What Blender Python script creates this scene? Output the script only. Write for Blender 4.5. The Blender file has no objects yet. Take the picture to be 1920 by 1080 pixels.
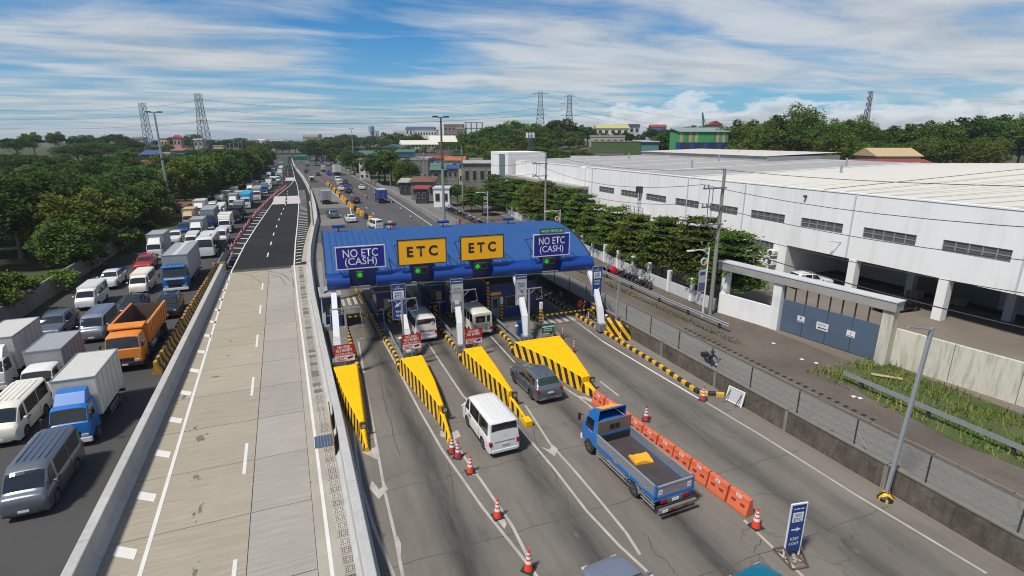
import bpy, bmesh, math, random
import numpy as np
from mathutils import Vector, Matrix
R_ = math.radians
rnd = random.Random(7)
scene = bpy.context.scene
COL = scene.collection

# ------------------------------------------------------------------ camera
CAM_Z = 16.0
cam_d = bpy.data.cameras.new("camera")
cam = bpy.data.objects.new("camera", cam_d)
COL.objects.link(cam)
cam.location = (0, 0, CAM_Z)
cam.rotation_euler = (R_(90 - 15.748), 0, R_(-22.010))
cam_d.sensor_width = 36.0
cam_d.lens = 18.75
cam_d.clip_start = 0.3
cam_d.clip_end = 20000
scene.camera = cam

# ------------------------------------------------------------------ sky, sun, exposure
SUN_EL, SUN_ROT = R_(58), R_(248)
w = bpy.data.worlds.new("World")
scene.world = w
w.use_nodes = True
nt = w.node_tree
nt.nodes.clear()
N = nt.nodes.new
def lk(a, b): nt.links.new(a, b)
def wmath(op, a, b=None, clamp=False):
    n = N('ShaderNodeMath'); n.operation = op; n.use_clamp = clamp
    for i, x in enumerate((a, b)):
        if x is None: continue
        if isinstance(x, (int, float)): n.inputs[i].default_value = x
        else: lk(x, n.inputs[i])
    return n.outputs[0]
def wramp(f, stops):
    n = N('ShaderNodeValToRGB'); lk(f, n.inputs[0])
    cr = n.color_ramp
    while len(cr.elements) > 1: cr.elements.remove(cr.elements[-1])
    cr.elements[0].position = stops[0][0]; cr.elements[0].color = (*[stops[0][1]] * 3, 1)
    for p, v in stops[1:]:
        e = cr.elements.new(p); e.color = (v, v, v, 1)
    return n.outputs[0]
def wmix(f, a, b, blend='MIX'):
    n = N('ShaderNodeMix'); n.data_type = 'RGBA'; n.blend_type = blend
    for s, x in ((n.inputs[0], f), (n.inputs[6], a), (n.inputs[7], b)):
        if isinstance(x, (int, float)): s.default_value = x
        elif isinstance(x, tuple): s.default_value = (*x, 1)
        else: lk(x, s)
    return n.outputs[2]
out = N('ShaderNodeOutputWorld'); bg = N('ShaderNodeBackground')
lk(bg.outputs[0], out.inputs[0])
bg.inputs[1].default_value = 0.080
sky = N('ShaderNodeTexSky'); sky.sky_type = 'NISHITA'
sky.sun_disc = False; sky.sun_elevation = SUN_EL; sky.sun_rotation = SUN_ROT
sky.air_density = 1.0; sky.dust_density = 0.3; sky.ozone_density = 2.5; sky.altitude = 50
tc = N('ShaderNodeTexCoord')
sx = N('ShaderNodeSeparateXYZ'); lk(tc.outputs['Generated'], sx.inputs[0])
dx, dy, dz = sx.outputs
zc = wmath('MAXIMUM', dz, 0.0)
den = wmath('ADD', zc, 0.055)
cmb = N('ShaderNodeCombineXYZ')
# cirrus sheet: directions projected on a high layer
lk(wmath('DIVIDE', dx, den), cmb.inputs[0]); lk(wmath('DIVIDE', dy, den), cmb.inputs[1])
def wnoise(vec, scale, detail, rough, dist=0.0, sc=(1, 1, 1), loc=(0, 0, 0), rot=0.0):
    m = N('ShaderNodeMapping'); lk(vec, m.inputs[0])
    m.inputs['Scale'].default_value = sc; m.inputs['Location'].default_value = loc; m.inputs['Rotation'].default_value = (0, 0, rot)
    n = N('ShaderNodeTexNoise'); lk(m.outputs[0], n.inputs['Vector'])
    n.inputs['Scale'].default_value = scale; n.inputs['Detail'].default_value = detail
    n.inputs['Roughness'].default_value = rough; n.inputs['Distortion'].default_value = dist
    return n.outputs[0]
big = wnoise(cmb.outputs[0], 0.33, 3, 0.5, 0.3, (1.0, 1.25, 1), (4.3, 1.7, 0), 0.35)
mid = wnoise(cmb.outputs[0], 0.95, 7, 0.56, 0.5, (0.8, 1.5, 1), (0.4, 3.1, 0), 0.5)
fine = wnoise(cmb.outputs[0], 3.2, 8, 0.7, 0.9, (0.7, 1.7, 1), (2.0, 0, 0), 0.6)
# more cover towards the right of the view (east side), a clear patch left of centre
azr = wmath('ADD', wmath('MULTIPLY', dx, math.cos(R_(22))), wmath('MULTIPLY', dy, -math.sin(R_(22))))
cov = wmath('ADD', wmath('MULTIPLY', big, 0.78), wmath('ADD', wmath('MULTIPLY', mid, 0.62), wmath('MULTIPLY', fine, 0.12)))
def wbump(ca, sa, cz, sz, amt):
    a = wmath('DIVIDE', wmath('SUBTRACT', azr, ca), sa); z = wmath('DIVIDE', wmath('SUBTRACT', dz, cz), sz)
    return wmath('MULTIPLY', wmath('POWER', 2.718, wmath('MULTIPLY', wmath('ADD', wmath('MULTIPLY', a, a), wmath('MULTIPLY', z, z)), -1.0)), amt)
for b in ((-0.50, 0.19, 0.135, 0.040, 0.20), (-0.19, 0.13, 0.175, 0.07, -0.17), (-0.45, 0.35, 0.088, 0.012, -0.07), (-0.20, 0.16, 0.092, 0.010, 0.09), (0.48, 0.42, 0.125, 0.075, 0.17), (0.35, 0.4, 0.05, 0.022, -0.10)):
    cov = wmath('ADD', cov, wbump(*b))
low = wmath('SUBTRACT', 1.0, wmath('MULTIPLY', zc, 11.0), True)
cov = wmath('ADD', cov, wmath('MULTIPLY', low, 0.11))
cloud = wramp(cov, [(0.0, 0.0), (0.66, 0.0), (0.76, 0.30), (0.88, 0.78), (1.0, 0.93)])
shade = wramp(mid, [(0.25, 0.72), (0.6, 1.0), (1.0, 1.05)])
ccol = wmix(1.0, (6.9, 7.2, 7.45), shade, 'MULTIPLY')
# cumulus bank low on the horizon to the right
cv = N('ShaderNodeCombineXYZ')
lk(wmath('MULTIPLY', azr, 1.0), cv.inputs[0]); lk(wmath('MULTIPLY', dz, 2.2), cv.inputs[1])
cum = wnoise(cv.outputs[0], 13.0, 6, 0.55, 0.2, (1, 1, 1), (3.3, 0.2, 0))
topz = wmath('SUBTRACT', 0.054, wmath('MULTIPLY', wmath('ABSOLUTE', wmath('SUBTRACT', azr, 0.35)), 0.05))
cumv = wmath('ADD', wmath('MULTIPLY', cum, 0.16), wmath('SUBTRACT', topz, dz))
cumm = wramp(wmath('MULTIPLY', wmath('SUBTRACT', cumv, 0.070), 16.0), [(0.0, 0.0), (0.25, 0.75), (0.6, 0.55), (1.0, 0.35)])
cumm = wmath('MULTIPLY', cumm, wramp(azr, [(0.02, 0.0), (0.16, 1.0)]))
cumshade = wramp(wmath('MULTIPLY', wmath('SUBTRACT', cumv, 0.070), 10.0), [(0.0, 1.25), (0.22, 1.05), (0.5, 0.70), (1.0, 0.78)])
cumcol = wmix(1.0, (7.6, 7.9, 8.3), cumshade, 'MULTIPLY')
deep = wmix(1.0, sky.outputs[0], (0.30, 0.76, 1.10), 'MULTIPLY')
hazecol = (3.6, 4.9, 6.2)
base = wmix(wramp(dz, [(0.0, 0.75), (0.05, 0.35), (0.16, 0.0)]), deep, hazecol)
lk(wmix(cumm, wmix(cloud, base, ccol), cumcol), bg.inputs[0])

sl = bpy.data.lights.new("sun", 'SUN')
sl.energy = 4.1
sl.angle = R_(7.0)
sl.color = (1.0, 0.945, 0.86)
sun = bpy.data.objects.new("sun", sl)
COL.objects.link(sun)
sd = Vector((math.sin(SUN_ROT) * math.cos(SUN_EL), math.cos(SUN_ROT) * math.cos(SUN_EL), math.sin(SUN_EL)))
sun.rotation_euler = sd.to_track_quat('Z', 'Y').to_euler()
sun.location = (-60, -20, 120)

vs = scene.view_settings
vs.view_transform = 'Standard'; vs.look = 'None'; vs.gamma = 1.0; vs.use_curve_mapping = False
vs.exposure = 0.22
scene.cycles.filter_width = 1.1
scene.cycles.max_bounces = 6
scene.cycles.diffuse_bounces = 2
scene.cycles.glossy_bounces = 2
scene.cycles.transmission_bounces = 3
scene.cycles.transparent_max_bounces = 6

# ------------------------------------------------------------------ survey helper: where a sight line meets the ground or a depth
_th, _ps = R_(15.748), R_(22.010)
_fh = Vector((math.sin(_ps), math.cos(_ps), 0)); _rt = Vector((math.cos(_ps), -math.sin(_ps), 0)); _up0 = Vector((0, 0, 1))
_fw = _fh * math.cos(_th) - _up0 * math.sin(_th); _up = _fh * math.sin(_th) + _up0 * math.cos(_th)
def _ray(px, py): return _rt * ((px - 960) / 1000) - _up * ((py - 540) / 1000) + _fw
def gnd(px, py, z=0.0):
    d = _ray(px, py); t = (z - CAM_Z) / d.z
    return d.x * t, d.y * t
def far(px, py, dist):
    d = _ray(px, py) * dist
    return d.x, d.y, d.z + CAM_Z

# ------------------------------------------------------------------ mesh building
class MB:
    def __init__(s): s.v = []; s.f = []; s.m = []
    def add(s, vs_, fs, mi=0):
        o = len(s.v); s.v += [tuple(p) for p in vs_]
        for f in fs: s.f.append(tuple(o + i for i in f)); s.m.append(mi)
        return s
    def box(s, x0, x1, y0, y1, z0, z1, mi=0):
        return s.add([(x0, y0, z0), (x1, y0, z0), (x1, y1, z0), (x0, y1, z0), (x0, y0, z1), (x1, y0, z1), (x1, y1, z1), (x0, y1, z1)],
                     [(0, 3, 2, 1), (4, 5, 6, 7), (0, 1, 5, 4), (1, 2, 6, 5), (2, 3, 7, 6), (3, 0, 4, 7)], mi)
    def bar(s, p0, p1, wd, ht=None, mi=0, upv=(0, 0, 1)):
        ht = wd if ht is None else ht
        p0 = Vector(p0); p1 = Vector(p1); d = (p1 - p0).normalized(); u = Vector(upv)
        if abs(d.dot(u)) > 0.98: u = Vector((0, 1, 0))
        r = d.cross(u).normalized(); u = r.cross(d).normalized()
        vs_ = []
        for p in (p0, p1):
            for a, b in ((-1, -1), (1, -1), (1, 1), (-1, 1)): vs_.append(p + r * (a * wd / 2) + u * (b * ht / 2))
        return s.add(vs_, [(3, 2, 1, 0), (4, 5, 6, 7), (0, 1, 5, 4), (1, 2, 6, 5), (2, 3, 7, 6), (3, 0, 4, 7)], mi)
    def tube(s, p0, p1, r0, r1=None, n=8, mi=0):
        return s.path([p0, p1], [r0, r0 if r1 is None else r1], n, mi)
    def path(s, pts, rs, n=6, mi=0):
        pts = [Vector(p) for p in pts]
        if not isinstance(rs, (list, tuple)): rs = [rs] * len(pts)
        rings = []; u = None
        for i, p in enumerate(pts):
            d = (pts[min(i + 1, len(pts) - 1)] - pts[max(i - 1, 0)]).normalized()
            if u is None or abs(u.dot(d)) > 0.95: u = Vector((0, 0, 1)) if abs(d.z) < 0.9 else Vector((0, 1, 0))
            r = d.cross(u).normalized(); u = r.cross(d).normalized()
            rings.append([p + (r * math.cos(2 * math.pi * k / n) + u * math.sin(2 * math.pi * k / n)) * rs[i] for k in range(n)])
        return s.loft(rings, True, True, mi)
    def loft(s, rings, closed=True, caps=True, mi=0):
        n = len(rings[0]); vs_ = [p for r in rings for p in r]; fs = []
        for i in range(len(rings) - 1):
            for k in range(n if closed else n - 1):
                a = i * n + k; b = i * n + (k + 1) % n
                fs.append((a, b, b + n, a + n))
        if caps: fs += [tuple(range(n - 1, -1, -1)), tuple(range((len(rings) - 1) * n, len(rings) * n))]
        return s.add(vs_, fs, mi)
    def prism(s, poly, a0, a1, axis='x', mi=0):
        def P(a, p): return (a, p[0], p[1]) if axis == 'x' else ((p[0], a, p[1]) if axis == 'y' else (p[0], p[1], a))
        return s.loft([[P(a0, p) for p in poly], [P(a1, p) for p in poly]], True, True, mi)
    def lathe(s, prof, n=12, c=(0, 0, 0), mi=0, axis='z'):
        rings = []
        for r, z in prof:
            ring = []
            for k in range(n):
                a = 2 * math.pi * k / n; x, y = r * math.cos(a), r * math.sin(a)
                q = (x, y, z) if axis == 'z' else (z, x, y)
                ring.append((c[0] + q[0], c[1] + q[1], c[2] + q[2]))
            rings.append(ring)
        return s.loft(rings, True, True, mi)
    def mesh(s, name, mats, smooth=0, bevel=0, fix=True):
        me = bpy.data.meshes.new(name)
        me.from_pydata(s.v, [], s.f)
        for m in (mats if isinstance(mats, (list, tuple)) else [mats]): me.materials.append(m)
        me.polygons.foreach_set('material_index', s.m)
        if fix or bevel:
            bm = bmesh.new(); bm.from_mesh(me)
            if fix: bmesh.ops.recalc_face_normals(bm, faces=bm.faces)
            if bevel:
                es = [e for e in bm.edges if len(e.link_faces) == 2 and e.calc_face_angle(0) > 0.5]
                bmesh.ops.bevel(bm, geom=es, offset=bevel, segments=1 if bevel < 0.03 else 2, affect='EDGES', profile=0.6)
            bm.to_mesh(me); bm.free()
        if smooth:
            me.shade_smooth(); me.set_sharp_from_angle(angle=R_(smooth))
        me.update()
        return me
    def build(s, name, mats, parent=None, loc=(0, 0, 0), rz=0, smooth=0, bevel=0):
        return place(name, s.mesh(name, mats, smooth, bevel), parent, loc, rz)
def place(name, me, parent=None, loc=(0, 0, 0), rz=0):
    o = bpy.data.objects.new(name, me); COL.objects.link(o)
    o.location = loc; o.rotation_euler = (0, 0, rz)
    if parent is not None: o.parent = parent
    return o
def thing(name, label, cat, loc=(0, 0, 0), rz=0, group=None):
    o = bpy.data.objects.new(name, None); COL.objects.link(o)
    o.location = loc; o.rotation_euler = (0, 0, rz); o.empty_display_size = 0.2
    o['label'] = label; o['category'] = cat
    if group: o['group'] = group
    return o
def tag(o, label, cat, group=None):
    o['label'] = label; o['category'] = cat
    if group: o['group'] = group
    return o
def struct(o, kind='structure'): o['kind'] = kind; return o
def dup(root, loc, rz, label, group=None, scale=None):
    r = root.copy(); COL.objects.link(r); r.location = loc; r.rotation_euler = (0, 0, rz); r['label'] = label
    if group: r['group'] = group
    if scale is not None: r.scale = (scale,) * 3 if isinstance(scale, (int, float)) else scale
    for ch in list(root.children):
        c = ch.copy(); COL.objects.link(c); c.parent = r
        for g in ch.children:
            d = g.copy(); COL.objects.link(d); d.parent = c
    return r
_txt = {}
def text_mesh(body, height, mat, width=None, bold=0.0):
    key = (body, height, mat.name, width, bold)
    if key in _txt: return _txt[key]
    cu = bpy.data.curves.new("lettering", 'FONT')
    cu.body = body; cu.size = 1.0; cu.align_x = 'CENTER'; cu.align_y = 'CENTER'; cu.offset = bold; cu.extrude = 0.0; cu.resolution_u = 3
    cu.space_line = 0.85
    ob = bpy.data.objects.new("lettering", cu); COL.objects.link(ob)
    dg = bpy.context.evaluated_depsgraph_get()
    me = bpy.data.meshes.new_from_object(ob.evaluated_get(dg))
    bpy.data.objects.remove(ob); bpy.data.curves.remove(cu)
    co = np.empty(len(me.vertices) * 3); me.vertices.foreach_get('co', co); co = co.reshape(-1, 3)
    mn, mx = co.min(0), co.max(0); co -= (mn + mx) / 2
    sy = height / (mx[1] - mn[1]); sxx = (width / (mx[0] - mn[0])) if width else sy
    co2 = np.stack([co[:, 0] * sxx, np.zeros(len(co)), co[:, 1] * sy], 1)   # upright, facing -Y
    me.vertices.foreach_set('co', co2.ravel()); me.materials.clear(); me.materials.append(mat); me.update()
    _txt[key] = me
    return me

# ------------------------------------------------------------------ materials
_mats = {}
def lin(c): return tuple((x / 12.92 if x <= 0.04045 else ((x + 0.055) / 1.055) ** 2.4) for x in [v / 255 for v in c])
class NT:
    def __init__(s, m): s.t = m.node_tree; s.p = s.t.nodes['Principled BSDF']
    def n(s, t): return s.t.nodes.new(t)
    def l(s, a, b): s.t.links.new(a, b)
    def math(s, op, a, b=None, clamp=False):
        n = s.n('ShaderNodeMath'); n.operation = op; n.use_clamp = clamp
        for i, x in enumerate((a, b)):
            if x is None: continue
            if isinstance(x, (int, float)): n.inputs[i].default_value = x
            else: s.l(x, n.inputs[i])
        return n.outputs[0]
    def mix(s, f, a, b, blend='MIX'):
        n = s.n('ShaderNodeMix'); n.data_type = 'RGBA'; n.blend_type = blend
        for k, x in ((n.inputs[0], f), (n.inputs[6], a), (n.inputs[7], b)):
            if isinstance(x, (int, float)): k.default_value = x
            elif isinstance(x, tuple): k.default_value = (*x, 1)
            else: s.l(x, k)
        return n.outputs[2]
    def ramp(s, f, stops):
        n = s.n('ShaderNodeValToRGB'); s.l(f, n.inputs[0]); cr = n.color_ramp
        while len(cr.elements) > 1: cr.elements.remove(cr.elements[-1])
        v = stops[0][1]; cr.elements[0].position = stops[0][0]; cr.elements[0].color = (*((v,) * 3 if isinstance(v, (int, float)) else v), 1)
        for p, v in stops[1:]:
            e = cr.elements.new(p); e.color = (*((v,) * 3 if isinstance(v, (int, float)) else v), 1)
        return n.outputs[0]
    def noise(s, vec, scale, detail=4, rough=0.55, sc=(1, 1, 1), dist=0.0, loc=(0, 0, 0)):
        m = s.n('ShaderNodeMapping'); s.l(vec, m.inputs[0]); m.inputs['Scale'].default_value = sc; m.inputs['Location'].default_value = loc
        n = s.n('ShaderNodeTexNoise'); s.l(m.outputs[0], n.inputs['Vector'])
        n.inputs['Scale'].default_value = scale; n.inputs['Detail'].default_value = detail
        n.inputs['Roughness'].default_value = rough; n.inputs['Distortion'].default_value = dist
        return n.outputs[0]
    def pos(s): return s.n('ShaderNodeNewGeometry').outputs['Position']
    def obj(s): return s.n('ShaderNodeTexCoord').outputs['Object']
    def bump(s, h, strength=0.3, dist=0.02):
        b = s.n('ShaderNodeBump'); s.l(h, b.inputs['Height']); b.inputs['Strength'].default_value = strength; b.inputs['Distance'].default_value = dist
        s.l(b.outputs[0], s.p.inputs['Normal'])
def mat(name, col, rough=0.6, metal=0.0, var=0.10, scale=3.0, emit=0.0, dirt=0.0, spec=0.5, streak=False, coat=0.0):
    """plain painted / plastic / metal surface with a little uneven tone and grime"""
    if name in _mats: return _mats[name]
    m = bpy.data.materials.new(name); m.use_nodes = True; t = NT(m)
    t.p.inputs['Roughness'].default_value = rough; t.p.inputs['Metallic'].default_value = metal
    t.p.inputs['Specular IOR Level'].default_value = spec
    if coat: t.p.inputs['Coat Weight'].default_value = coat; t.p.inputs['Coat Roughness'].default_value = 0.08
    v = t.pos()
    f = t.noise(v, scale, 5, 0.6, (1, 1, 0.35) if streak else (1, 1, 1))
    lo = tuple(c * (1 - var) for c in col); hi = tuple(min(1, c * (1 + var)) for c in col)
    c = t.mix(f, lo, hi)
    if dirt:
        f2 = t.ramp(t.noise(v, scale * 0.8, 8, 0.7, (2.5, 2.5, 0.3) if streak else (1, 1, 1), 0, (5, 3, 1)), [(0.48, 0.0), (0.72, 1.0)])
        c = t.mix(t.math('MULTIPLY', f2, dirt), c, (0.10, 0.085, 0.065))
    t.l(c, t.p.inputs['Base Color'])
    if emit: t.l(c, t.p.inputs['Emission Color']); t.p.inputs['Emission Strength'].default_value = emit
    _mats[name] = m
    return m
M = dict(
    white=mat('white_paint', (0.62, 0.62, 0.605), 0.35, coat=0.3, var=0.03, dirt=0.06),
    pearl=mat('cream_white_paint', (0.66, 0.63, 0.55), 0.4, var=0.05, dirt=0.15),
    silver=mat('silver_paint', (0.28, 0.30, 0.35), 0.32, 0.55, var=0.03, coat=0.4),
    gunmetal=mat('grey_blue_paint', (0.13, 0.145, 0.17), 0.3, 0.45, var=0.04, coat=0.5),
    black=mat('black_paint', (0.012, 0.012, 0.015), 0.22, var=0.1, coat=0.5),
    red=mat('red_paint', (0.33, 0.015, 0.015), 0.3, var=0.05, coat=0.4),
    maroon=mat('maroon_paint', (0.05, 0.012, 0.014), 0.3, var=0.05, coat=0.4),
    blue=mat('truck_blue_paint', (0.010, 0.13, 0.42), 0.38, var=0.06, coat=0.3, dirt=0.08),
    darkblue=mat('dark_blue_paint', (0.012, 0.035, 0.16), 0.4, var=0.08),
    teal=mat('teal_paint', (0.0, 0.12, 0.19), 0.3, var=0.04, coat=0.5),
    cyan=mat('container_cyan', (0.02, 0.30, 0.50), 0.5, var=0.08, dirt=0.1),
    orange=mat('truck_orange', (0.62, 0.20, 0.025), 0.45, var=0.10, dirt=0.25),
    green=mat('green_paint', (0.02, 0.16, 0.10), 0.4, var=0.1),
    tan=mat('tan_paint', (0.45, 0.33, 0.18), 0.6, var=0.1, dirt=0.2),
    brown=mat('brown_tarp', (0.11, 0.06, 0.04), 0.8, var=0.2, dirt=0.2),
    boxgrey=mat('cargo_box_grey', (0.29, 0.30, 0.31), 0.5, var=0.08, dirt=0.15, streak=True),
    boxwhite=mat('cargo_box_white', (0.52, 0.51, 0.46), 0.5, var=0.08, dirt=0.25, streak=True),
    alu=mat('brushed_aluminium', (0.36, 0.37, 0.39), 0.45, 0.6, var=0.10, dirt=0.15),
    glass=mat('vehicle_glass', (0.012, 0.016, 0.018), 0.06, var=0.1, spec=0.8),
    glassgreen=mat('tinted_glass', (0.015, 0.028, 0.024), 0.08, var=0.1, spec=0.8),
    tyre=mat('tyre_rubber', (0.022, 0.021, 0.020), 0.85, var=0.2),
    rim=mat('wheel_rim', (0.30, 0.30, 0.31), 0.4, 0.7, var=0.1, dirt=0.2),
    rimgrey=mat('grey_truck_rim', (0.16, 0.16, 0.15), 0.6, 0.2, var=0.1, dirt=0.3),
    chassis=mat('chassis_black', (0.025, 0.024, 0.022), 0.7, var=0.2, dirt=0.3),
    trim=mat('black_plastic', (0.02, 0.02, 0.021), 0.55, var=0.1),
    lampred=mat('red_lamp_lens', (0.30, 0.01, 0.012), 0.2, var=0.1),
    lampamber=mat('amber_lamp_lens', (0.55, 0.20, 0.02), 0.25, var=0.1),
    lampclear=mat('clear_lamp_lens', (0.55, 0.56, 0.56), 0.12, 0.3, var=0.1),
    plate=mat('number_plate_white', (0.66, 0.67, 0.66), 0.5, var=0.03),
    ink=mat('black_ink', (0.015, 0.015, 0.017), 0.6, var=0.05),
    signblue=mat('sign_blue', (0.006, 0.012, 0.22), 0.4, var=0.05),
    boardblue=mat('board_blue', (0.008, 0.045, 0.20), 0.45, var=0.06, dirt=0.06),
    signyellow=mat('sign_yellow', (0.90, 0.43, 0.006), 0.45, var=0.04, dirt=0.05),
    signgreen=mat('sign_green', (0.0, 0.14, 0.085), 0.45, var=0.05),
    signred=mat('sign_red', (0.36, 0.010, 0.016), 0.45, var=0.06),
    signwhite=mat('sign_white', (0.68, 0.68, 0.69), 0.5, var=0.03, dirt=0.08),
    signgrey=mat('sign_pale_grey', (0.40, 0.44, 0.46), 0.5, var=0.05),
    roofblue=mat('roof_blue_sheet', (0.016, 0.074, 0.235), 0.6, 0.0, var=0.10, scale=1.2, dirt=0.22),
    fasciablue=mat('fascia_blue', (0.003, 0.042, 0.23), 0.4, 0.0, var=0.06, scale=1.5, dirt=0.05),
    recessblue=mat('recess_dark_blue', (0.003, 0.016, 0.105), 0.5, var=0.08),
    boothblue=mat('booth_blue', (0.006, 0.035, 0.17), 0.45, var=0.08, dirt=0.10),
    yellow=mat('island_yellow', (0.78, 0.43, 0.002), 0.7, var=0.06, scale=1.6, dirt=0.14, spec=.15),
    stripeblack=mat('stripe_black', (0.022, 0.020, 0.018), 0.6, var=0.2, dirt=0.1),
    yellowdirty=mat('dirty_yellow', (0.42, 0.22, 0.02), 0.8, var=0.3, scale=5, dirt=0.6),
    steelwhite=mat('white_steel', (0.60, 0.61, 0.63), 0.4, var=0.04, dirt=0.08, streak=True),
    galv=mat('galvanised_steel', (0.33, 0.35, 0.37), 0.45, 0.4, var=0.12, dirt=0.12, streak=True),
    steelgrey=mat('grey_painted_steel', (0.17, 0.20, 0.22), 0.5, 0.2, var=0.1, dirt=0.1, streak=True),
    darksteel=mat('dark_steel', (0.05, 0.055, 0.06), 0.5, 0.3, var=0.15),
    rust=mat('rusty_steel', (0.13, 0.075, 0.05), 0.8, 0.1, var=0.3, dirt=0.2),
    concrete=mat('old_concrete', (0.30, 0.29, 0.27), 0.9, var=0.14, scale=1.3, dirt=0.25),
    poleconc=mat('pole_concrete', (0.24, 0.225, 0.20), 0.9, var=0.14, scale=2, dirt=0.2, streak=True),
    cone=mat('cone_orange_red', (0.72, 0.055, 0.02), 0.5, var=0.06, dirt=0.08),
    conedull=mat('cone_dull_red', (0.42, 0.035, 0.03), 0.6, var=0.1, dirt=0.2),
    reflect=mat('white_reflective_band', (0.64, 0.64, 0.64), 0.4, var=0.04, dirt=0.1),
    coneblack=mat('cone_base_rubber', (0.02, 0.02, 0.02), 0.8, var=0.2),
    barrier=mat('barrier_orange_plastic', (0.62, 0.135, 0.06), 0.6, var=0.12, scale=2.5, dirt=0.16),
    barrieryellow=mat('barrier_yellow_plastic', (0.74, 0.36, 0.015), 0.5, var=0.08, dirt=0.1),
    barrierdark=mat('barrier_dark_plastic', (0.03, 0.03, 0.035), 0.6, var=0.1),
    wallwhite=mat('white_wall', (0.74, 0.735, 0.72), 0.85, var=0.05, scale=0.35, dirt=0.20, streak=True),
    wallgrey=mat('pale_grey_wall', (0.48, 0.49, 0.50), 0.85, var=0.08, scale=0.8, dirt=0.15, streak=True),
    wallold=mat('weathered_white_wall', (0.55, 0.52, 0.43), 0.9, var=0.12, scale=1.6, dirt=0.6, streak=True),
    roofpale=mat('pale_roof_sheet', (0.56, 0.53, 0.475), 0.8, var=0.05, scale=0.3, dirt=0.05),
    roofgrey=mat('grey_roof_sheet', (0.31, 0.305, 0.30), 0.85, var=0.12, scale=0.5, dirt=0.25),
    roofred=mat('red_roof_sheet', (0.24, 0.04, 0.035), 0.7, var=0.15, scale=0.8, dirt=0.2),
    roofgreen=mat('green_roof_sheet', (0.05, 0.12, 0.10), 0.7, var=0.15, dirt=0.2),
    rustroof=mat('rusty_roof_sheet', (0.15, 0.065, 0.045), 0.85, var=0.35, scale=2, dirt=0.4),
    gateblue=mat('gate_slate_blue', (0.075, 0.115, 0.165), 0.55, var=0.10, scale=1.0, dirt=0.12, streak=True),
    window=mat('dark_window_pane', (0.03, 0.034, 0.036), 0.12, var=0.3, scale=0.8, spec=0.6),
    louver=mat('dusty_window_pane', (0.10, 0.105, 0.09), 0.3, var=0.35, scale=1.2, spec=0.5),
    beige=mat('beige_plaster', (0.42, 0.36, 0.27), 0.85, var=0.1, dirt=0.2, streak=True),
    brickred=mat('raw_hollow_block', (0.22, 0.17, 0.14), 0.9, var=0.15, scale=2, dirt=0.3, streak=True),
    greywall=mat('grey_block_wall', (0.19, 0.175, 0.155), 0.95, var=0.2, scale=1.0, dirt=0.4, streak=True),
    pink=mat('pink_plaster', (0.45, 0.22, 0.22), 0.85, var=0.1, dirt=0.2),
    redwall=mat('red_painted_wall', (0.25, 0.03, 0.045), 0.8, var=0.1),
    bluewall=mat('pale_blue_wall', (0.15, 0.30, 0.38), 0.8, var=0.1, dirt=0.15),
    sheetgreen=mat('olive_green_sheet', (0.075, 0.12, 0.04), 0.7, var=0.12, scale=0.6, dirt=0.15, streak=True),
    sheetteal=mat('teal_sheet', (0.09, 0.22, 0.23), 0.7, var=0.1, scale=0.6, dirt=0.15, streak=True),
    brightgreen=mat('bright_green_sheet', (0.05, 0.30, 0.10), 0.7, var=0.25, scale=1.5, dirt=0.2, streak=True),
    tarpblue=mat('blue_tarpaulin', (0.025, 0.06, 0.17), 0.6, var=0.15),
    tarpyellow=mat('yellow_tarpaulin', (0.78, 0.34, 0.02), 0.65, var=0.10, scale=4),
    bark=mat('tree_bark', (0.10, 0.075, 0.055), 0.95, var=0.3, scale=4),
    skin=mat('skin', (0.30, 0.16, 0.10), 0.6, var=0.05),
    cloth_red=mat('red_shirt', (0.50, 0.02, 0.03), 0.85), cloth_dark=mat('dark_clothes', (0.02, 0.022, 0.03), 0.9),
    cloth_vest=mat('yellow_green_vest', (0.55, 0.62, 0.08), 0.8), hair=mat('black_hair', (0.012, 0.010, 0.009), 0.7),
    helmet=mat('black_helmet', (0.02, 0.02, 0.024), 0.25, coat=0.4), cable=mat('cable_black', (0.025, 0.027, 0.03), 0.7),
    lampgreen=mat('lit_green_signal', (0.01, 0.75, 0.03), 0.4, emit=0.3, var=0.25, scale=30),
    bluelamp=mat('blue_beacon', (0.02, 0.12, 0.5), 0.3), seatblack=mat('black_vinyl', (0.02, 0.02, 0.02), 0.6),
    deck=mat('brown_steel_deck', (0.055, 0.045, 0.045), 0.6, 0.1, var=0.25, scale=2.2, dirt=0.4),
    dumpbed=mat('rusty_tipper_bed', (0.12, 0.075, 0.055), 0.85, var=0.25, scale=1.8, dirt=0.4),
    stone=mat('grey_rubble', (0.26, 0.24, 0.22), 0.9, var=0.2, scale=6),
    solar=mat('blue_grey_grating', (0.07, 0.10, 0.15), 0.5, 0.2, var=0.15),
)
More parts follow.
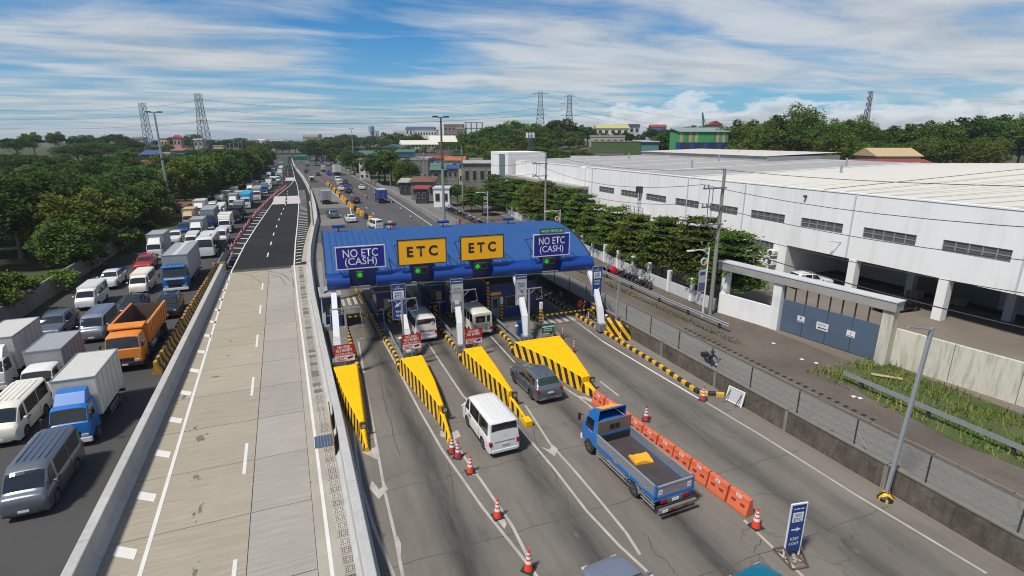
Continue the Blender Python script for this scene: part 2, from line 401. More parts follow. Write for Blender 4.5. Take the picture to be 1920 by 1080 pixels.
# ------------------------------------------------------------------ terrain and pavements
def sstep(a, b, x):
    t = min(1, max(0, (x - a) / (b - a))); return t * t * (3 - 2 * t)
def hz(x, y):
    h = 12.0 * sstep(60, 135, x) * sstep(150, 215, y) * (1 - 0.6 * sstep(420, 700, y))
    h = max(h, 6.0 * sstep(106, 175, x) * sstep(20, 90, y + 0.3 * x))
    h = max(h, 9.0 * sstep(34, 110, -x) * sstep(130, 300, y) * (1 - 0.7 * sstep(500, 900, y)))
    return h - 0.06 - 5.0 * sstep(1000, 2500, math.hypot(x, y))
def ribbon(mb, pts, wid, z, mi=0):
    L, Rr = [], []
    for i, p in enumerate(pts):
        a = Vector(pts[max(i - 1, 0)][:2]); b = Vector(pts[min(i + 1, len(pts) - 1)][:2]); d = (b - a).normalized(); n = Vector((-d.y, d.x))
        L.append((p[0] + n.x * wid / 2, p[1] + n.y * wid / 2, z)); Rr.append((p[0] - n.x * wid / 2, p[1] - n.y * wid / 2, z))
    k = len(pts)
    mb.add(L + Rr, [(k + i, k + i + 1, i + 1, i) for i in range(k - 1)], mi)
def sheet(mb, poly, z, mi=0): mb.add([(p[0], p[1], z) for p in poly], [tuple(range(len(poly)))], mi)
def strip(mb, left, right, z, mi=0):
    k = len(left); mb.add([(p[0], p[1], z) for p in left] + [(p[0], p[1], z) for p in right], [(k + i, k + i + 1, i + 1, i) for i in range(k - 1)], mi)
def sweep(mb, prof, pts, mi=0, side=1):
    rings = []
    for i, p in enumerate(pts):
        a = Vector(pts[max(i - 1, 0)][:2]); b = Vector(pts[min(i + 1, len(pts) - 1)][:2]); d = (b - a).normalized(); n = Vector((d.y, -d.x)) * side
        rings.append([(p[0] + n.x * q[0], p[1] + n.y * q[0], (p[2] if len(p) > 2 else 0) + q[1]) for q in prof])
    mb.loft(rings, True, True, mi)
def interp(pts, y):
    for a, b in zip(pts, pts[1:]):
        if a[1] <= y <= b[1]: return a[0] + (b[0] - a[0]) * (y - a[1]) / (b[1] - a[1])
    return pts[0][0] if y < pts[0][1] else pts[-1][0]

def ground_mat(name, c1, c2, scale, fine=(0.85, 1.12), stains=0.0, stain_col=(0.05, 0.045, 0.04), rough=0.9, streak=None, lanes=(), lane_dark=0.5, finescale=14, bump=0.15, perobj=0.0, stain_scale=0.25, cracks=0.0):
    m = bpy.data.materials.new(name); m.use_nodes = True; t = NT(m); p = t.pos()
    c = t.mix(t.ramp(t.noise(p, scale, 6, 0.62), [(0.3, 0.0), (0.7, 1.0)]), c1, c2)
    f = t.noise(p, finescale, 6, 0.75)
    c = t.mix(1.0, c, t.ramp(f, [(0.2, fine[0]), (0.8, fine[1])]), 'MULTIPLY')
    if streak:
        s = t.noise(p, streak[0], 5, 0.7, streak[1])
        c = t.mix(1.0, c, t.ramp(s, [(0.25, streak[2]), (0.75, streak[3])]), 'MULTIPLY')
    if stains:
        s = t.ramp(t.noise(p, stain_scale, 8, 0.68, (1.6, 0.6, 1), 0.5, (3, 8, 0)), [(0.50, 0.0), (0.75, 1.0)])
        c = t.mix(t.math('MULTIPLY', s, stains), c, stain_col)
    if cracks:
        vn = t.n('ShaderNodeTexVoronoi'); vn.feature = 'DISTANCE_TO_EDGE'; vn.inputs['Scale'].default_value = 0.22
        mp = t.n('ShaderNodeMapping'); t.l(p, mp.inputs[0])
        ad = t.n('ShaderNodeVectorMath'); ad.operation = 'ADD'; t.l(mp.outputs[0], ad.inputs[0])
        nz = t.n('ShaderNodeTexNoise'); nz.inputs['Scale'].default_value = 0.9; nz.inputs['Detail'].default_value = 5; t.l(p, nz.inputs['Vector'])
        vm = t.n('ShaderNodeVectorMath'); vm.operation = 'SCALE'; vm.inputs['Scale'].default_value = 1.6; t.l(nz.outputs['Color'], vm.inputs[0]); t.l(vm.outputs[0], ad.inputs[1])
        t.l(ad.outputs[0], vn.inputs['Vector'])
        g = t.ramp(vn.outputs['Distance'], [(0.0, 1.0), (0.012, 0.0)])
        gate = t.ramp(t.noise(p, 0.12, 2), [(0.5, 0.0), (0.62, 1.0)])
        c = t.mix(t.math('MULTIPLY', t.math('MULTIPLY', g, gate), cracks), c, (0.03, 0.028, 0.026))
    if lanes:
        sp = t.n('ShaderNodeSeparateXYZ'); t.l(p, sp.inputs[0])
        wob = t.math('MULTIPLY', t.math('SUBTRACT', t.noise(p, 0.09, 3, 0.5, (0.4, 1, 1)), 0.5), 0.9)
        tot = None
        for cx, hw, amt in lanes:
            d = t.math('DIVIDE', t.math('ADD', t.math('SUBTRACT', sp.outputs[0], cx), wob), hw)
            e = t.math('MULTIPLY', t.math('POWER', 2.718, t.math('MULTIPLY', t.math('MULTIPLY', d, d), -1.0)), amt)
            tot = e if tot is None else t.math('ADD', tot, e)
        br = t.ramp(t.noise(p, 1.3, 7, 0.75, (1.4, 0.16, 1)), [(0.28, 0.35), (0.62, 1.0)])
        c = t.mix(t.math('MULTIPLY', t.math('MULTIPLY', tot, br), lane_dark, True), c, (0.028, 0.026, 0.025))
    if perobj:
        oi = t.n('ShaderNodeObjectInfo')
        c = t.mix(1.0, c, t.ramp(oi.outputs['Random'], [(0, 1 - perobj), (1, 1 + perobj * 0.6)]), 'MULTIPLY')
    t.l(c, t.p.inputs['Base Color']); t.p.inputs['Roughness'].default_value = rough; t.p.inputs['Specular IOR Level'].default_value = 0.15
    if bump: t.bump(f, bump, 0.02)
    return m
G_earth = ground_mat('earth_and_grass', (0.045, 0.065, 0.022), (0.085, 0.075, 0.045), 0.05, (0.7, 1.25), finescale=1.5)
G_toll = ground_mat('worn_toll_plaza_pavement', (0.142, 0.129, 0.112), (0.188, 0.170, 0.148), 0.10, (0.86, 1.12), stains=0.45, stain_col=(0.070, 0.063, 0.057),
                    streak=(1.5, (1.5, 0.10, 1), 0.86, 1.10), lanes=((4.9, 0.75, 1.0), (9.6, 0.75, 0.9), (14.0, 0.75, 0.95), (19.6, 0.9, 0.75), (21.6, 0.6, 0.45)), lane_dark=0.82, cracks=0.35)
G_asph = ground_mat('grey_highway_asphalt', (0.078, 0.078, 0.078), (0.100, 0.099, 0.096), 0.08, stains=0.35, stain_col=(0.075, 0.073, 0.07), streak=(1.2, (1.4, 0.06, 1), 0.86, 1.08),
                    lanes=((8, 1.2, 0.5), (15, 1.3, 0.5), (20.5, 1.3, 0.4)), lane_dark=0.45)
G_dark = ground_mat('fresh_dark_asphalt', (0.018, 0.018, 0.019), (0.026, 0.026, 0.027), 0.10, (0.85, 1.2), streak=(1.0, (1.4, 0.05, 1), 0.9, 1.15))
G_left = ground_mat('left_highway_asphalt', (0.052, 0.052, 0.051), (0.074, 0.072, 0.07), 0.10, stains=0.4, stain_col=(0.05, 0.048, 0.045))
G_serv = ground_mat('service_road_asphalt', (0.150, 0.144, 0.134), (0.178, 0.170, 0.157), 0.12, stains=0.3, stain_col=(0.14, 0.13, 0.115), streak=(0.8, (1.3, 0.07, 1), 0.9, 1.08), cracks=0.4)
G_dirt = ground_mat('brown_dirt_verge', (0.088, 0.074, 0.060), (0.145, 0.124, 0.102), 0.22, (0.75, 1.2), stains=0.5, stain_col=(0.07, 0.055, 0.045), finescale=6)
G_yard = ground_mat('yard_concrete', (0.145, 0.122, 0.098), (0.19, 0.165, 0.135), 0.2, stains=0.5, stain_col=(0.12, 0.10, 0.08))
G_slab = ground_mat('ramp_concrete', (0.315, 0.277, 0.215), (0.355, 0.315, 0.252), 0.16, (0.92, 1.07), stains=0.30, stain_col=(0.27, 0.235, 0.18), streak=(2.6, (0.16, 2.6, 1), 0.78, 1.12), perobj=0.07, finescale=9, stain_scale=0.4)
G_slabgrey = ground_mat('ramp_concrete_grey', (0.305, 0.283, 0.248), (0.345, 0.320, 0.282), 0.16, (0.92, 1.07), stains=0.30, stain_col=(0.27, 0.25, 0.22), streak=(2.6, (0.16, 2.6, 1), 0.80, 1.10), perobj=0.07, finescale=9, stain_scale=0.4)
G_strip = ground_mat('gutter_concrete', (0.30, 0.275, 0.23), (0.37, 0.34, 0.29), 0.4, stains=0.4, stain_col=(0.17, 0.15, 0.12), finescale=9)
G_pale = ground_mat('pale_new_concrete', (0.42, 0.41, 0.385), (0.47, 0.46, 0.43), 0.2, (0.94, 1.05), streak=(1.5, (0.2, 2, 1), 0.92, 1.05))
G_patch = ground_mat('light_road_concrete', (0.15, 0.146, 0.137), (0.19, 0.183, 0.17), 0.15, stains=0.3)
G_barr = ground_mat('barrier_concrete', (0.38, 0.375, 0.36), (0.45, 0.44, 0.425), 0.5, (0.9, 1.08), stains=0.30, stain_col=(0.28, 0.27, 0.25), streak=(2.0, (1, 0.9, 0.2), 0.86, 1.08), finescale=8, bump=0.08)
G_wallold = ground_mat('mossy_dark_concrete', (0.080, 0.068, 0.052), (0.135, 0.118, 0.095), 0.9, (0.6, 1.3), stains=0.75, stain_col=(0.035, 0.030, 0.024), streak=(2.2, (1.2, 1.2, 0.25), 0.62, 1.35), finescale=7, stain_scale=1.1)
G_paint = ground_mat('road_paint_white', (0.58, 0.565, 0.53), (0.66, 0.65, 0.62), 0.8, (0.86, 1.06), stains=0.18, stain_col=(0.35, 0.33, 0.30))
G_paintold = ground_mat('worn_road_paint', (0.34, 0.315, 0.275), (0.45, 0.425, 0.38), 1.6, (0.80, 1.1), stains=0.8, stain_col=(0.22, 0.205, 0.185), finescale=10, stain_scale=1.2)
G_tar = ground_mat('joint_tar', (0.055, 0.051, 0.046), (0.10, 0.092, 0.08), 1.0)
G_island = ground_mat('island_concrete', (0.15, 0.138, 0.12), (0.19, 0.176, 0.155), 0.4, stains=0.5, stain_col=(0.13, 0.12, 0.105), cracks=0.4)
G_sea = ground_mat('sea_water', (0.10, 0.17, 0.24), (0.13, 0.20, 0.27), 0.01, rough=0.3, bump=0)
G_grass = ground_mat('rough_grass', (0.038, 0.080, 0.016), (0.090, 0.095, 0.045), 0.45, (0.7, 1.3), finescale=5)

# ground sheet, gently rising into hills either side
xs = [math.copysign(abs(t) ** 2.6, t) * 9000 for t in np.linspace(-1, 1, 121)]
ys = [-60] + [(t ** 2.3) * 9000 - 40 for t in np.linspace(0.02, 1, 110)]
mb = MB()
mb.add([(x, y, hz(x, y)) for y in ys for x in xs], [(j * 121 + i, j * 121 + i + 1, (j + 1) * 121 + i + 1, (j + 1) * 121 + i) for j in range(len(ys) - 1) for i in range(120)])
struct(mb.build('ground', G_earth, smooth=60))
mb = MB(); sheet(mb, [(-5200, 2300), (1500, 2300), (3500, 8800), (-8800, 8800)], 0.5)
struct(mb.build('sea', G_sea))

# ---- barrier alignments (road metres)
BR = [(1.35, -8), (1.15, 16), (1.05, 28), (0.85, 41), (0.7, 55), (0.85, 70), (1.25, 80), (2.4, 97), (3.6, 112), (4.25, 135), (4.6, 165), (4.5, 200), (4.0, 240), (2.6, 295), (1.6, 360), (1.2, 450)]
BL = [(-8.75, -8), (-8.85, 20), (-9.0, 45), (-9.1, 66), (-9.1, 72.5)]
LEFTEDGE = [(-9.6, 72), (-9.4, 91), (-8.9, 107), (-8.0, 125), (-6.7, 150), (-4.9, 180), (-3.6, 200), (-3.0, 240), (-2.4, 300), (-2.0, 360), (-1.8, 470)]
mb = MB(); strip(mb, [(-24, -25), (-23.5, 70), (-21.5, 110), (-19.5, 150), (-14, 210), (-12.5, 260), (-11.5, 380), (-11, 600), (-11, 900)], [(-8.8, -25), (-9.1, 70), (-8.9, 110), (-6.7, 150), (-3.6, 210), (-2.7, 260), (-1.9, 380), (-1.5, 600), (-1, 900)], 0.0)
struct(mb.build('left_highway', G_left))
mb = MB(); strip(mb, [(-9.1, 73)] + LEFTEDGE[1:] + [(-1.5, 600)], [(0.9, 73), (2.1, 91), (3.4, 107), (4.0, 125), (4.5, 150), (4.6, 180), (4.4, 200), (4.0, 240), (2.5, 300), (1.6, 360), (1.2, 470), (1.2, 600)], 0.004)
struct(mb.build('dark_asphalt_road', G_dark))
mb = MB(); sheet(mb, [(1.2, -25), (24.4, -25), (24.4, 88), (1.3, 88)], 0.0)
struct(mb.build('toll_plaza_road', G_toll))
REDGE = [(25.2, 88), (26.0, 110), (26.7, 140), (27.0, 176), (26.8, 215), (25.9, 263), (23.8, 320), (18.9, 401), (16.5, 470), (15.5, 600), (15.5, 900)]
mb = MB(); strip(mb, [(1.3, 88), (3.2, 110), (4.0, 140), (4.4, 176), (4.1, 215), (3.2, 263), (2.2, 320), (1.4, 401), (1.2, 470), (1.2, 600), (1.2, 900)], REDGE, 0.0)
struct(mb.build('right_carriageway', G_asph))
mb = MB(); sheet(mb, [(4.4, 133), (12.6, 133), (11.6, 155), (11.0, 190), (4.6, 190)], 0.004); sheet(mb, [(3.4, 106), (8.6, 106), (9.0, 121), (4.1, 121)], 0.004)
struct(mb.build('concrete_patch', G_patch))
mb = MB(); strip(mb, [(25.0, -25), (25.0, 88), (26.4, 112), (27.3, 150), (27.6, 200), (26.6, 263), (21, 400)], [(29.3, -25), (29.9, 88), (30.6, 112), (33.6, 150), (34.5, 200), (34, 263), (28, 400)], 0.0)
struct(mb.build('service_road', G_serv))
mb = MB(); strip(mb, [(29.3, -25), (29.9, 88), (30.6, 112), (33.6, 150), (34.5, 200)], [(39.5, -25), (37.6, 30), (36.6, 45), (38.0, 62), (40.8, 90), (43, 200)], 0.02)
struct(mb.build('dirt_verge', G_dirt))
mb = MB(); sheet(mb, [(37.2, -30), (60, -30), (60, 175), (41.5, 175), (40, 90), (36.8, 50)], 0.03)
struct(mb.build('yard_floor', G_yard))

# ---- concrete ramp: slabs with recessed joints
def xj(y): return -2.9 - 0.0135 * y
def xr(y): return 0.12 - 0.0125 * y
ramp = struct((lambda b: (sheet(b, [(-9.3, -12), (1.3, -12), (1.2, 73.2), (-9.3, 73.2)], 0.006), b)[1])(MB()).build('concrete_ramp', G_tar))
pitch = 4.45; y0 = 22.85 - 7 * pitch
for k in range(18):
    a = y0 + k * pitch; b = min(a + pitch, 73.2)
    if b - a < 0.5: continue
    for left in (True, False):
        g = 0.014 + 0.012 * rnd.random(); z = 0.026 + 0.006 * rnd.random()
        xa0, xb0 = (-9.2, xj(a) - g) if left else (xj(a) + g, xr(a) - 0.52)
        xa1, xb1 = (-9.2, xj(b) - g) if left else (xj(b) + g, xr(b) - 0.52)
        mb = MB(); q = [(xa0, a + g), (xb0, a + g), (xb1, b - g), (xa1, b - g)]
        mb.loft([[(p[0], p[1], 0.0) for p in q], [(p[0], p[1], z) for p in q]])
        mb.build('slab', G_slab if left else G_slabgrey, ramp)
mb = MB(); strip(mb, [(xr(y) - 0.5, y) for y in (-8, 40, 73.2)], [(interp(BR, y) - 0.2, y) for y in (-8, 40, 73.2)], 0.028)
mb.build('gutter_strip', G_strip, ramp)
# perforated drain covers
def cover_mesh(dark, col):
    mb = MB(); W, Lh = 0.26, 0.23
    mb.box(-W, W, -Lh, Lh, 0.0, 0.018, 0)
    for i in range(5):
        for j in range(4):
            if i == 2 and j in (1, 2): continue
            cx = -W + 0.10 + i * 0.08; cy = -Lh + 0.085 + j * 0.097
            mb.add([(cx - .022, cy - .026, .0185), (cx + .022, cy - .026, .0185), (cx + .022, cy + .026, .0185), (cx - .022, cy + .026, .0185)], [(0, 1, 2, 3)], 1)
    return mb.mesh('drain_cover', [col, M['ink']], fix=False)
cov_a = cover_mesh(0, mat('drain_cover_concrete', (0.30, 0.28, 0.25), 0.9, var=0.15, dirt=0.3))
cov_b = cover_mesh(0, mat('drain_cover_dark', (0.16, 0.15, 0.14), 0.9, var=0.2, dirt=0.4))
cov_c = cover_mesh(0, mat('drain_cover_pale', (0.37, 0.34, 0.29), 0.9, var=0.12, dirt=0.2))
y = 9.0
while y < 72:
    if not 26.9 < y < 28.7:
        me = rnd.choice([cov_a, cov_a, cov_c, cov_b]) if y < 21 or y > 34 else rnd.choice([cov_a, cov_c])
        cx = interp([(0.70, 9), (0.52, 18.2), (0.28, 26.7), (0.05, 38), (-0.15, 57), (-0.2, 73)], y)
        o = place('drain_cover', me, ramp, (cx + rnd.uniform(-.02, .02), y, 0.03), rnd.uniform(-.04, .04) + 0.015)
    y += 0.525
# steel grating across the gutter
gr = thing('drain_grating', 'blue grey steel drain grating across the gutter beside the striped hazard boards', 'grating', (0.22, 27.75, 0.03))
MB().box(-.56, .56, -.62, .62, 0, .03).build('frame', M['solar'], gr)
for i in range(6):
    x = -.56 + .16 + i * .16
    MB().box(x - .012, x + .012, -.62, .62, .03, .042).build('rib', M['alu'], gr)

# stains and scuffs on the ramp (real flat marks)
def blot(name, cx, cy, rx, ry, z, seed, m, n=22, holes=0):
    r2 = random.Random(seed); mb = MB()
    for k in range(1 + holes):
        ox, oy = (0, 0) if k == 0 else (r2.gauss(0, rx), r2.gauss(0, ry)); s = 1 if k == 0 else r2.uniform(.08, .35)
        mb.add([(cx + ox + s * rx * math.cos(2 * math.pi * i / n) * r2.uniform(.55, 1.1), cy + oy + s * ry * math.sin(2 * math.pi * i / n) * r2.uniform(.55, 1.1), z + k * .0002) for i in range(n)], [tuple(range(n))])
    return struct(mb.build(name, m))
G_stain = ground_mat('oil_stain', (0.13, 0.115, 0.09), (0.21, 0.185, 0.145), 3.0, (0.5, 1.4), finescale=12)
for i, (px, py, rx, ry) in enumerate([(375, 822, .22, .35), (366, 803, .12, .2), (368, 895, .16, .22), (364, 965, .08, .14), (376, 955, .08, .45), (365, 1075, .1, .25), (345, 745, .14, .4), (405, 707, .35, .12), (432, 640, .15, .15), (428, 667, .16, .12), (583, 905, .08, .05)]):
    gx, gy = gnd(px, py); blot('oil_stain', gx, gy, rx, ry, 0.0345, i, G_stain, 18, 9 if i < 4 else 3)

for i, q in enumerate([[(470, 512), (500, 508), (530, 514), (545, 528)], [(478, 520), (505, 514), (526, 520), (536, 534)], [(490, 507), (520, 512), (548, 522), (552, 540)], [(440, 512), (468, 516), (490, 530)], [(505, 504), (530, 504), (552, 510)]]):
    b_ = MB(); ribbon(b_, [gnd(*p) for p in q], .10, .0352 + i * .0003); struct(b_.build('skid_mark', G_stain))
# ---- painted markings
def marking(build, m=G_paint, name='road_marking'):
    b = MB(); build(b); return struct(b.build(name, m))
marking(lambda b: ribbon(b, [(xl, y) for xl, y in [(-6.75, -8), (-6.9, 20.6), (-7.4, 38.5), (-7.95, 60), (-8.2, 73.3)]], 0.16, 0.038), name='ramp_left_line')
marking(lambda b: ribbon(b, [(-0.05, -8), (-0.12, 17.8), (-0.42, 35.6), (-0.75, 55), (-0.95, 73.3)], 0.15, 0.038), name='ramp_right_line')
for k in range(8):
    ya = 18.4 + 9 * k - 9; xx = -3.25 - 0.0165 * ya
    if ya + 3 < 73.3: marking(lambda b: ribbon(b, [(xx, ya - 1.3), (xx - 0.05, ya + 1.7)], 0.16, 0.038), name='lane_dash')
for k in range(18):
    yy = 22.3 + 3.75 * (k - 3)
    if yy > 73: break
    def hb(b):
        x0 = interp([(-8.05, 0), (-8.3, 70)], yy); x1 = interp([(-6.95, 0), (-7.5, 42), (-7.9, 73)], yy) - 0.06
        b.add([(x0, yy + .42, .038), (x1, yy - .12, .038), (x1, yy - .72, .038), (x0, yy - .18, .038)], [(3, 2, 1, 0)])
    marking(hb, name='hatch_bar')
# dark section
marking(lambda b: ribbon(b, [(-8.2, 73.3), (-7.9, 91), (-7.2, 109), (-6.2, 130), (-5.4, 147), (-4.9, 165), (-2.9, 185), (-0.9, 205), (0.9, 235)], 0.16, 0.012), name='left_edge_line')
marking(lambda b: ribbon(b, [(-0.95, 73.3), (-0.6, 90), (0.0, 110), (0.6, 135), (1.2, 165), (1.3, 200), (0.9, 235), (0.6, 300), (0.2, 400)], 0.16, 0.012), name='right_edge_line')
for k in range(12):
    ya = 81.5 + 9 * k
    if ya > 195: break
    xx = interp([(-4.5, 75), (-4.0, 100), (-3.2, 124), (-2.2, 146), (-1.6, 200)], ya)
    marking(lambda b: ribbon(b, [(xx, ya - 1.3), (xx + .06, ya + 1.7)], 0.16, 0.014), name='lane_dash')
for k in range(15):
    yy = 76 + 4.2 * k
    def hb(b):
        x1 = interp([(-8.3, 73), (-7.8, 91), (-7.1, 109), (-6.1, 130), (-5.3, 147)], yy) - .12; x0 = x1 - 1.3
        b.add([(x0, yy + .5, .012), (x1, yy - .3, .012), (x1, yy - .75, .012), (x0, yy + .05, .012)], [(3, 2, 1, 0)])
    marking(hb, name='hatch_bar')
for k in range(48):
    yy = 74.5 + 2.3 * k
    def hb(b):
        x0 = interp([(-0.9, 73.3), (-0.5, 90), (0.1, 110), (0.7, 135), (1.3, 165), (1.4, 200)], yy) + .1
        x1 = min(x0 + 1.7, interp(BR, yy) - 1.15)
        if x1 > x0 + .15: b.add([(x0, yy - .1, .012), (x1, yy + .25, .012), (x1, yy + .62, .012), (x0, yy + .27, .012)], [(0, 1, 2, 3)])
    marking(hb, name='hatch_bar')
mb = MB(); strip(mb, [(interp(BR, y) - 1.1, y) for y in (75, 85, 97, 112, 135, 150)], [(interp(BR, y), y) for y in (75, 85, 97, 112, 135, 150)], 0.03)
struct(mb.build('median_walkway', G_strip))
pp = struct((lambda b: (sheet(b, [(-5.4, 145.6), (1.3, 145.6), (1.4, 165.8), (-5.0, 165.8)], 0.008), b)[1])(MB()).build('concrete_bridge_deck', G_dark))
for xa, xb in ((-5.3, -2.3), (-1.9, 1.25)):
    for ya, yb in ((145.7, 155.6), (155.75, 165.7)): MB().box(xa, xb, ya, yb, 0.006, 0.02).build('slab', G_pale, pp)
pp = struct((lambda b: (sheet(b, [(-2.9, 226), (0.9, 226), (0.8, 244), (-2.7, 244)], 0.02), b)[1])(MB()).build('concrete_patch', G_pale))

# toll plaza lines
def line(pts, wid=0.13, m=G_paintold, name='lane_line'): marking(lambda b: ribbon(b, [gnd(*p) for p in pts], wid, 0.004), m, name)
line([(662, 775), (668, 850), (676, 905), (700, 985), (740, 1085)]); line([(672, 640), (690, 745), (706, 835), (722, 925), (742, 1010), (756, 1085)])
line([(668, 545), (742, 682)]); line([(745, 690), (788, 772), (830, 845), (905, 952), (985, 1052), (1010, 1085)])
line([(843, 810), (862, 845), (905, 905), (960, 985), (990, 1045)]); line([(800, 640), (868, 742), (930, 800)]); line([(964, 790), (1040, 880), (1100, 958), (1160, 1022), (1228, 1085)])
line([(985, 760), (1030, 830), (1082, 888), (1130, 945), (1175, 1000), (1200, 1040)]); line([(920, 630), (965, 680)]); line([(1045, 718), (1090, 748), (1130, 782)]); line([(1125, 715), (1160, 742)])
line([(1130, 640), (1200, 682), (1318, 752)], m=G_paint); line([(1320, 752), (1420, 812), (1510, 868), (1600, 925), (1700, 985), (1850, 1075)]); line([(1395, 975), (1440, 1018), (1510, 1085)]); line([(1000, 548), (1052, 582), (1130, 640)])
for q in [[(678, 848), (708, 862), (704, 838), (690, 845)], [(692, 915), (710, 936), (728, 918), (722, 908), (711, 918), (698, 902)], [(740, 1020), (752, 1040), (752, 1020), (746, 1005)],
          [(826, 818), (848, 826), (864, 818), (858, 806), (846, 812), (826, 808)], [(872, 880), (888, 892), (896, 882), (884, 876)], [(928, 970), (946, 992), (950, 982), (940, 962)], [(1014, 838), (1040, 856), (1046, 842), (1036, 834), (1030, 843)], [(1078, 742), (1118, 758), (1122, 754), (1098, 744)]]:
    marking(lambda b: sheet(b, [gnd(*p) for p in q], 0.007), G_paintold, 'chevron_mark')
# transverse joints and jagged tar-filled cracks of the plaza
for yy in (12.6, 17.4, 22.2, 27.0, 31.8): marking(lambda b: ribbon(b, [(1.8 + .7 * i, yy + .05 * math.sin(i * 1.7 + yy)) for i in range(32)], 0.035, 0.0025), G_tar, 'pavement_joint')
for q in ([(1000, 805), (1012, 850), (1030, 868), (1046, 905), (1062, 930), (1070, 965), (1090, 990)], [(840, 870), (848, 905), (852, 950), (866, 985), (872, 1040)], [(1430, 1010), (1415, 1035), (1440, 1060), (1436, 1085)], [(1210, 1000), (1224, 1035), (1250, 1050), (1270, 1085)], [(710, 700), (722, 760), (735, 800), (752, 870)], [(1240, 730), (1290, 760), (1330, 800), (1390, 830)]):
    pts = [gnd(*p) for p in q]; pp_ = []
    for a, b in zip(pts, pts[1:]): pp_ += [(a[0] + (b[0] - a[0]) * f / 5 + rnd.uniform(-.07, .07), a[1] + (b[1] - a[1]) * f / 5 + rnd.uniform(-.07, .07)) for f in range(5)]
    marking(lambda b: ribbon(b, pp_, 0.04, 0.003), G_tar, 'pavement_crack')
G_patch2 = ground_mat('dark_repair_patch', (0.10, 0.092, 0.082), (0.13, 0.12, 0.107), 0.6, stains=.3)
for px, py, rx, ry in ((1030, 945, .5, 1.1), (905, 1000, .35, .9), (1560, 1010, .6, 1.0), (1290, 700, .5, 1.2), (712, 1000, .25, .8)): gx, gy = gnd(px, py); blot('repair_patch', gx, gy, rx * .7, ry * .7, .0035, int(px), G_patch2, 16, 2)
def zebra(x0, x1, ya, yb, n, sk=0.0):
    stepx = (x1 - x0) / n
    for i in range(n):
        a = x0 + i * stepx
        marking(lambda b: b.add([(a, ya, .005), (a + stepx * .5, ya, .005), (a + stepx * .5 + sk, yb, .005), (a + sk, yb, .005)], [(0, 1, 2, 3)]), G_paintold, 'crossing_bar')
zebra(3.3, 5.7, 52.8, 55.6, 4); zebra(18.2, 23.0, 40.4, 43.0, 7)
zebra(7.9, 10.5, 46, 48.5, 4)
marking(lambda b: ribbon(b, [(10.2, 108), (11.2, 122), (12.0, 133), (11.6, 150), (11.0, 175)], 0.15, 0.009), name='lane_line')
marking(lambda b: ribbon(b, [(23.4, 92), (24.0, 120), (24.6, 150), (25.0, 190), (24.3, 250), (21.8, 320)], 0.16, 0.008), name='lane_line')
for k in range(14): marking(lambda b: ribbon(b, [(15.6 + .0 * k, 96 + k * 11), (15.6, 99.5 + k * 11)], 0.14, 0.006), name='lane_dash')

# ---- concrete barriers of the ramp
NJ = [(-.42, 0), (-.42, .08), (-.24, .34), (-.20, 1.08), (-.17, 1.10), (.17, 1.10), (.20, 1.08), (.24, .34), (.42, .08), (.42, 0)]
def barrier_run(pts, label, seg=6.0):
    t = thing('concrete_barrier', label, 'barrier')
    y = pts[0][1]; yend = pts[-1][1]; P = []
    while y < yend - 0.1:
        y2 = min(y + seg, yend); n = 3; mb = MB()
        sweep(mb, NJ, [(interp(pts, y + (y2 - y) * (i / n) * 0.9965), y + (y2 - y) * (i / n) * 0.9965) for i in range(n + 1)])
        mb.build('wall_segment', G_barr, t, smooth=25); y = y2
    return t
barrier_run([p for p in BR if p[1] <= 97] , 'long pale concrete barrier between the ramp and the toll lanes')
barrier_run([p for p in BR if p[1] >= 97], 'white concrete barrier curving away into the distance beside the hatched shoulder', 12)
barrier_run(BL, 'pale concrete barrier along the left edge of the ramp, beside the traffic queue')
for i, (yy, lb) in enumerate([(29.3, 'striped hazard board on the ramp barrier, upper of two'), (26.9, 'striped hazard board on the ramp barrier, lower one by the grating')]):
    t = thing('hazard_board', lb, 'hazard board', (0.60, yy, 0.0))
    MB().loft([[(x, -.9, .1), (x, .9, .1), (x, .8, 1.18), (x, -.35, 1.3), (x, -.9, .9)] for x in (0, .05)]).build('board', M['stripeblack'], t)
    for k in range(3):
        MB().loft([[(-.006, -.85 + k * .55, .15 + .1 * k), (-.006, -.68 + k * .55, .15 + .1 * k), (-.006, -.30 + k * .45, 1.05), (-.006, -.47 + k * .45, 1.05)], [(0, -.85 + k * .55, .15 + .1 * k), (0, -.68 + k * .55, .15 + .1 * k), (0, -.30 + k * .45, 1.05), (0, -.47 + k * .45, 1.05)]]).build('stripe', M['yellow'], t)

# ---- old dark wall between the toll plaza and the service road, with wire fence on top
WX = 24.62
t = thing('retaining_wall', 'dark weathered concrete wall along the right edge of the toll plaza', 'wall')
y = -20.0
while y < 88:
    y2 = y + 5.6
    MB().prism([(WX - .2, 0), (WX + .2, 0), (WX + .14, 1.22), (WX - .14, 1.22)], y + .03, y2 - .03, 'y').build('wall_panel', G_wallold, t)
    MB().box(WX - .18, WX + .18, y + .02, y2 - .02, 1.222, 1.30).build('coping', mat('wall_coping', (0.17, 0.155, 0.13), 0.9, var=0.2, dirt=0.4), t)
    MB().box(WX - .225, WX - .19, y - .10, y + .10, 0, 1.2).build('rib', mat('wall_rib', (0.20, 0.185, 0.16), 0.9, var=0.3, dirt=0.6, streak=True), t)
    y = y2
sweepmb = MB(); sweep(sweepmb, [(-.2, 0), (.2, 0), (.16, 1.0), (-.16, 1.0)], [(x, y) for x, y in [(24.65, 88.2), (25.6, 104), (26.3, 125), (26.95, 165), (27.1, 200), (26.2, 262), (24.1, 320), (19.3, 401), (16.9, 470)]])
tag(sweepmb.build('retaining_wall', ground_mat('far_wall_concrete', (0.20, 0.19, 0.17), (0.27, 0.255, 0.23), 0.5, stains=0.4), None), 'low grey concrete wall along the far right edge of the highway', 'wall')
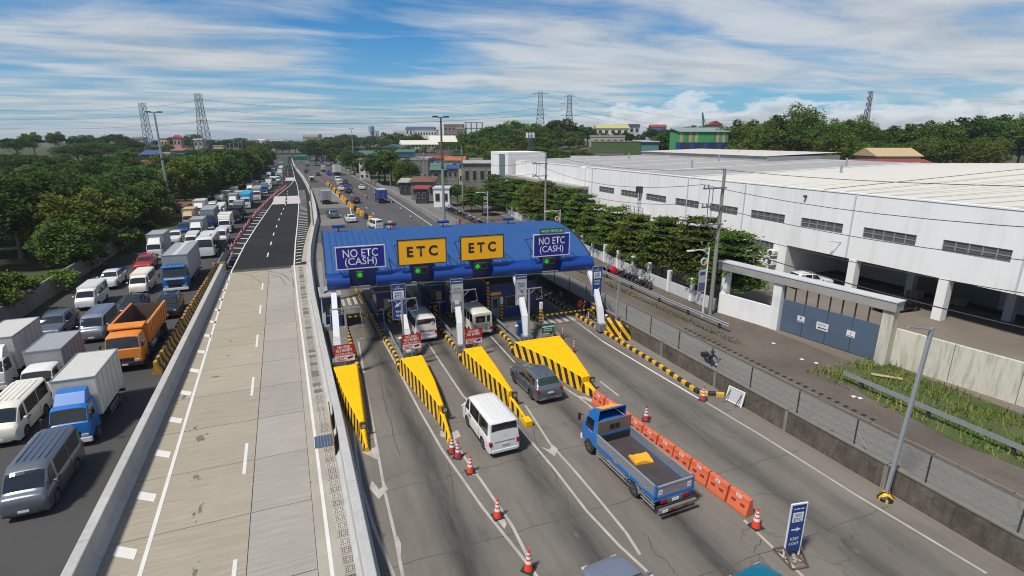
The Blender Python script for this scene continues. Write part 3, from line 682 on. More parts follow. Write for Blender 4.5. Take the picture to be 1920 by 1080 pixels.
t = thing('wire_fence', 'thin wire fence with steel posts on top of the dark concrete wall', 'fence', (WX, 0, 1.3))
pm = MB().box(-.026, .026, -.026, .026, 0, 1.35).box(-.04, .04, -.04, .04, .7, .76).mesh('post', M['darksteel'])
k = 0; y = 2.0
while y < 88:
    place('post', pm, t, (0, y, 0)); k += 1; y += 3.35
for yy in (15.75, 39.2):
    for s in (-1, 1):
        MB().bar((0, yy, 1.1), (0, yy + s * 1.1, 0.0), .04).build('brace', M['galv'], t)
for z in (.12, .5, .9, 1.3): MB().tube((0, -10, z), (0, 88, z), .006, n=4).build('wire', M['darksteel'], t)
mb = MB(); yy = 2.0
while yy < 48:
    for s in (-1, 1):
        a, b = (0, yy, .05), (0, yy + s * 1.2, 1.25)
        mb.bar(a, b, .003)
    yy += .45
struct(mb.build('mesh_wire', M['darksteel'], t), 'stuff')
# ------------------------------------------------------------------ toll islands
def atY(px, py, Y):
    d = _ray(px, py); t = Y / d.y
    return d.x * t, Y, CAM_Z + d.z * t
def stripe_mat(name, expr, period, ca, cb, duty=0.5, rough=0.55):
    """diagonal painted warning stripes along a face: expr = weights of object x, y, z"""
    m = bpy.data.materials.new(name); m.use_nodes = True; t = NT(m); o = t.obj()
    s = t.n('ShaderNodeSeparateXYZ'); t.l(o, s.inputs[0])
    v = t.math('ADD', t.math('ADD', t.math('MULTIPLY', s.outputs[0], expr[0]), t.math('MULTIPLY', s.outputs[1], expr[1])), t.math('MULTIPLY', s.outputs[2], expr[2]))
    v = t.math('ADD', v, t.math('MULTIPLY', t.math('SUBTRACT', t.noise(o, 3.0), 0.5), 0.05))
    f = t.math('FRACT', t.math('ADD', t.math('DIVIDE', v, period), 100.0))
    k = t.math('GREATER_THAN', f, duty)
    g = t.ramp(t.noise(o, 2.2, 7, 0.7), [(0.3, 0.78), (0.7, 1.05)])
    c = t.mix(1.0, t.mix(k, ca, cb), g, 'MULTIPLY')
    d = t.ramp(t.noise(o, 1.6, 8, 0.72, (1, 1, 1), 0, (7, 2, 0)), [(0.55, 0), (0.8, 0.5)])
    c = t.mix(d, c, (0.10, 0.085, 0.06))
    t.l(c, t.p.inputs['Base Color']); t.p.inputs['Roughness'].default_value = rough
    return m
YEL = (0.76, 0.42, 0.006); BLK = (0.020, 0.018, 0.016)
S_side = stripe_mat('island_side_stripes', (0, 1, -0.75), 0.74, YEL, BLK, 0.52)
S_sider = stripe_mat('island_side_stripes_right', (0, 1, -0.75), 0.74, YEL, BLK, 0.52)
S_kerb = stripe_mat('kerb_stripes', (0, 1, 0.9), 0.62, YEL, BLK, 0.5)
S_pole = stripe_mat('post_stripes', (0.7, 0.7, 1), 0.30, YEL, BLK, 0.5)
S_block = stripe_mat('block_stripes', (0.9, -0.35, 0.75), 0.62, YEL, BLK, 0.5)
S_front = stripe_mat('pillar_stripes', (0.9, 0, 0.9), 0.42, YEL, BLK, 0.5)
def island(label, secs, lamp, tail):
    """secs: (y, xl, xr, h) from the rear to the front of the sloped block; tail: same for the low tongue"""
    t = thing('toll_island_nose', label, 'traffic island', (secs[0][1], secs[0][0], 0)); ox, oy = secs[0][1], secs[0][0]
    def ring(y, xl, xr, h, bt=0.20):
        w = (xr - xl); k = min(bt, w * 0.28)
        return [(xl - ox, y - oy, 0.0), (xl + k - ox, y - oy, h - .04), (xl + k + .07 - ox, y - oy, h), (xr - k - .07 - ox, y - oy, h), (xr - k - ox, y - oy, h - .04), (xr - ox, y - oy, 0.0)]
    for nm, ss in (('block', secs), ('tail', tail)):
        mb = MB(); rs = [ring(*s) for s in ss]
        vs_ = [p for r in rs for p in r]; n = 6
        for i in range(len(rs) - 1):
            for k_, mi in ((0, 1), (1, 0), (2, 0), (3, 0), (4, 2)):
                a = i * n + k_; mb.add([vs_[a], vs_[a + 1], vs_[a + 1 + n], vs_[a + n]], [(0, 1, 2, 3)], mi)
        mb.add(rs[0], [tuple(range(6))], 0); mb.add(rs[-1], [tuple(range(5, -1, -1))], 0)
        mb.build(nm, [M['yellow'], S_side, S_sider], t)
    lx, ly, lz = lamp[0] - ox, lamp[1] - oy, lamp[2]
    h = MB().box(lx - .17, lx + .17, ly, ly + .16, lz - .18, lz + .18).build('lamp_housing', M['ink'], t, bevel=.02)
    MB().lathe([(.13, -.03), (.12, 0)], 14, (0, 0, 0), axis='x').mesh('x', M['glass'])
    o = MB().tube((lx, ly - .02, lz), (lx, ly + .02, lz), .125, n=14).build('lens', M['galv'], h)
    return t
island('first yellow striped toll island nose, the narrowest, right beside the ramp barrier', [(35.85, 1.08, 3.06, .85), (31.7, 1.38, 2.80, .85), (27.7, 1.88, 2.52, .82)], (2.26, 27.45, .64),
       [(27.7, 1.95, 2.48, .52), (26.8, 2.0, 2.4, .42), (25.85, 2.06, 2.34, .28)])
island('second yellow striped toll island nose, ending at two red cones', [(35.3, 5.58, 7.56, 1.0), (31.1, 6.08, 7.38, 1.0), (27.6, 6.42, 7.02, .96)], (6.86, 27.35, .74),
       [(27.6, 6.46, 6.98, .56), (26.2, 6.44, 6.82, .42), (25.05, 6.36, 6.66, .30)])
island('third yellow striped toll island nose, between the white van and the grey SUV', [(35.3, 10.18, 12.06, 1.0), (31.15, 10.54, 11.78, 1.0), (27.8, 10.88, 11.46, .96)], (11.34, 27.55, .74),
       [(27.8, 10.92, 11.43, .56), (26.5, 11.0, 11.36, .44), (25.6, 11.0, 11.32, .34)])
MB().box(10.95, 11.38, 24.95, 25.6, 0, .36).build('end_block', M['yellow'], bpy.data.objects['toll_island_nose.002'], loc=(-10.18, -35.3, 0), bevel=.04)
island('fourth yellow striped toll island nose, the widest, leading to the orange barriers', [(35.1, 14.22, 18.46, 1.02), (33.6, 14.72, 18.2, 1.0), (31.2, 15.42, 17.78, 1.0), (27.85, 16.02, 17.02, .96)], (16.86, 27.6, .74),
       [(27.85, 16.1, 16.98, .56), (26.9, 16.28, 16.84, .46), (26.1, 16.42, 16.76, .32)])

def kerb_run(label, pts, cat='kerb'):
    t = thing('striped_kerb', label, cat, (pts[0][0], pts[0][1], 0))
    a = Vector(pts[0]); out_ = []
    ky = MB().prism([(-.16, 0), (.16, 0), (.13, .20), (.06, .25), (-.06, .25), (-.13, .20)], -.20, .20, 'y')
    my = ky.mesh('kerb_block', mat('kerb_yellow', (0.60, 0.33, 0.02), 0.6, var=.18, scale=4, dirt=.35)); mk = ky.mesh('kerb_block', M['stripeblack'])
    i = 0
    for p, q in zip(pts, pts[1:]):
        p = Vector(p); q = Vector(q); L = (q - p).length; n = max(1, int(L / .41)); ang = math.atan2(q.y - p.y, q.x - p.x) - math.pi / 2
        for k in range(n):
            c = p.lerp(q, (k + .5) / n) - a
            o = place('kerb_block', my if i % 2 else mk, t, (c.x, c.y, 0), ang); o.scale = (1, L / n / .41, 1); i += 1
    return t
kerb_run('long yellow and black kerb along the right edge of the truck lane', [(23.15, 61), (23.3, 39), (23.3, 29), (23.05, 24.6), (24.3, 23.75)])
kr = [('left kerb of the second toll island, striped yellow and black', [(5.72, 35.5), (5.92, 38), (5.65, 44), (5.15, 60)]), ('right kerb of the second toll island, beside the ambulance lane', [(7.5, 35.5), (7.5, 46), (7.3, 60)]),
      ('left kerb of the third toll island, behind the ambulance', [(10.32, 35.5), (10.58, 38), (10.45, 44), (10.3, 60)]), ('right kerb of the third toll island, beside the white jeep van', [(12.0, 35.5), (12.2, 46), (12.1, 60)]),
      ('left kerb of the office island, striped yellow and black', [(14.45, 35.4), (15.05, 38), (15.0, 43), (14.9, 60)]), ('right kerb of the office island, beside the truck lane', [(18.4, 35.2), (19.3, 39), (19.5, 60)]),
      ('kerb of the first toll island, beside the leftmost cash lane', [(2.98, 36.0), (3.0, 46), (3.1, 60)])]
for lb, pts in kr: kerb_run(lb, pts)
for x0, x1, ys_ in ((1.5, 2.9, 35.9), (5.75, 7.4, 35.4), (10.45, 12.0, 35.4), (15.1, 18.6, 35.2)):
    mb = MB(); mb.box(x0, x1, ys_, 60, 0, .19); struct(mb.build('island_pavement', G_island))
struct(MB().box(23.4, WX - .2, 24.3, 61, 0, .12).build('island_pavement', G_island))

# ------------------------------------------------------------------ the canopy
CX0, CY0, CRZ, TILT = 1.55, 41.4, -0.034, 0.010
cn = thing('toll_canopy', 'blue barrel vaulted toll plaza canopy over four lanes', 'canopy', (CX0, CY0, 0), CRZ); cn.rotation_euler = (0, TILT, CRZ)
CW = 22.4
def cl(x, y, z=0.0):  # canopy frame -> ground
    c, s = math.cos(CRZ), math.sin(CRZ); return (CX0 + c * x - s * y, CY0 + s * x + c * y, z - TILT * x if z else 0.0)
arcR, sag = 15.2, 2.0; half = 7.4; zc0 = 8.0 - arcR
def arc(y, off=0.0):
    th = math.asin((y - half) / arcR * .999); return (half + (arcR + off) * math.sin(th), zc0 + (arcR + off) * math.cos(th))
def roof_pt(u, off=0.0):   # u 0..1 front to back, steeper towards the eaves
    a = -0.52 + 1.04 * u; R1 = 14.6
    z = 8.0 - R1 * (1 - math.cos(a)) ; y = half + R1 * math.sin(a)
    return (y + off * math.sin(a), z + off * math.cos(a))
NP = 46; pw = CW / NP
mb = MB(); n = 30
P = [roof_pt(i / n) for i in range(n + 1)]
rings = []
for y, z in P: rings.append([(0.0, y, z), (.03, y, z + .055), (.06, y, z), (pw - .004, y, z), (pw - .004, y, z - .08), (0, y, z - .08)])
mb.loft(rings)
pm = mb.mesh('roof_panel', M['roofblue'], smooth=30)
for k in range(NP): place('roof_panel', pm, cn, (k * pw, 0, 0))
for x in (-.06, CW + .02):
    mb = MB(); mb.loft([[(x, *roof_pt(i / n, .08)), (x + .05, *roof_pt(i / n, .08)), (x + .05, *roof_pt(i / n, -.55)), (x, *roof_pt(i / n, -.55))] for i in range(n + 1)])
    mb.build('end_arch', M['darksteel'], cn)
MB().box(.2, CW - .2, .6, 2 * half - .6, 5.15, 5.25).build('ceiling', mat('canopy_ceiling', (0.05, 0.055, 0.065), 0.7), cn)
# rolled fascia with flat recesses for the signals
f0y, f0z = roof_pt(0)
prof = []
for i in range(9):
    a = R_(100 + i * 20); prof.append((f0y - .30 + .62 * math.cos(a) * 1.0, 5.45 + .55 * math.sin(a)))
prof = [(f0y + .15, 6.05)] + prof + [(f0y + .15, 4.92)]
REC = [(1.65, 3.6), (6.3, 8.1), (11.25, 13.05), (17.45, 19.3)]
cuts = [0.0] + [v for r in REC for v in r] + [CW]
for i in range(0, len(cuts) - 1):
    a, b = cuts[i], cuts[i + 1]
    if i % 2 == 0: MB().prism(prof, a, b, 'x').build('fascia_roll', M['fasciablue'], cn, smooth=45)
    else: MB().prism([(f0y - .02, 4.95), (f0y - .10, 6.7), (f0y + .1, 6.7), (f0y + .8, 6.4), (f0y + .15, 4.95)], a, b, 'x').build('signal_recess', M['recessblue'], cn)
MB().box(0, CW, f0y - .35, f0y - .2, 4.82, 4.92).build('gutter', M['galv'], cn)
for i, (xb, xt) in enumerate(((.30, .45), (5.35, 5.05), (9.3, 9.72), (14.7, 15.1), (21.75, 22.1))):
    pts = [(xb + (xt - xb) * f, y, z) for f, y, z in ((0, -4.25 + .5 * (i == 4), .75), (.2, -3.55 + .4 * (i == 4), 2.2), (.55, -2.1 + .2 * (i == 4), 3.75), (1, .25, 5.05 + TILT * xt))]
    mb = MB()
    for k in range(3): mb.bar(pts[k], (*pts[k + 1][:2], pts[k + 1][2] + .03), .38 - .03 * k, .50 - .05 * k, 0, (1, 0, 0))
    mb.build('column', M['steelwhite'], cn, bevel=.02)
    MB().box(xb - .40, xb + .40, -4.66 + .5 * (i == 4), -3.86 + .5 * (i == 4), .15 + TILT * xb, .82 + TILT * xb).build('pedestal', M['steelgrey'], cn, bevel=.03)
    mb = MB(); mb.bar((xb, 13.5, .1), (xb, 13.8, 5.2), .35); mb.build('rear_column', M['steelwhite'], cn)
mb = MB(); mb.bar((-.45, 4.2, 0), (-.35, 6.9, 5.6), .3); mb.box(-.65, .0, 3.9, 4.5, .0, .6); mb.build('side_column', M['galv'], cn)
for x in (1.2, 5.2, 12.0, 14.5): pass
for i, (x, z, lb) in enumerate([(1.5, 0, 'first'), (6.0, 0, 'second'), (10.9, 0, 'third'), (17.4, 0, 'fourth')]):
    u = .52; y, z = roof_pt(u)
    v = thing('roof_floodlight', f"small blue floodlight hood on the canopy ridge, {['nearest the ramp end', 'above the leftmost yellow sign', 'between the two yellow signs', 'behind the right yellow sign'][i]}", 'floodlight', cl(x, y, z), CRZ, 'floodlight hoods along the canopy ridge')
    MB().tube((0, 0, -.05), (0, 0, .42), .05).build('stem', M['darksteel'], v)
    MB().prism([(-.14, .38), (.14, .38), (.20, .5), (.14, .62), (-.14, .62), (-.20, .5)], -.55, .55, 'x').build('hood', M['fasciablue'], v, bevel=.02)
for x, lb in ((3.2, 'left'), (5.3, 'mid'), (9.0, 'right')):
    y, z = roof_pt(.5); o = MB().tube((0, 0, 0), (0, 0, 1.0), .018, n=5).build('roof_antenna', M['galv'], None, cl(x, y, z), CRZ)
    tag(o, {'left': 'thin whip antenna on the canopy roof, leftmost', 'mid': 'thin whip antenna with a white collar on the canopy roof', 'right': 'thin whip antenna on the canopy roof near the yellow sign'}[lb], 'antenna')

# ------------------------------------------------------------------ overhead lane signs and signals
def board(name, label, cat, loc, rz, wd, ht, face, frame, tilt=0.0, depth=.09, fw=.05, group=None):
    t = thing(name, label, cat, loc, rz, group); t.rotation_euler = (tilt, 0, rz)
    MB().box(-wd / 2, wd / 2, 0, depth, 0, ht).build('panel', face, t)
    mb = MB()
    for a in ((-wd / 2 - fw / 2, wd / 2 + fw / 2, -.02, depth + .02, -fw / 2, fw / 2), (-wd / 2 - fw / 2, wd / 2 + fw / 2, -.02, depth + .02, ht - fw / 2, ht + fw / 2), (-wd / 2 - fw / 2, -wd / 2 + fw / 2, -.02, depth + .02, fw / 2, ht - fw / 2), (wd / 2 - fw / 2, wd / 2 + fw / 2, -.02, depth + .02, fw / 2, ht - fw / 2)): mb.box(*a)
    mb.build('frame', frame, t)
    return t
def words(t, s, x, z, h, m, wd=None, bold=0.0, y=-.012):
    return place('lettering', text_mesh(s, h, m, wd, bold), t, (x, y, z))
def lines(t, x, z, wd, m, n=1, gap=.1, h=.03, y=-.014):   # print too small to read
    mb = MB(); r2 = random.Random(n)
    for k in range(n):
        a = x - wd / 2; e = x + wd / 2 * (1 if k == 0 else r2.uniform(.5, 1))
        while a < e - .02: b = min(e, a + r2.uniform(.06, .18)); mb.add([(a, y, z - k * gap - h / 2), (b, y, z - k * gap - h / 2), (b, y, z - k * gap + h / 2), (a, y, z - k * gap + h / 2)], [(0, 1, 2, 3)]); a = b + .03
    return struct(mb.build('fine_print', m, t), 'stuff')
def arrow(t, x, z, L, ang, m, y=-.012, wd=.32):
    w2 = L * wd
    pts = [(-L / 2, -w2 * .22), (L * .05, -w2 * .22), (L * .05, -w2 * .6), (L / 2, 0), (L * .05, w2 * .6), (L * .05, w2 * .22), (-L / 2, w2 * .22)]
    c, s = math.cos(ang), math.sin(ang)
    return MB().add([(x + c * a - s * b, y, z + s * a + c * b) for a, b in pts], [tuple(range(7))]).build('arrow', m, t)
YS = -.75
for i, (x0, x1, z0, z1, kind, lb) in enumerate([
        (.86, 4.40, 6.55, 8.22, 'cash', 'blue NO ETC (CASH) sign at the left end of the canopy'), (5.40, 9.16, 6.55, 8.50, 'etc', 'yellow ETC sign on the canopy, left of the two'),
        (10.35, 13.95, 6.58, 8.52, 'etc', 'yellow ETC sign on the canopy, right of the two'), (16.65, 19.95, 6.50, 8.36, 'cash', 'blue NO ETC (CASH) sign under the green WIDE VEHICLES sign')]):
    wd, ht = x1 - x0, z1 - z0
    t = board('lane_sign', lb, 'lane sign', cl((x0 + x1) / 2, YS, z0), CRZ, wd, ht, M['signblue'] if kind == 'cash' else M['signyellow'], M['steelwhite'] if kind == 'cash' else M['ink'], fw=.07)
    if kind == 'cash':
        words(t, 'NO ETC', 0, ht * .70, .62, M['signwhite'], wd * .72, .006); words(t, '(CASH)', 0, ht * .28, .72, M['signwhite'], wd * .66, .006)
    else: words(t, 'E T C', 0, ht * .52, .84, M['ink'], wd * .64, .035)
    br = MB()
    for xx in (-wd * .5, wd * .5):
        br.bar((xx, .05, ht * .85), (xx, 1.9, ht * .62), .06); br.bar((xx, .05, ht * .12), (xx, 1.0, ht * .0), .06); br.bar((xx, 1.9, ht * .62), (xx, .1, ht * .12), .05)
    br.build('bracket', M['recessblue'], t)
t = board('name_sign', 'small green WIDE VEHICLES sign above the right blue sign', 'sign', cl(18.3, YS - .02, 8.44), CRZ, 2.2, .40, M['signgreen'], M['signgreen'], fw=.03)
words(t, 'WIDE VEHICLES', 0, .20, .21, M['signwhite'], 2.0, .006)
for i, (x, two, lb) in enumerate([(2.5, False, 'single green signal under the left cash sign'), (6.95, True, 'green signal with a dark twin under the left yellow sign'), (11.9, True, 'green signal with a dark twin under the right yellow sign'), (18.1, True, 'green signal with a dark twin under the right cash sign')]):
    t = thing('lane_signal', lb, 'lane signal', cl(x, -.30 + f0y, 5.62), CRZ)
    for k in range(2 if two else 1):
        c = k * .56
        b = MB().box(c - .26, c + .26, 0, .2, 0, .52).build('housing', M['rimgrey'], t)
        MB().box(c - .21, c + .21, -.012, 0, .05, .47).build('face', M['ink'] if k or True else M['ink'], b)
        if k == 0: MB().tube((c, -.03, .26), (c, -.014, .26), .185, n=18).build('lamp', M['lampgreen'], b)

# ------------------------------------------------------------------ banners on the columns, red notices, posts
def banner(px0, px1, py0, py1, Y, label, kind):
    xa, _, za = atY((px0 + px1) / 2 - (px1 - px0) / 2, py1, Y); xb, _, zb = atY(px1, py1 - 1.0, Y); _, _, zt = atY((px0 + px1) / 2, py0, Y)
    wd = xb - xa; ht = zt - za
    face = {'this': M['boardblue'], 'pass': M['boardblue'], 'keep': M['signgrey'], 'truck': M['signgrey']}[kind]
    t = board('banner_board', label, 'banner', ((xa + xb) / 2, Y, za), CRZ, wd, ht, face, M['galv'], depth=.05, fw=.03)
    W = M['signwhite']
    if kind in ('this', 'pass'):
        words(t, 'MPT', 0, ht * .93, .07, W, wd * .25, .004); lines(t, 0, ht * .88, wd * .7, W, 1, .1, .045)
        MB().box(-wd * .38, wd * .38, -.012, -.002, ht * .60, ht * .82).build('plate', W, t)
        words(t, 'NO', 0, ht * .755, ht * .075, M['boardblue'], wd * .45, .02, -.02); words(t, 'ETC', 0, ht * .665, ht * .075, M['boardblue'], wd * .55, .02, -.02)
        if kind == 'this':
            arrow(t, -.03 * wd, ht * .44, wd * .75, R_(218), W); words(t, 'THIS', 0, ht * .22, ht * .07, W, wd * .55, .02); words(t, 'WAY', 0, ht * .11, ht * .07, W, wd * .55, .02)
        else:
            words(t, 'PASS', 0, ht * .51, ht * .065, W, wd * .6, .02); words(t, 'THRU', 0, ht * .41, ht * .065, W, wd * .6, .02); arrow(t, 0, ht * .18, wd * .75, R_(218), W)
    else:
        MB().box(-wd * .5, wd * .5, -.012, -.002, ht * .86, ht * .99).build('header', M['boardblue'], t); lines(t, 0, ht * .925, wd * .75, W, 1, .1, .06, -.02)
        if kind == 'truck':
            words(t, 'TRUCK', 0, ht * .70, ht * .06, M['boardblue'], wd * .7, .02); words(t, 'LANE', 0, ht * .62, ht * .06, M['boardblue'], wd * .55, .02); arrow(t, 0, ht * .46, wd * .62, R_(-48), M['boardblue'], wd=.28)
            lines(t, 0, ht * .30, wd * .65, M['ink'], 3, ht * .045, .035)
        else:
            words(t, 'HAVE YOUR', 0, ht * .70, .10, M['ink'], wd * .66, .006); words(t, 'STICKER', 0, ht * .64, .10, M['ink'], wd * .5, .006); words(t, 'CHECKED NOW', 0, ht * .58, .10, M['ink'], wd * .82, .006)
            MB().box(-wd * .5, wd * .5, -.012, -.002, ht * .02, ht * .30).build('picture', M['steelgrey'], t); MB().box(-wd * .22, wd * .16, -.02, -.012, ht * .22, ht * .34).build('car_picture', W, t); MB().box(-wd * .5, wd * .5, -.022, -.012, ht * .01, ht * .07).build('footer', M['boardblue'], t)
    MB().bar((0, .06, ht * .5), (0, .9, ht * .5), .07).build('arm', M['galv'], t)
banner(737, 763, 533, 600, 38.4, 'dark blue NO ETC THIS WAY banner on the second column', 'this')
banner(847, 869, 523, 585, 38.4, 'pale grey banner with blue header on the third column', 'keep')
banner(967, 987, 515, 572, 38.4, 'pale grey TRUCK LANE banner on the fourth column', 'truck')
banner(1110, 1127, 500, 555, 38.4, 'dark blue NO ETC PASS THRU banner on the rightmost column', 'pass')
def notice(px0, px1, py0, py1, Y, label, tailg=True):
    xa, _, za = atY(px0, py1, Y); xb, _, _ = atY(px1, py1 - 4, Y); _, _, zt = atY((px0 + px1) / 2, py0, Y); wd = xb - xa; ht = zt - za
    t = board('notice_board', label, 'notice board', ((xa + xb) / 2, Y, za), -.03, wd, ht, M['signwhite'], M['signred'], depth=.04, fw=.02)
    MB().box(-wd / 2, wd / 2, -.008, 0, ht * .36, ht).build('header', M['signred'], t); W = M['signwhite']
    words(t, 'NO RFID', 0, ht * .87, ht * .17, W, wd * .62, .02, -.015); words(t, 'NO ENTRY', 0, ht * .66, ht * .19, W, wd * .80, .02, -.015)
    if tailg: words(t, 'NO TAILGATING', 0, ht * .45, ht * .12, W, wd * .85, .01, -.015)
    else: words(t, 'NO TAILGATING', 0, ht * .30, ht * .08, M['signred'], wd * .85, .0, -.015)
    lines(t, -wd * .16, ht * .26, wd * .5, M['signred'], 3, ht * .09, ht * .045)
    MB().add([(wd * .12, -.01, ht * .22), (wd * .38, -.01, ht * .30), (wd * .42, -.01, ht * .20), (wd * .17, -.01, ht * .10)], [(0, 1, 2, 3)]).build('camera_picture', M['ink'], t)
    MB().bar((0, .06, -za + .1), (0, .06, ht * .8), .10).build('post', M['galv'], t)
notice(628, 666, 646, 680, 36.2, 'red and white NO RFID NO ENTRY notice on the first island')
notice(755, 790, 627, 657, 35.9, 'red and white NO RFID NO ENTRY notice behind the second island nose')
notice(873, 904, 617, 646, 35.9, 'red and white NO RFID NO ENTRY notice in front of the white jeep van', False)
for i, (bx, by, tx, ty, L, R2) in enumerate([(656, 690, 645, 578, 30, 40), (759, 668, 756, 561, 22, 20), (870, 655, 864, 545, 20, 20), (991, 648, 985, 542, 20, 22)]):
    Y = 36.3; xb, _, _ = atY(bx, by, Y); _, _, zt = atY(tx, ty, Y)
    t = thing('gantry_post', ['slim grey post with cross arm on the first island', 'slim grey post with cross arm in front of the THIS WAY banner', 'slim grey post with cross arm beside the pale banner with picture', 'slim grey post with cross arm beside the TRUCK LANE banner'][i], 'post', (xb, Y, 0))
    MB().bar((0, 0, .1), (0, 0, zt), .13).build('post', M['galv'], t)
    MB().bar((-.95, 0, zt), (1.05, 0, zt), .07).build('cross_arm', M['galv'], t)
    MB().bar((0, 0, zt - .5), (.55, 0, zt), .045).build('brace', M['galv'], t); MB().bar((0, 0, zt - .5), (-.55, 0, zt), .045).build('brace', M['galv'], t)
    MB().path([(1.0, 0, zt), (1.15, 0, zt - .9 - (1.4 if i == 0 else 0)), (.6, 0, zt - .95 - (1.45 if i == 0 else 0))], .022, 5).build('cable_loop', M['galv'], t)
    if i == 0: MB().path([(-.95, 0, zt), (-1.0, 0, zt - 2.2), (-.1, 0, zt - 2.2)], .022, 5).build('cable_loop', M['galv'], t)

# ------------------------------------------------------------------ booths and the office under the canopy
def booth(label, x0, x1, y0, y1, h=2.75, front=True, paper=True):
    t = thing('toll_booth', label, 'toll booth', ((x0 + x1) / 2, y0, .19)); w2 = (x1 - x0) / 2; d = y1 - y0
    MB().box(-w2, w2, 0, d, 0, 1.12).build('lower_wall', M['boothblue'], t)
    mb = MB()
    for x in (-w2, w2 - .12): mb.box(x, x + .12, 0, .12, 1.12, h - .5); mb.box(x, x + .12, d - .12, d, 1.12, h - .5)
    mb.build('corner_post', M['boothblue'], t)
    MB().box(-w2, w2, 0, d, h - .5, h).build('upper_wall', M['boothblue'], t)
    MB().box(-w2 - .15, w2 + .15, -.2, d + .1, h, h + .12).build('roof', M['concrete'], t)
    MB().box(-w2 + .12, w2 - .12, .05, .07, 1.12, h - .5).build('window', M['window'], t); MB().box(-w2 + .04, -w2 + .06, .12, d - .12, 1.12, h - .5).build('window', M['window'], t); MB().box(w2 - .06, w2 - .04, .12, d - .12, 1.12, h - .5).build('window', M['window'], t)
    if paper: MB().box(-.12, w2 * .55, .02, .04, 1.25, h - .65).build('notice', mat('pink_notice', (0.42, 0.33, 0.34), 0.7), t)
    MB().box(-w2 - .04, w2 + .04, -.04, .0, 1.04, 1.12).build('counter', M['galv'], t)
    return t
booth('blue toll booth beside the ramp barrier, partly behind the first column', 1.25, 2.75, 46.2, 49.2)
booth('blue toll booth left of the ambulance lane', 5.75, 7.25, 46.0, 50.0)
booth('blue toll booth between the ambulance lane and the jeep van lane', 10.7, 12.1, 46.6, 50.6)
t = thing('toll_office', 'dark blue toll office with door and window on the widest island', 'office booth', (17.35, 43.1, .19))
MB().box(-2.15, 2.25, 0, 9.5, 0, 3.15).build('wall', M['boothblue'], t); MB().box(-2.35, 2.4, -.2, 9.7, 3.15, 3.3).build('roof', M['darksteel'], t)
d = MB().box(-1.95, -1.1, -.05, -.003, 0, 2.1).build('door', mat('door_grey', (0.22, 0.25, 0.29), .5), t)
MB().box(-1.80, -1.38, -.07, -.05, 1.0, 1.85).build('pane', M['window'], d)
f = MB().box(-.55, 1.75, -.05, -.003, .95, 2.0).build('window', M['galv'], t); MB().box(-.50, .55, -.07, -.05, 1.0, 1.95).build('pane', M['window'], f); MB().box(.62, 1.70, -.07, -.05, 1.0, 1.95).build('pane', M['window'], f)
MB().box(-2.0, -1.0, -.06, -.003, 2.2, 2.5).build('door_sign', M['signyellow'], t)
MB().box(-2.38, -2.18, -.22, -.02, 0, 3.14).build('striped_corner', S_pole, t); MB().bar((-2.28, -.1, 3.42), (-2.28, 9.0, 3.42), .26, .22).build('striped_beam', stripe_mat('beam_stripes', (0, 1, .8), .42, YEL, BLK), t)
o = tag(MB().box(-.3, .3, 0, .45, 0, 1.25).build('blue_cabinet', M['boardblue'], None, (16.3, 38.0, .19)), 'dark blue cabinet on the office island, left of the fourth column', 'cabinet')
# crash rails and posts of each island
RW = [(-.02, 0), (.06, .05), (-.02, .10), (.06, .15), (-.02, .20), (-.05, .20), (-.05, 0)]
for i, (x, ya, yb, lb) in enumerate([(6.1, 36.0, 44.2, 'steel rail along the left side of the second island'), (10.8, 36.0, 44.4, 'steel rail along the left side of the third island'), (15.35, 36.0, 42.6, 'steel rail along the left side of the office island'), (18.7, 35.8, 40.0, 'steel rail along the right side of the office island'), (23.7, 35.4, 40.3, 'dark steel rail beside the rightmost column, front length'), (23.65, 41.2, 47.5, 'dark steel rail beside the rightmost column, rear length')]):
    t = thing('island_rail', lb, 'guard rail', (x, ya, .19)); mb = MB(); sweep(mb, RW, [(0, 0, .35), (0, yb - ya, .35)], 0, -1); mb.build('rail', M['steelgrey'] if i < 4 else M['darksteel'], t)
    for yy in (.15, (yb - ya) / 2, yb - ya - .15): MB().box(.02, .14, yy - .06, yy + .06, 0, .6).build('post', M['darksteel'], t)
for x, Y, lb in ((6.35, 38.4, 'grey bollard with pale cap on the second island'), (11.1, 38.8, 'grey bollard with pale cap on the third island'), (15.6, 37.6, 'thick grey bollard on the office island'), (23.75, 37.2, 'thick grey bollard left of the rightmost column')):
    t = thing('bollard', lb, 'bollard', (x, Y, .19)); MB().tube((0, 0, 0), (0, 0, 1.15), .13, n=12).build('post', M['steelgrey'], t); MB().tube((0, 0, 1.15), (0, 0, 1.2), .14, .11, 12).build('cap', M['signwhite'], t)
# boom gates
def boom(label, x, Y, L, lift, cols, dirn=-1):
    t = thing('boom_gate', label, 'boom gate', (x, Y, .19))
    MB().box(-.17, .17, -.17, .17, 0, 1.0).build('cabinet', S_front, t, bevel=.02); n = int(L / .22); c, s = math.cos(lift), math.sin(lift)
    for k in range(n):
        a, b = k * L / n, (k + 1) * L / n
        MB().bar((dirn * a * c, -.22, .92 + a * s), (dirn * b * c, -.22, .92 + b * s), .055, .09).build('arm_segment', cols[k % 2], t)
boom('boom gate with yellow and black arm across the leftmost lane', 6.75, 45.7, 3.5, R_(1), (M['yellow'], M['ink']))
boom('boom gate with yellow and black arm across the ambulance lane', 11.0, 46.0, 2.9, R_(1), (M['yellow'], M['ink']))
boom('boom gate with red and white arm ahead of the white jeep van', 15.5, 45.4, 3.0, R_(1), (M['signwhite'], M['conedull']))
boom('boom gate with long striped arm across the truck lane', 24.05, 40.0, 5.2, R_(0), (M['yellow'], M['ink']))
boom('boom gate with red and white raised arm right of the office', 19.3, 44.2, 2.8, R_(14), (M['signwhite'], M['conedull']), 1)
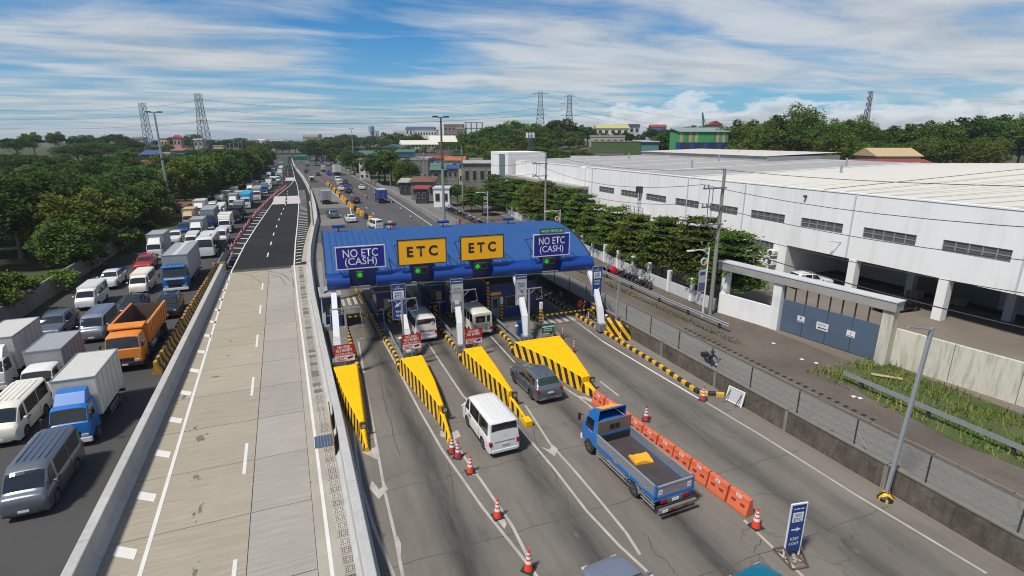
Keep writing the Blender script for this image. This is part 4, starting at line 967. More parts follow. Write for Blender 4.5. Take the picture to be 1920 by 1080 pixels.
# tall striped posts and card readers
for i, (x, Y, lb) in enumerate([(7.35, 44.6, 'striped card reader post at the ambulance lane'), (12.2, 44.9, 'striped card reader post beside the jeep van'), (16.2, 42.6, 'striped reader post with white head in front of the office'), (18.8, 39.8, 'striped reader post behind the TRUCK LANE banner')]):
    t = thing('reader_post', lb, 'reader post', (x, Y, .19)); MB().box(-.11, .11, -.11, .11, 0, 1.5).build('post', S_pole, t); MB().box(-.13, .13, -.1, .1, 1.5, 2.15).build('head', M['signwhite'], t, bevel=.03)
for i, (x, Y, lb) in enumerate([(5.0, 43.9, 'thin grey sensor pole left of the second booth'), (9.9, 44.0, 'thin grey sensor pole left of the third booth')]):
    tag(MB().box(-.2, .2, -.2, .2, 0, .06).tube((0, 0, .05), (0, 0, 1.9), .035).box(-.3, .3, -.1, .1, 1.85, 1.93).build('sensor_pole', M['galv'], None, (x + 1.0, Y, .19)), lb, 'sensor pole')
t = thing('lane_board', 'small green and white board on wooden legs at the right of the office island', 'board', (18.0, 36.7, .19)); MB().box(-.55, .55, 0, .05, .55, 1.3).build('panel', M['signgreen'], t)
for x in (-.45, .45): MB().box(x - .04, x + .04, .05, .11, 0, 1.35).build('leg', M['tan'], t)
MB().box(-.55, .55, -.015, -.002, 1.02, 1.12).build('stripe', M['signwhite'], t); lines(t, 0, .9, .8, M['signwhite'], 2, .16, .07)
# dark attenuator block at the right-hand column
t = thing('striped_crash_block', 'yellow and black striped crash block in front of the rightmost column', 'crash block', (23.36, 34.0, .12))
MB().loft([[(0, 0, 0), (.95, .1, 0), (.8, .5, 1.1), (.1, .45, 1.1)], [(-.05, 3.2, 0), (.95, 3.2, 0), (.85, 3.2, 1.0), (.05, 3.2, 1.0)]]).build('block', S_block, t, bevel=.03)
tag(MB().bar((0, 0, 0), (.12, 0, 4.6), .13).bar((.12, 0, 4.5), (-.55, 0, 4.75), .05).build('sign_post', M['galv'], None, (24.1, 36.2, 0)), 'plain grey steel post right of the rightmost column', 'post')

# ------------------------------------------------------------------ cones, orange barriers, portable signs
def make_cone(label, loc, red, dull=False):
    t = thing('traffic_cone', label, 'traffic cone', loc); h = .92
    def rr(z): return .185 - (.185 - .03) * z / h
    MB().prism([(-.24, -.24), (.24, -.24), (.24, .24), (-.24, .24)], 0, .045, 'z').build('base', M['coneblack'], t)
    MB().lathe([(rr(z), z + .045) for z in (0, .3, .6, h)], 12).build('cone', red, t, smooth=50)
    for a, b in ((.30, .42), (.50, .60), (.68, .75)): MB().lathe([(rr(a) + .006, a + .045), (rr(b) + .006, b + .045)], 12).build('band', M['reflect'], t, smooth=50)
    return t
cone0 = make_cone('bright orange cone in the near right corner, beside the end of the orange barriers', (*gnd(1417, 988), 0), M['cone'])
cone1 = make_cone('dull red cone at the tip of the second island nose, left of two', (*gnd(848, 848), 0), M['conedull'])
for px, py, lb, src in [(859, 857, 'dull red cone just behind the island tip, right of two', cone1), (882, 885, 'bright cone on the chevron beside the white van', cone0), (933, 969, 'bright cone midway along the converging lines left of the blue truck', cone0), (991, 1068, 'bright cone nearest the bottom edge, left of the silver car', cone0),
                        (1211, 788, 'red and white cone standing behind the orange barriers', cone1), (1318, 750, 'dull red cone at the end of the striped kerb', cone1), (1163, 640, 'dull red cone against the striped crash block', cone1)]:
    dup(src, (*gnd(px, py), 0), rnd.uniform(0, 1), lb)
def delineator(label, px, py, z=.12):
    t = thing('lane_post', label, 'lane post', (*gnd(px, py), z)); MB().tube((0, 0, 0), (0, 0, .05), .16, n=10).build('base', M['coneblack'], t); MB().tube((0, 0, .05), (0, 0, 1.05), .06, n=8).build('tube', M['conedull'], t)
    for z0 in (.45, .65, .85): MB().tube((0, 0, z0), (0, 0, z0 + .1), .066, n=8).build('band', M['reflect'], t)
for a in [('slim red and white lane post beside the thick bollard', 1103, 607, .12), ('slim red and white lane post farther along the truck lane kerb', 1052, 566, .12), ('slim red lane post at the zebra crossing of the truck lane', 1018, 610, 0), ('slim red lane post behind the widest yellow nose', 1038, 628, 0), ('short red lane post at the right of the widest yellow nose', 1055, 634, 0), ('small red lane post at the corner of the widest yellow nose', 1076, 660, 0)]: delineator(*a)
def orange_barrier(label, x, y, rz):
    t = thing('water_barrier', label, 'plastic barrier', (x, y, 0), rz, 'orange plastic barriers in a row'); L = .55
    prof = [(-.24, 0), (-.24, .12), (-.13, .62), (-.11, .84), (.11, .84), (.13, .62), (.24, .12), (.24, 0)]
    MB().prism(prof, -L, L, 'y').build('body', M['barrier'], t, bevel=.035)
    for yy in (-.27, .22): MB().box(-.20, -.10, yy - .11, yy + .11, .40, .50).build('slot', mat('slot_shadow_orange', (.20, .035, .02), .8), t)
    for yy in (-.42, -.02, .36): MB().box(-.05, .05, yy - .06, yy + .06, .835, .875).build('cap', M['barrier'], t)
    p = MB().add([(-.136, -.13, .66), (-.136, .16, .66), (-.119, .16, .80), (-.119, -.13, .80)], [(0, 1, 2, 3)]).build('label', M['signwhite'], t)
    o = place('lettering', text_mesh('MCX', .085, M['ink'], .2, .01), t, (-.136, .015, .73), R_(-90)); o.rotation_euler = (R_(-7) * 0, R_(7) * 0, R_(-90))
    return t
x0, y0 = 16.22, 25.6; x1, y1 = 17.02, 15.0
ords = ['touching the tip of the widest island nose', 'behind the blue truck, second from the island', 'next to the cab of the blue truck', 'behind the front of the truck bed', 'behind the yellow tarpaulin', 'behind the middle of the truck bed', 'behind the rear third of the truck bed', 'behind the tailgate of the blue truck', 'last but one, past the truck tailgate', 'nearest the camera, beside the bright cone']
for k in range(10):
    f = k / 9; x = x0 + (x1 - x0) * f; y = y0 + (y1 - y0) * f
    orange_barrier('orange plastic barrier ' + ords[k], x + rnd.uniform(-.03, .03), y, R_(4.3) + rnd.uniform(-.03, .03))
t = thing('portable_sign', 'blue NO ETC KEEP RIGHT sign on a stand weighted with stones', 'portable sign', (16.72, 12.0, 0), R_(-10))
b = thing_none = None
pn = MB().box(-.32, .32, -.02, .02, .35, 2.5).build('panel', M['boardblue'], t); fr = MB().box(-.36, -.32, -.03, .03, .1, 2.55).box(.32, .36, -.03, .03, .1, 2.55).box(-.32, .32, -.03, .03, 2.5, 2.55).build('frame', M['signwhite'], t)
W = M['signwhite']
MB().box(-.23, .23, -.032, -.022, 1.72, 2.15).build('plate', W, t); lines(t, 0, 2.32, .45, W, 1, .1, .05, -.03); words(t, 'NO', 0, 2.04, .14, M['boardblue'], .26, .01, -.04); words(t, 'ETC', 0, 1.84, .14, M['boardblue'], .34, .01, -.04)
arrow(t, 0, 1.38, .42, 0, W, -.03, .4); words(t, 'KEEP', 0, .95, .14, W, .36, .01, -.03); words(t, 'RIGHT', 0, .72, .14, W, .42, .01, -.03)
mb = MB()
for x in (-.36, .36): mb.bar((x, -.55, .03), (x, .55, .03), .06); mb.bar((x, -.5, .06), (x, 0, .55), .05); mb.bar((x, .5, .06), (x, 0, .55), .05)
mb.bar((-.36, -.55, .03), (.36, -.55, .03), .06).bar((-.36, .55, .03), (.36, .55, .03), .06).build('stand', M['rust'], t)
for i in range(12):
    a = rnd.uniform(-.26, .26), rnd.uniform(-.45, .42); s = rnd.uniform(.07, .13)
    mb = MB(); mb.lathe([(s * .5, 0), (s * rnd.uniform(.9, 1.1), s * .35), (s * .8, s * .8), (s * .25, s)], 6, (a[0], a[1], .03 + (s * .7 if i > 8 else 0))); mb.build('stone', M['stone'], t)
t = thing('barricade', 'white framed barricade leaning on the dark wall by the kerb end', 'barricade', (24.05, 22.7, 0), R_(-80)); t.rotation_euler = (R_(-14), 0, R_(-82))
MB().box(-.55, .55, 0, .03, .1, .95).build('panel', mat('grey_panel', (.42, .43, .44), .6), t); mb = MB()
for a in ((-.6, -.54, .0, 1.0), (.54, .6, .0, 1.0)): mb.box(a[0], a[1], -.03, .05, a[2], a[3])
mb.box(-.54, .54, -.03, .05, .94, 1.0).box(-.54, .54, -.03, .05, .06, .12).build('frame', M['signwhite'], t); MB().bar((-.4, -.4, 0), (-.4, 0, .8), .04).bar((.4, -.4, 0), (.4, 0, .8), .04).build('prop', M['darksteel'], t)
t = thing('lamp_post', 'grey pole with a yellow and black octagonal base by the right wall', 'lamp post', (23.75, 13.0, 0))
MB().lathe([(.34, 0), (.34, .15), (.16, .38)], 8).build('base', stripe_mat('pole_base_stripes', (1, 1, 0), .3, YEL, BLK), t); MB().bar((0, 0, .2), (.9, .15, 8.2), .14).build('pole', M['galv'], t); MB().bar((.9, .15, 8.1), (-.9, .05, 8.5), .07).build('arm', M['galv'], t)
# ------------------------------------------------------------------ vehicles
PAINT, PAINT2 = M['white'], M['boxwhite']      # slots swapped per vehicle
class Body:
    """a car shell lofted from stations (y, sill z, belt z, roof z, sill w, belt w, roof w)"""
    def __init__(s, st, wheels, r, smooth=0):
        s.st = sorted(st); s.wh = wheels; s.r = r
        if smooth:      # monotone cubic through the stations, for rounded shells
            S = np.array(s.st); y = S[:, 0]; h = np.diff(y); out_ = []
            D = np.diff(S[:, 1:], axis=0) / h[:, None]; m = np.zeros_like(S[:, 1:]); m[0] = D[0]; m[-1] = D[-1]
            for i in range(1, len(y) - 1):
                w1, w2 = 2 * h[i] + h[i - 1], h[i] + 2 * h[i - 1]
                for c in range(6):
                    a, b = D[i - 1, c], D[i, c]; m[i, c] = 0 if a * b <= 0 else (w1 + w2) / (w1 / a + w2 / b)
            for i in range(len(h)):
                k = smooth if h[i] > .18 else 2
                for j in range(k):
                    f = j / k; out_.append((y[i] + f * h[i], *((1 + 2 * f) * (1 - f) ** 2 * S[i, 1:] + f * (1 - f) ** 2 * h[i] * m[i] + f * f * (3 - 2 * f) * S[i + 1, 1:] + f * f * (f - 1) * h[i] * m[i + 1])))
            s.st = [tuple(float(v) for v in q) for q in out_] + [s.st[-1]]
    def at(s, y):
        st = s.st
        if y <= st[0][0]: return st[0][1:]
        for a, b in zip(st, st[1:]):
            if a[0] <= y <= b[0]:
                f = (y - a[0]) / max(1e-6, b[0] - a[0]); return tuple(p + (q - p) * f for p, q in zip(a[1:], b[1:]))
        return st[-1][1:]
    def half(s, y):
        zl, zb, zr, wl, wb, wr = s.at(y); arch = 0
        for yw in s.wh:
            ra = s.r * 1.16
            if abs(y - yw) < ra: arch = max(arch, s.r + math.sqrt(ra * ra - (y - yw) ** 2))
        z2 = max(zl + .05, arch); xin = wl * .70; k = min(1, max(.05, (zr - zb) / .3))
        return [(0, zl), (xin, zl), (xin, max(zl + .02, z2 - .001)), (wl, z2), (wl + (wb - wl) * .8, max(zl + (zb - zl) * .55, z2 + .03)), (wb, max(zb - .02, z2 + .05)), (wb - .015, max(zb, z2 + .06)), (wr + .01, zr - .085 * k), (wr * .90, zr - .02 * k), (wr * .5, zr + .004), (0, zr + .012)]
    def ys(s):
        Y = {a[0] for a in s.st}
        for yw in s.wh:
            for k in range(-6, 7): Y.add(round(yw + s.r * 1.16 * math.sin(k / 6 * math.pi / 2), 4))
        Y = sorted(y for y in Y if s.st[0][0] <= y <= s.st[-1][0])
        return [y for i, y in enumerate(Y) if i == 0 or y - Y[i - 1] > .004 or any(abs(y - a[0]) < 1e-6 for a in s.st)]
    def shell(s):
        mb = MB(); rings = []
        for y in s.ys():
            h = s.half(y); rings.append([(x, y, z) for x, z in h] + [(-x, y, z) for x, z in h[-2:0:-1]])
        n = len(rings[0]); o = [p for r in rings for p in r]; mb.v = [tuple(p) for p in o]
        for i in range(len(rings) - 1):
            for k in range(n):
                a, b = i * n + k, i * n + (k + 1) % n; mb.f.append((a, a + n, b + n, b)); mb.m.append(1 if k in (0, 1, 2, n - 1, n - 2, n - 3) else 0)
        mb.f += [tuple(range(n)), tuple(range((len(rings) - 1) * n, len(rings) * n))[::-1]]; mb.m += [0, 0]
        return mb
    def side(s, y, t, sg, off=.012):
        h = s.half(y); a, b = h[6], h[7]; return (sg * (a[0] + (b[0] - a[0]) * t + off), y, a[1] + (b[1] - a[1]) * t + off * .2)
    def top(s, y, u, off=.014):
        h = s.half(y)[7:11][::-1]; x = abs(u) * h[-1][0]
        for a, b in zip(h, h[1:]):
            if a[0] <= x <= b[0] + 1e-9:
                f = (x - a[0]) / max(1e-6, b[0] - a[0]); z = a[1] + (b[1] - a[1]) * f; return (math.copysign(x, u), y, z)
        return (math.copysign(x, u), y, h[-1][1])
    def side_win(s, sg, b0, b1, t0, t1, lo=.08, hi=.93, n=9):
        mb = MB(); V = []
        for i in range(n + 1):
            f = i / n; V += [s.side(b0 + (b1 - b0) * f, lo, sg), s.side(t0 + (t1 - t0) * f, hi, sg)]
        mb.add(V, [(2 * i, 2 * i + 2, 2 * i + 3, 2 * i + 1) for i in range(n)]); return mb
    def top_win(s, ya, yb, ua=.9, ub=.86, n=5, m=8, dirn=1):
        mb = MB(); V = []
        for i in range(n + 1):
            f = i / n; y = ya + (yb - ya) * f; u0 = ua + (ub - ua) * f
            for j in range(m + 1):
                p = s.top(y, u0 * (2 * j / m - 1)); V.append((p[0], p[1] + dirn * .012, p[2] + .012))
        mb.add(V, [(i * (m + 1) + j, i * (m + 1) + j + 1, (i + 1) * (m + 1) + j + 1, (i + 1) * (m + 1) + j) for i in range(n) for j in range(m)]); return mb
PROTO = {}
class Proto:
    def __init__(s): s.parts = []
    def add(s, name, mb_or_me, mats=None, parent=None, loc=(0, 0, 0), smooth=0, bevel=0, rot=None, label=None):
        me = mb_or_me if isinstance(mb_or_me, bpy.types.Mesh) else mb_or_me.mesh(name, mats, smooth, bevel)
        s.parts.append((name, me, parent, loc, rot, label)); return len(s.parts) - 1
def spawn(key, name, label, cat, loc, rz, paint=None, paint2=None, group=None, scale=1.0, skip=()):
    t = thing(name, label, cat, loc, rz, group); objs = []
    if scale != 1.0: t.scale = (scale,) * 3 if isinstance(scale, (int, float)) else scale
    for pn, me, par, lc, rot, lb in PROTO[key].parts:
        if pn in skip: objs.append(None); continue
        o = place(pn, me, t if par is None else objs[par], lc)
        if rot: o.rotation_euler = rot
        if lb: o['label'] = lb
        for i, m in enumerate(me.materials):
            new = paint if m is PAINT else (paint2 if m is PAINT2 else None)
            if new is not None: o.material_slots[i].link = 'OBJECT'; o.material_slots[i].material = new
        objs.append(o)
    return t
_wm = {}
def wheel_meshes(r, w, truck=False):
    k = (r, w, truck)
    if k not in _wm:
        ty = MB().lathe([(r * .62, -w / 2), (r * .93, -w / 2), (r, -w * .32), (r, w * .32), (r * .93, w / 2), (r * .62, w / 2)], 20, axis='x').mesh('tyre', M['tyre'], smooth=35)
        mb = MB().lathe([(r * .63, -w * .42), (r * .63, w * .42), (r * .55, w * .46), (r * .50, w * .30), (r * .20, w * .34), (r * .18, w * .48), (0.01, w * .5)], 16, axis='x')
        for a in range(5 if not truck else 8):
            an = a * 2 * math.pi / (5 if not truck else 8); d = r * .34
            mb.bar((w * .40, math.cos(an) * r * .15, math.sin(an) * r * .15), (w * .44, math.cos(an) * r * .56, math.sin(an) * r * .56), .05, .03)
        ri = mb.mesh('rim', M['rimgrey'] if truck else M['rim'], smooth=35); _wm[k] = (ty, ri)
    return _wm[k]
def add_wheels(p, ys_, x, r, w, truck=False, dual=()):
    ty, ri = wheel_meshes(r, w, truck)
    for y in ys_:
        for sg in (-1, 1):
            k = p.add('wheel', ty, loc=(sg * (x - w / 2), y, r)); p.add('rim', ri, parent=k, rot=(0, 0, 0 if sg > 0 else math.pi))
            if y in dual: p.add('wheel', ty, loc=(sg * (x - w * 1.6), y, r))
def car_details(p, B, yr, yf, zt, zh, wr_, wf, plate_z=.75, mirror=(.9, .95)):
    sh = 0
    for sg in (-1, 1):
        p.add('tail_light', MB().box(sg * wr_ - .10, sg * wr_ + .03 * sg + .07, yr - .015, yr + .16, zt - .13, zt + .13), M['lampred'], bevel=.012)
        p.add('headlight', MB().box(sg * (wf - .06) - .15, sg * (wf - .06) + .10, yf - .22, yf - .025, zh - .06, zh + .055), M['lampclear'], bevel=.02)
        k = p.add('mirror', MB().box(-.08 + sg * .05, .08 + sg * .05, -.05, .05, -.06, .08), PAINT, loc=(sg * (mirror[2] if len(mirror) > 2 else .95), mirror[0], mirror[1] + .12), bevel=.02)
    p.add('number_plate', MB().box(-.2, .2, yr - .03, yr - .012, plate_z - .06, plate_z + .06), M['plate'])
    p.add('number_plate', MB().box(-.2, .2, yf + .01, yf + .03, .45, .56), M['plate'])
    p.add('rear_bumper', MB().box(-wr_ * .98, wr_ * .98, yr - .04, yr + .1, .32, .50), PAINT, bevel=.03)
    p.add('grille', MB().box(-wf * .6, wf * .6, yf - .04, yf + .015, zh - .22, zh - .08), M['trim'])

def build_sedan():
    st = [(2.25, .28, .50, .58, .52, .54, .44), (2.15, .20, .62, .70, .74, .75, .64), (1.7, .18, .78, .84, .87, .87, .78), (.95, .18, .88, .94, .88, .88, .80), (.25, .18, .93, 1.40, .88, .87, .62), (-.4, .18, .94, 1.45, .88, .87, .62),
          (-1.0, .18, .95, 1.39, .88, .87, .60), (-1.65, .18, .97, 1.03, .88, .87, .76), (-2.1, .2, .98, 1.02, .86, .85, .75), (-2.22, .3, .82, .9, .82, .82, .70), (-2.25, .34, .55, .6, .78, .78, .65)]
    B = Body(st, (1.35, -1.3), .31, 5); p = Proto(); p.add('body', B.shell(), [PAINT, M['trim']], smooth=38)
    p.add('windscreen', B.top_win(.86, .30, .92, .9), M['glass']); p.add('rear_window', B.top_win(-1.06, -1.56, .86, .9, dirn=-1), M['glass'])
    for sg in (-1, 1): p.add('side_window', B.side_win(sg, .62, -.35, .30, -.35), M['glass']); p.add('side_window', B.side_win(sg, -.42, -1.28, -.42, -1.0), M['glass'])
    add_wheels(p, (1.35, -1.3), .86, .31, .20); car_details(p, B, -2.25, 2.24, .84, .62, .72, .66, .70, (.7, .92, .92)); PROTO['sedan'] = p
build_sedan()
def build_suv():
    st = [(2.3, .32, .62, .74, .76, .78, .66), (2.2, .25, .80, .92, .90, .90, .78), (1.6, .24, .95, 1.03, .95, .95, .84), (1.0, .24, 1.02, 1.10, .96, .96, .86), (.3, .24, 1.05, 1.62, .96, .95, .77), (-.4, .24, 1.08, 1.72, .96, .95, .77),
          (-1.75, .24, 1.12, 1.66, .96, .95, .75), (-2.15, .26, 1.14, 1.20, .95, .94, .80), (-2.30, .30, 1.0, 1.08, .93, .92, .76), (-2.36, .38, .66, .74, .90, .90, .7)]
    B = Body(st, (1.42, -1.32), .36, 5); p = Proto(); p.add('body', B.shell(), [PAINT, M['trim']], smooth=38)
    p.add('windscreen', B.top_win(.92, .36, .92, .9), M['glass']); p.add('rear_window', B.top_win(-1.82, -2.10, .88, .92, dirn=-1), M['glassgreen'])
    for sg in (-1, 1):
        p.add('side_window', B.side_win(sg, .62, -.32, .28, -.32), M['glass']); p.add('side_window', B.side_win(sg, -.40, -1.20, -.40, -1.20), M['glass']); p.add('side_window', B.side_win(sg, -1.28, -1.85, -1.28, -1.62), M['glass'])
        mb = MB(); mb.bar((sg * .68, .05, 1.74), (sg * .68, -1.5, 1.73), .035, .03); p.add('roof_rail', mb, M['alu'])
        for yy in (.1, -.75): p.add('door_handle', MB().box(sg * .965 - .015, sg * .965 + .015, yy - .35, yy - .15, .96, .99), M['alu'])
        p.add('sill_trim', MB().box(sg * .955 - .015, sg * .955 + .015, -.9, 1.0, .30, .36), M['alu'])
        mb = MB(); mb.bar((sg * .85, -2.38, .40), (sg * .45, -2.40, .40), .04, .05); mb.bar((sg * .45, -2.40, .40), (sg * .38, -2.40, .47), .04, .05); p.add('exhaust_trim', mb, M['alu'])
    p.add('light_bar', MB().box(-.80, .80, -2.31, -2.20, .93, 1.03), M['lampred'], bevel=.01); p.add('antenna', MB().bar((0.1, -1.5, 1.66), (.1, -1.62, 1.80), .03), M['trim'])
    for sg in (-1, 1):
        for yy in (.95, -.36, -1.24): p.add('door_seam', MB().box(sg * .962 - .004, sg * .962 + .004, yy - .008, yy + .008, .42, 1.0), M['trim'])
    add_wheels(p, (1.42, -1.32), .945, .36, .23); car_details(p, B, -2.36, 2.28, .95, .84, .84, .76, .80, (.8, 1.05, 1.02)); PROTO['suv'] = p
build_suv()
def build_van(key='van', high=2.07):
    st = [(2.35, .35, .75, .85, .72, .74, .60), (2.28, .25, .95, 1.08, .82, .83, .72), (2.0, .22, 1.08, 1.24, .86, .86, .76), (1.35, .22, 1.12, high - .15, .86, .86, .75), (.9, .22, 1.12, high - .02, .86, .86, .78), (-2.05, .22, 1.12, high, .86, .86, .79),
          (-2.24, .24, 1.10, high - .05, .85, .85, .77), (-2.36, .26, 1.06, 1.16, .85, .85, .80), (-2.42, .32, .58, .66, .83, .83, .76)]
    B = Body(st, (1.33, -1.22), .34, 5); p = Proto(); p.add('body', B.shell(), [PAINT, M['trim']], smooth=38)
    p.add('windscreen', B.top_win(1.94, 1.40, .94, .92), M['glass']); p.add('rear_window', B.top_win(-2.255, -2.315, .90, .92, dirn=-1), M['glass'])
    for sg in (-1, 1):
        p.add('side_window', B.side_win(sg, 1.70, 1.02, 1.34, 1.02), M['glass']); p.add('side_window', B.side_win(sg, .80, -.62, .80, -.62, lo=.05), M['glass']); p.add('side_window', B.side_win(sg, -.70, -2.0, -.70, -2.0, lo=.05), M['glass'])
        p.add('side_skirt', MB().box(sg * .865 - .02, sg * .865 + .02, -.85, .95, .22, .36), M['trim'])
        for yy in (.92, .68): p.add('door_handle', MB().box(sg * .88 - .015, sg * .88 + .015, yy - .06, yy + .06, .95, 1.02), M['trim'])
    for k in range(5): p.add('roof_rib', MB().box(-.52 + .26 * k - .018, -.52 + .26 * k + .018, -1.9, .75, high - .02, high + .024), PAINT)
    p.add('spoiler', MB().box(-.66, .66, -2.36, -2.12, high - .10, high - .03), PAINT, bevel=.02); p.add('brake_light', MB().box(-.14, .14, -2.372, -2.36, high - .09, high - .05), M['lampred'])
    for sg in (-1, 1):
        for yy in (1.02, .82, -.66): p.add('door_seam', MB().box(sg * .866 - .004, sg * .866 + .004, yy - .008, yy + .008, .40, 1.08), M['trim'])
    p.add('tailgate_trim', MB().box(-.58, .58, -2.405, -2.38, .92, .97), M['alu'])
    add_wheels(p, (1.33, -1.22), .855, .34, .20); car_details(p, B, -2.42, 2.33, .86, .82, .77, .70, .80, (1.55, 1.15, .98)); PROTO[key] = p
build_van()
def build_boxvan():   # boxy utility van with rows of side windows
    st = [(2.2, .40, .80, .90, .72, .74, .64), (2.12, .30, .98, 1.06, .80, .80, .74), (1.9, .28, 1.08, 1.20, .82, .82, .76), (1.45, .28, 1.12, 1.80, .82, .81, .70), (1.1, .28, 1.12, 1.88, .82, .81, .70), (.98, .28, 1.15, 1.90, .83, .83, .74), (.92, .28, 1.15, 2.12, .86, .86, .80), (-2.2, .30, 1.15, 2.15, .86, .86, .80), (-2.28, .34, 1.1, 2.08, .86, .86, .79), (-2.30, .36, 1.0, 1.2, .85, .85, .8)]
    B = Body(st, (1.25, -1.25), .32); p = Proto(); p.add('body', B.shell(), [PAINT, M['trim']], smooth=32)
    p.add('windscreen', B.top_win(1.86, 1.48, .94, .92), M['glass'])
    for sg in (-1, 1):
        p.add('side_window', B.side_win(sg, 1.62, 1.08, 1.42, 1.08), M['glass'])
        for a in range(4): p.add('side_window', B.side_win(sg, .72 - a * .72, .12 - a * .72, .72 - a * .72, .12 - a * .72, lo=.12, hi=.86), M['glass'])
    for x0, x1 in ((-.62, .22), (.36, .66)): p.add('rear_window', MB().box(x0, x1, -2.315, -2.285, 1.28, 1.85), M['glass'], bevel=.02)
    p.add('rear_wall', MB().box(-.80, .80, -2.30, -2.27, .45, 2.02), PAINT); p.add('door_seam', MB().box(.27, .29, -2.308, -2.29, .5, 1.98), M['trim']); p.add('step', MB().box(-.5, .5, -2.46, -2.3, .34, .42), M['chassis'])
    add_wheels(p, (1.25, -1.25), .835, .32, .19); car_details(p, B, -2.31, 2.18, .72, .80, .74, .68, .58, (1.5, 1.2, .95)); PROTO['boxvan'] = p
build_boxvan()
def build_pickup():
    st = [(2.45, .4, .7, .82, .78, .8, .7), (2.35, .34, .92, 1.04, .88, .88, .78), (1.1, .32, 1.05, 1.16, .90, .90, .82), (.5, .32, 1.08, 1.66, .90, .89, .66), (.1, .32, 1.08, 1.74, .90, .89, .66), (-.85, .32, 1.1, 1.72, .90, .89, .66), (-1.0, .32, 1.1, 1.18, .90, .89, .84), (-2.5, .36, 1.08, 1.16, .89, .88, .84), (-2.56, .4, .8, .9, .86, .86, .82)]
    B = Body(st, (1.55, -1.5), .37, 5); p = Proto(); p.add('body', B.shell(), [PAINT, M['trim']], smooth=35)
    p.add('windscreen', B.top_win(1.02, .55, .92, .9), M['glass']); p.add('rear_window', B.top_win(-.88, -.965, .85, .88, dirn=-1), M['glass'])
    for sg in (-1, 1): p.add('side_window', B.side_win(sg, .8, -.05, .5, -.05), M['glass']); p.add('side_window', B.side_win(sg, -.12, -.84, -.12, -.84), M['glass'])
    p.add('cargo_bed', MB().box(-.72, .72, -2.45, -1.05, 1.16, 1.19), M['trim']); add_wheels(p, (1.55, -1.5), .90, .37, .23); car_details(p, B, -2.56, 2.42, .95, .9, .8, .74, .7, (.95, 1.1, 1.0)); PROTO['pickup'] = p
build_pickup()

def cab(p, W, L, zf, zr_, yf, low=.5, parent=None, visor=True, face=True):
    """cab-over truck cab: W half width, L length, front at yf"""
    zb = low + (zr_ - low) * .50
    st = [(yf, low, low + .45, low + .5, W * .92, W * .93, W * .9), (yf - .06, low - .05, zb - .05, zb + .02, W * .98, W * .98, W * .93), (yf - .12, low - .05, zb, zb + .06, W, W, W * .93), (yf - .42, low - .05, zb, zr_ - .10, W, W * .99, W * .88), (yf - .62, low - .05, zb, zr_, W, W * .99, W * .88), (yf - L + .06, low - .05, zb, zr_ + .02, W, W * .99, W * .89), (yf - L, low, zb, zr_ - .03, W * .98, W * .97, W * .87)]
    B = Body(st, (), .3); k = p.add('cab', B.shell(), [PAINT, M['trim']], smooth=35)
    p.add('windscreen', B.top_win(yf - .135, yf - .405, .97, .95), M['glass'], parent=k)
    for sg in (-1, 1):
        p.add('side_window', B.side_win(sg, yf - .36, yf - L * .72, yf - .44, yf - L * .72, lo=.02, hi=.92), M['glass'], parent=k)
        p.add('mirror', MB().box(-.07, .07, -.05, .05, -.2, .2), M['trim'], loc=(sg * (W + .15), yf - .02, zb + .38), bevel=.02); p.add('mirror_arm', MB().bar((sg * W * .97, yf - .15, zb + .5), (sg * (W + .15), yf - .02, zb + .5), .03), M['trim'])
        p.add('headlight', MB().box(sg * W * .70 - .17, sg * W * .70 + .17, yf - .03, yf + .035, low + .10, low + .28), M['lampclear'], parent=k, bevel=.02)
    p.add('bumper', MB().box(-W * 1.0, W * 1.0, yf - .12, yf + .06, low - .22, low + .06), M['signwhite'] if visor else M['trim'], parent=k, bevel=.03)
    p.add('grille', MB().box(-W * .5, W * .5, yf - .02, yf + .02, low + .12, low + .42), M['trim'], parent=k)
    p.add('number_plate', MB().box(-.2, .2, yf + .061, yf + .075, low - .14, low - .03), M['plate'], parent=k)
    return k, B
def cargo(p, W, y0, y1, z0, z1, ribs=0, m=PAINT2, doors=True, front_cut=False):
    k = p.add('cargo_box', MB().box(-W, W, y0, y1, z0, z1), m, bevel=.025)
    mb = MB()
    for sg in (-1, 1): mb.box(sg * W - .03, sg * W + .03, y0 + .02, y1 - .02, z1 - .05, z1 + .035)
    mb.box(-W + .03, W - .03, y0 - .02, y0 + .05, z1 - .05, z1 + .034).box(-W + .03, W - .03, y1 - .05, y1 + .02, z1 - .05, z1 + .034); p.add('roof_edge', mb, M['alu'], parent=k)
    for i in range(ribs):
        y = y0 + (y1 - y0) * (i + .5) / ribs
        for sg in (-1, 1): p.add('rib', MB().box(sg * (W + .015) - .015, sg * (W + .015) + .015, y - .03, y + .03, z0 + .05, z1 - .08), m, parent=k)
    if doors:
        for sg in (-1, 1): p.add('rear_door', MB().box(sg * W * .5 - W * .47, sg * W * .5 + W * .47, y0 - .03, y0 - .002, z0 + .06, z1 - .1), m, parent=k, bevel=.01); p.add('lock_bar', MB().box(sg * W * .12 - .015, sg * W * .12 + .015, y0 - .05, y0 - .03, z0 + .06, z1 - .1), M['alu'], parent=k)
    return k
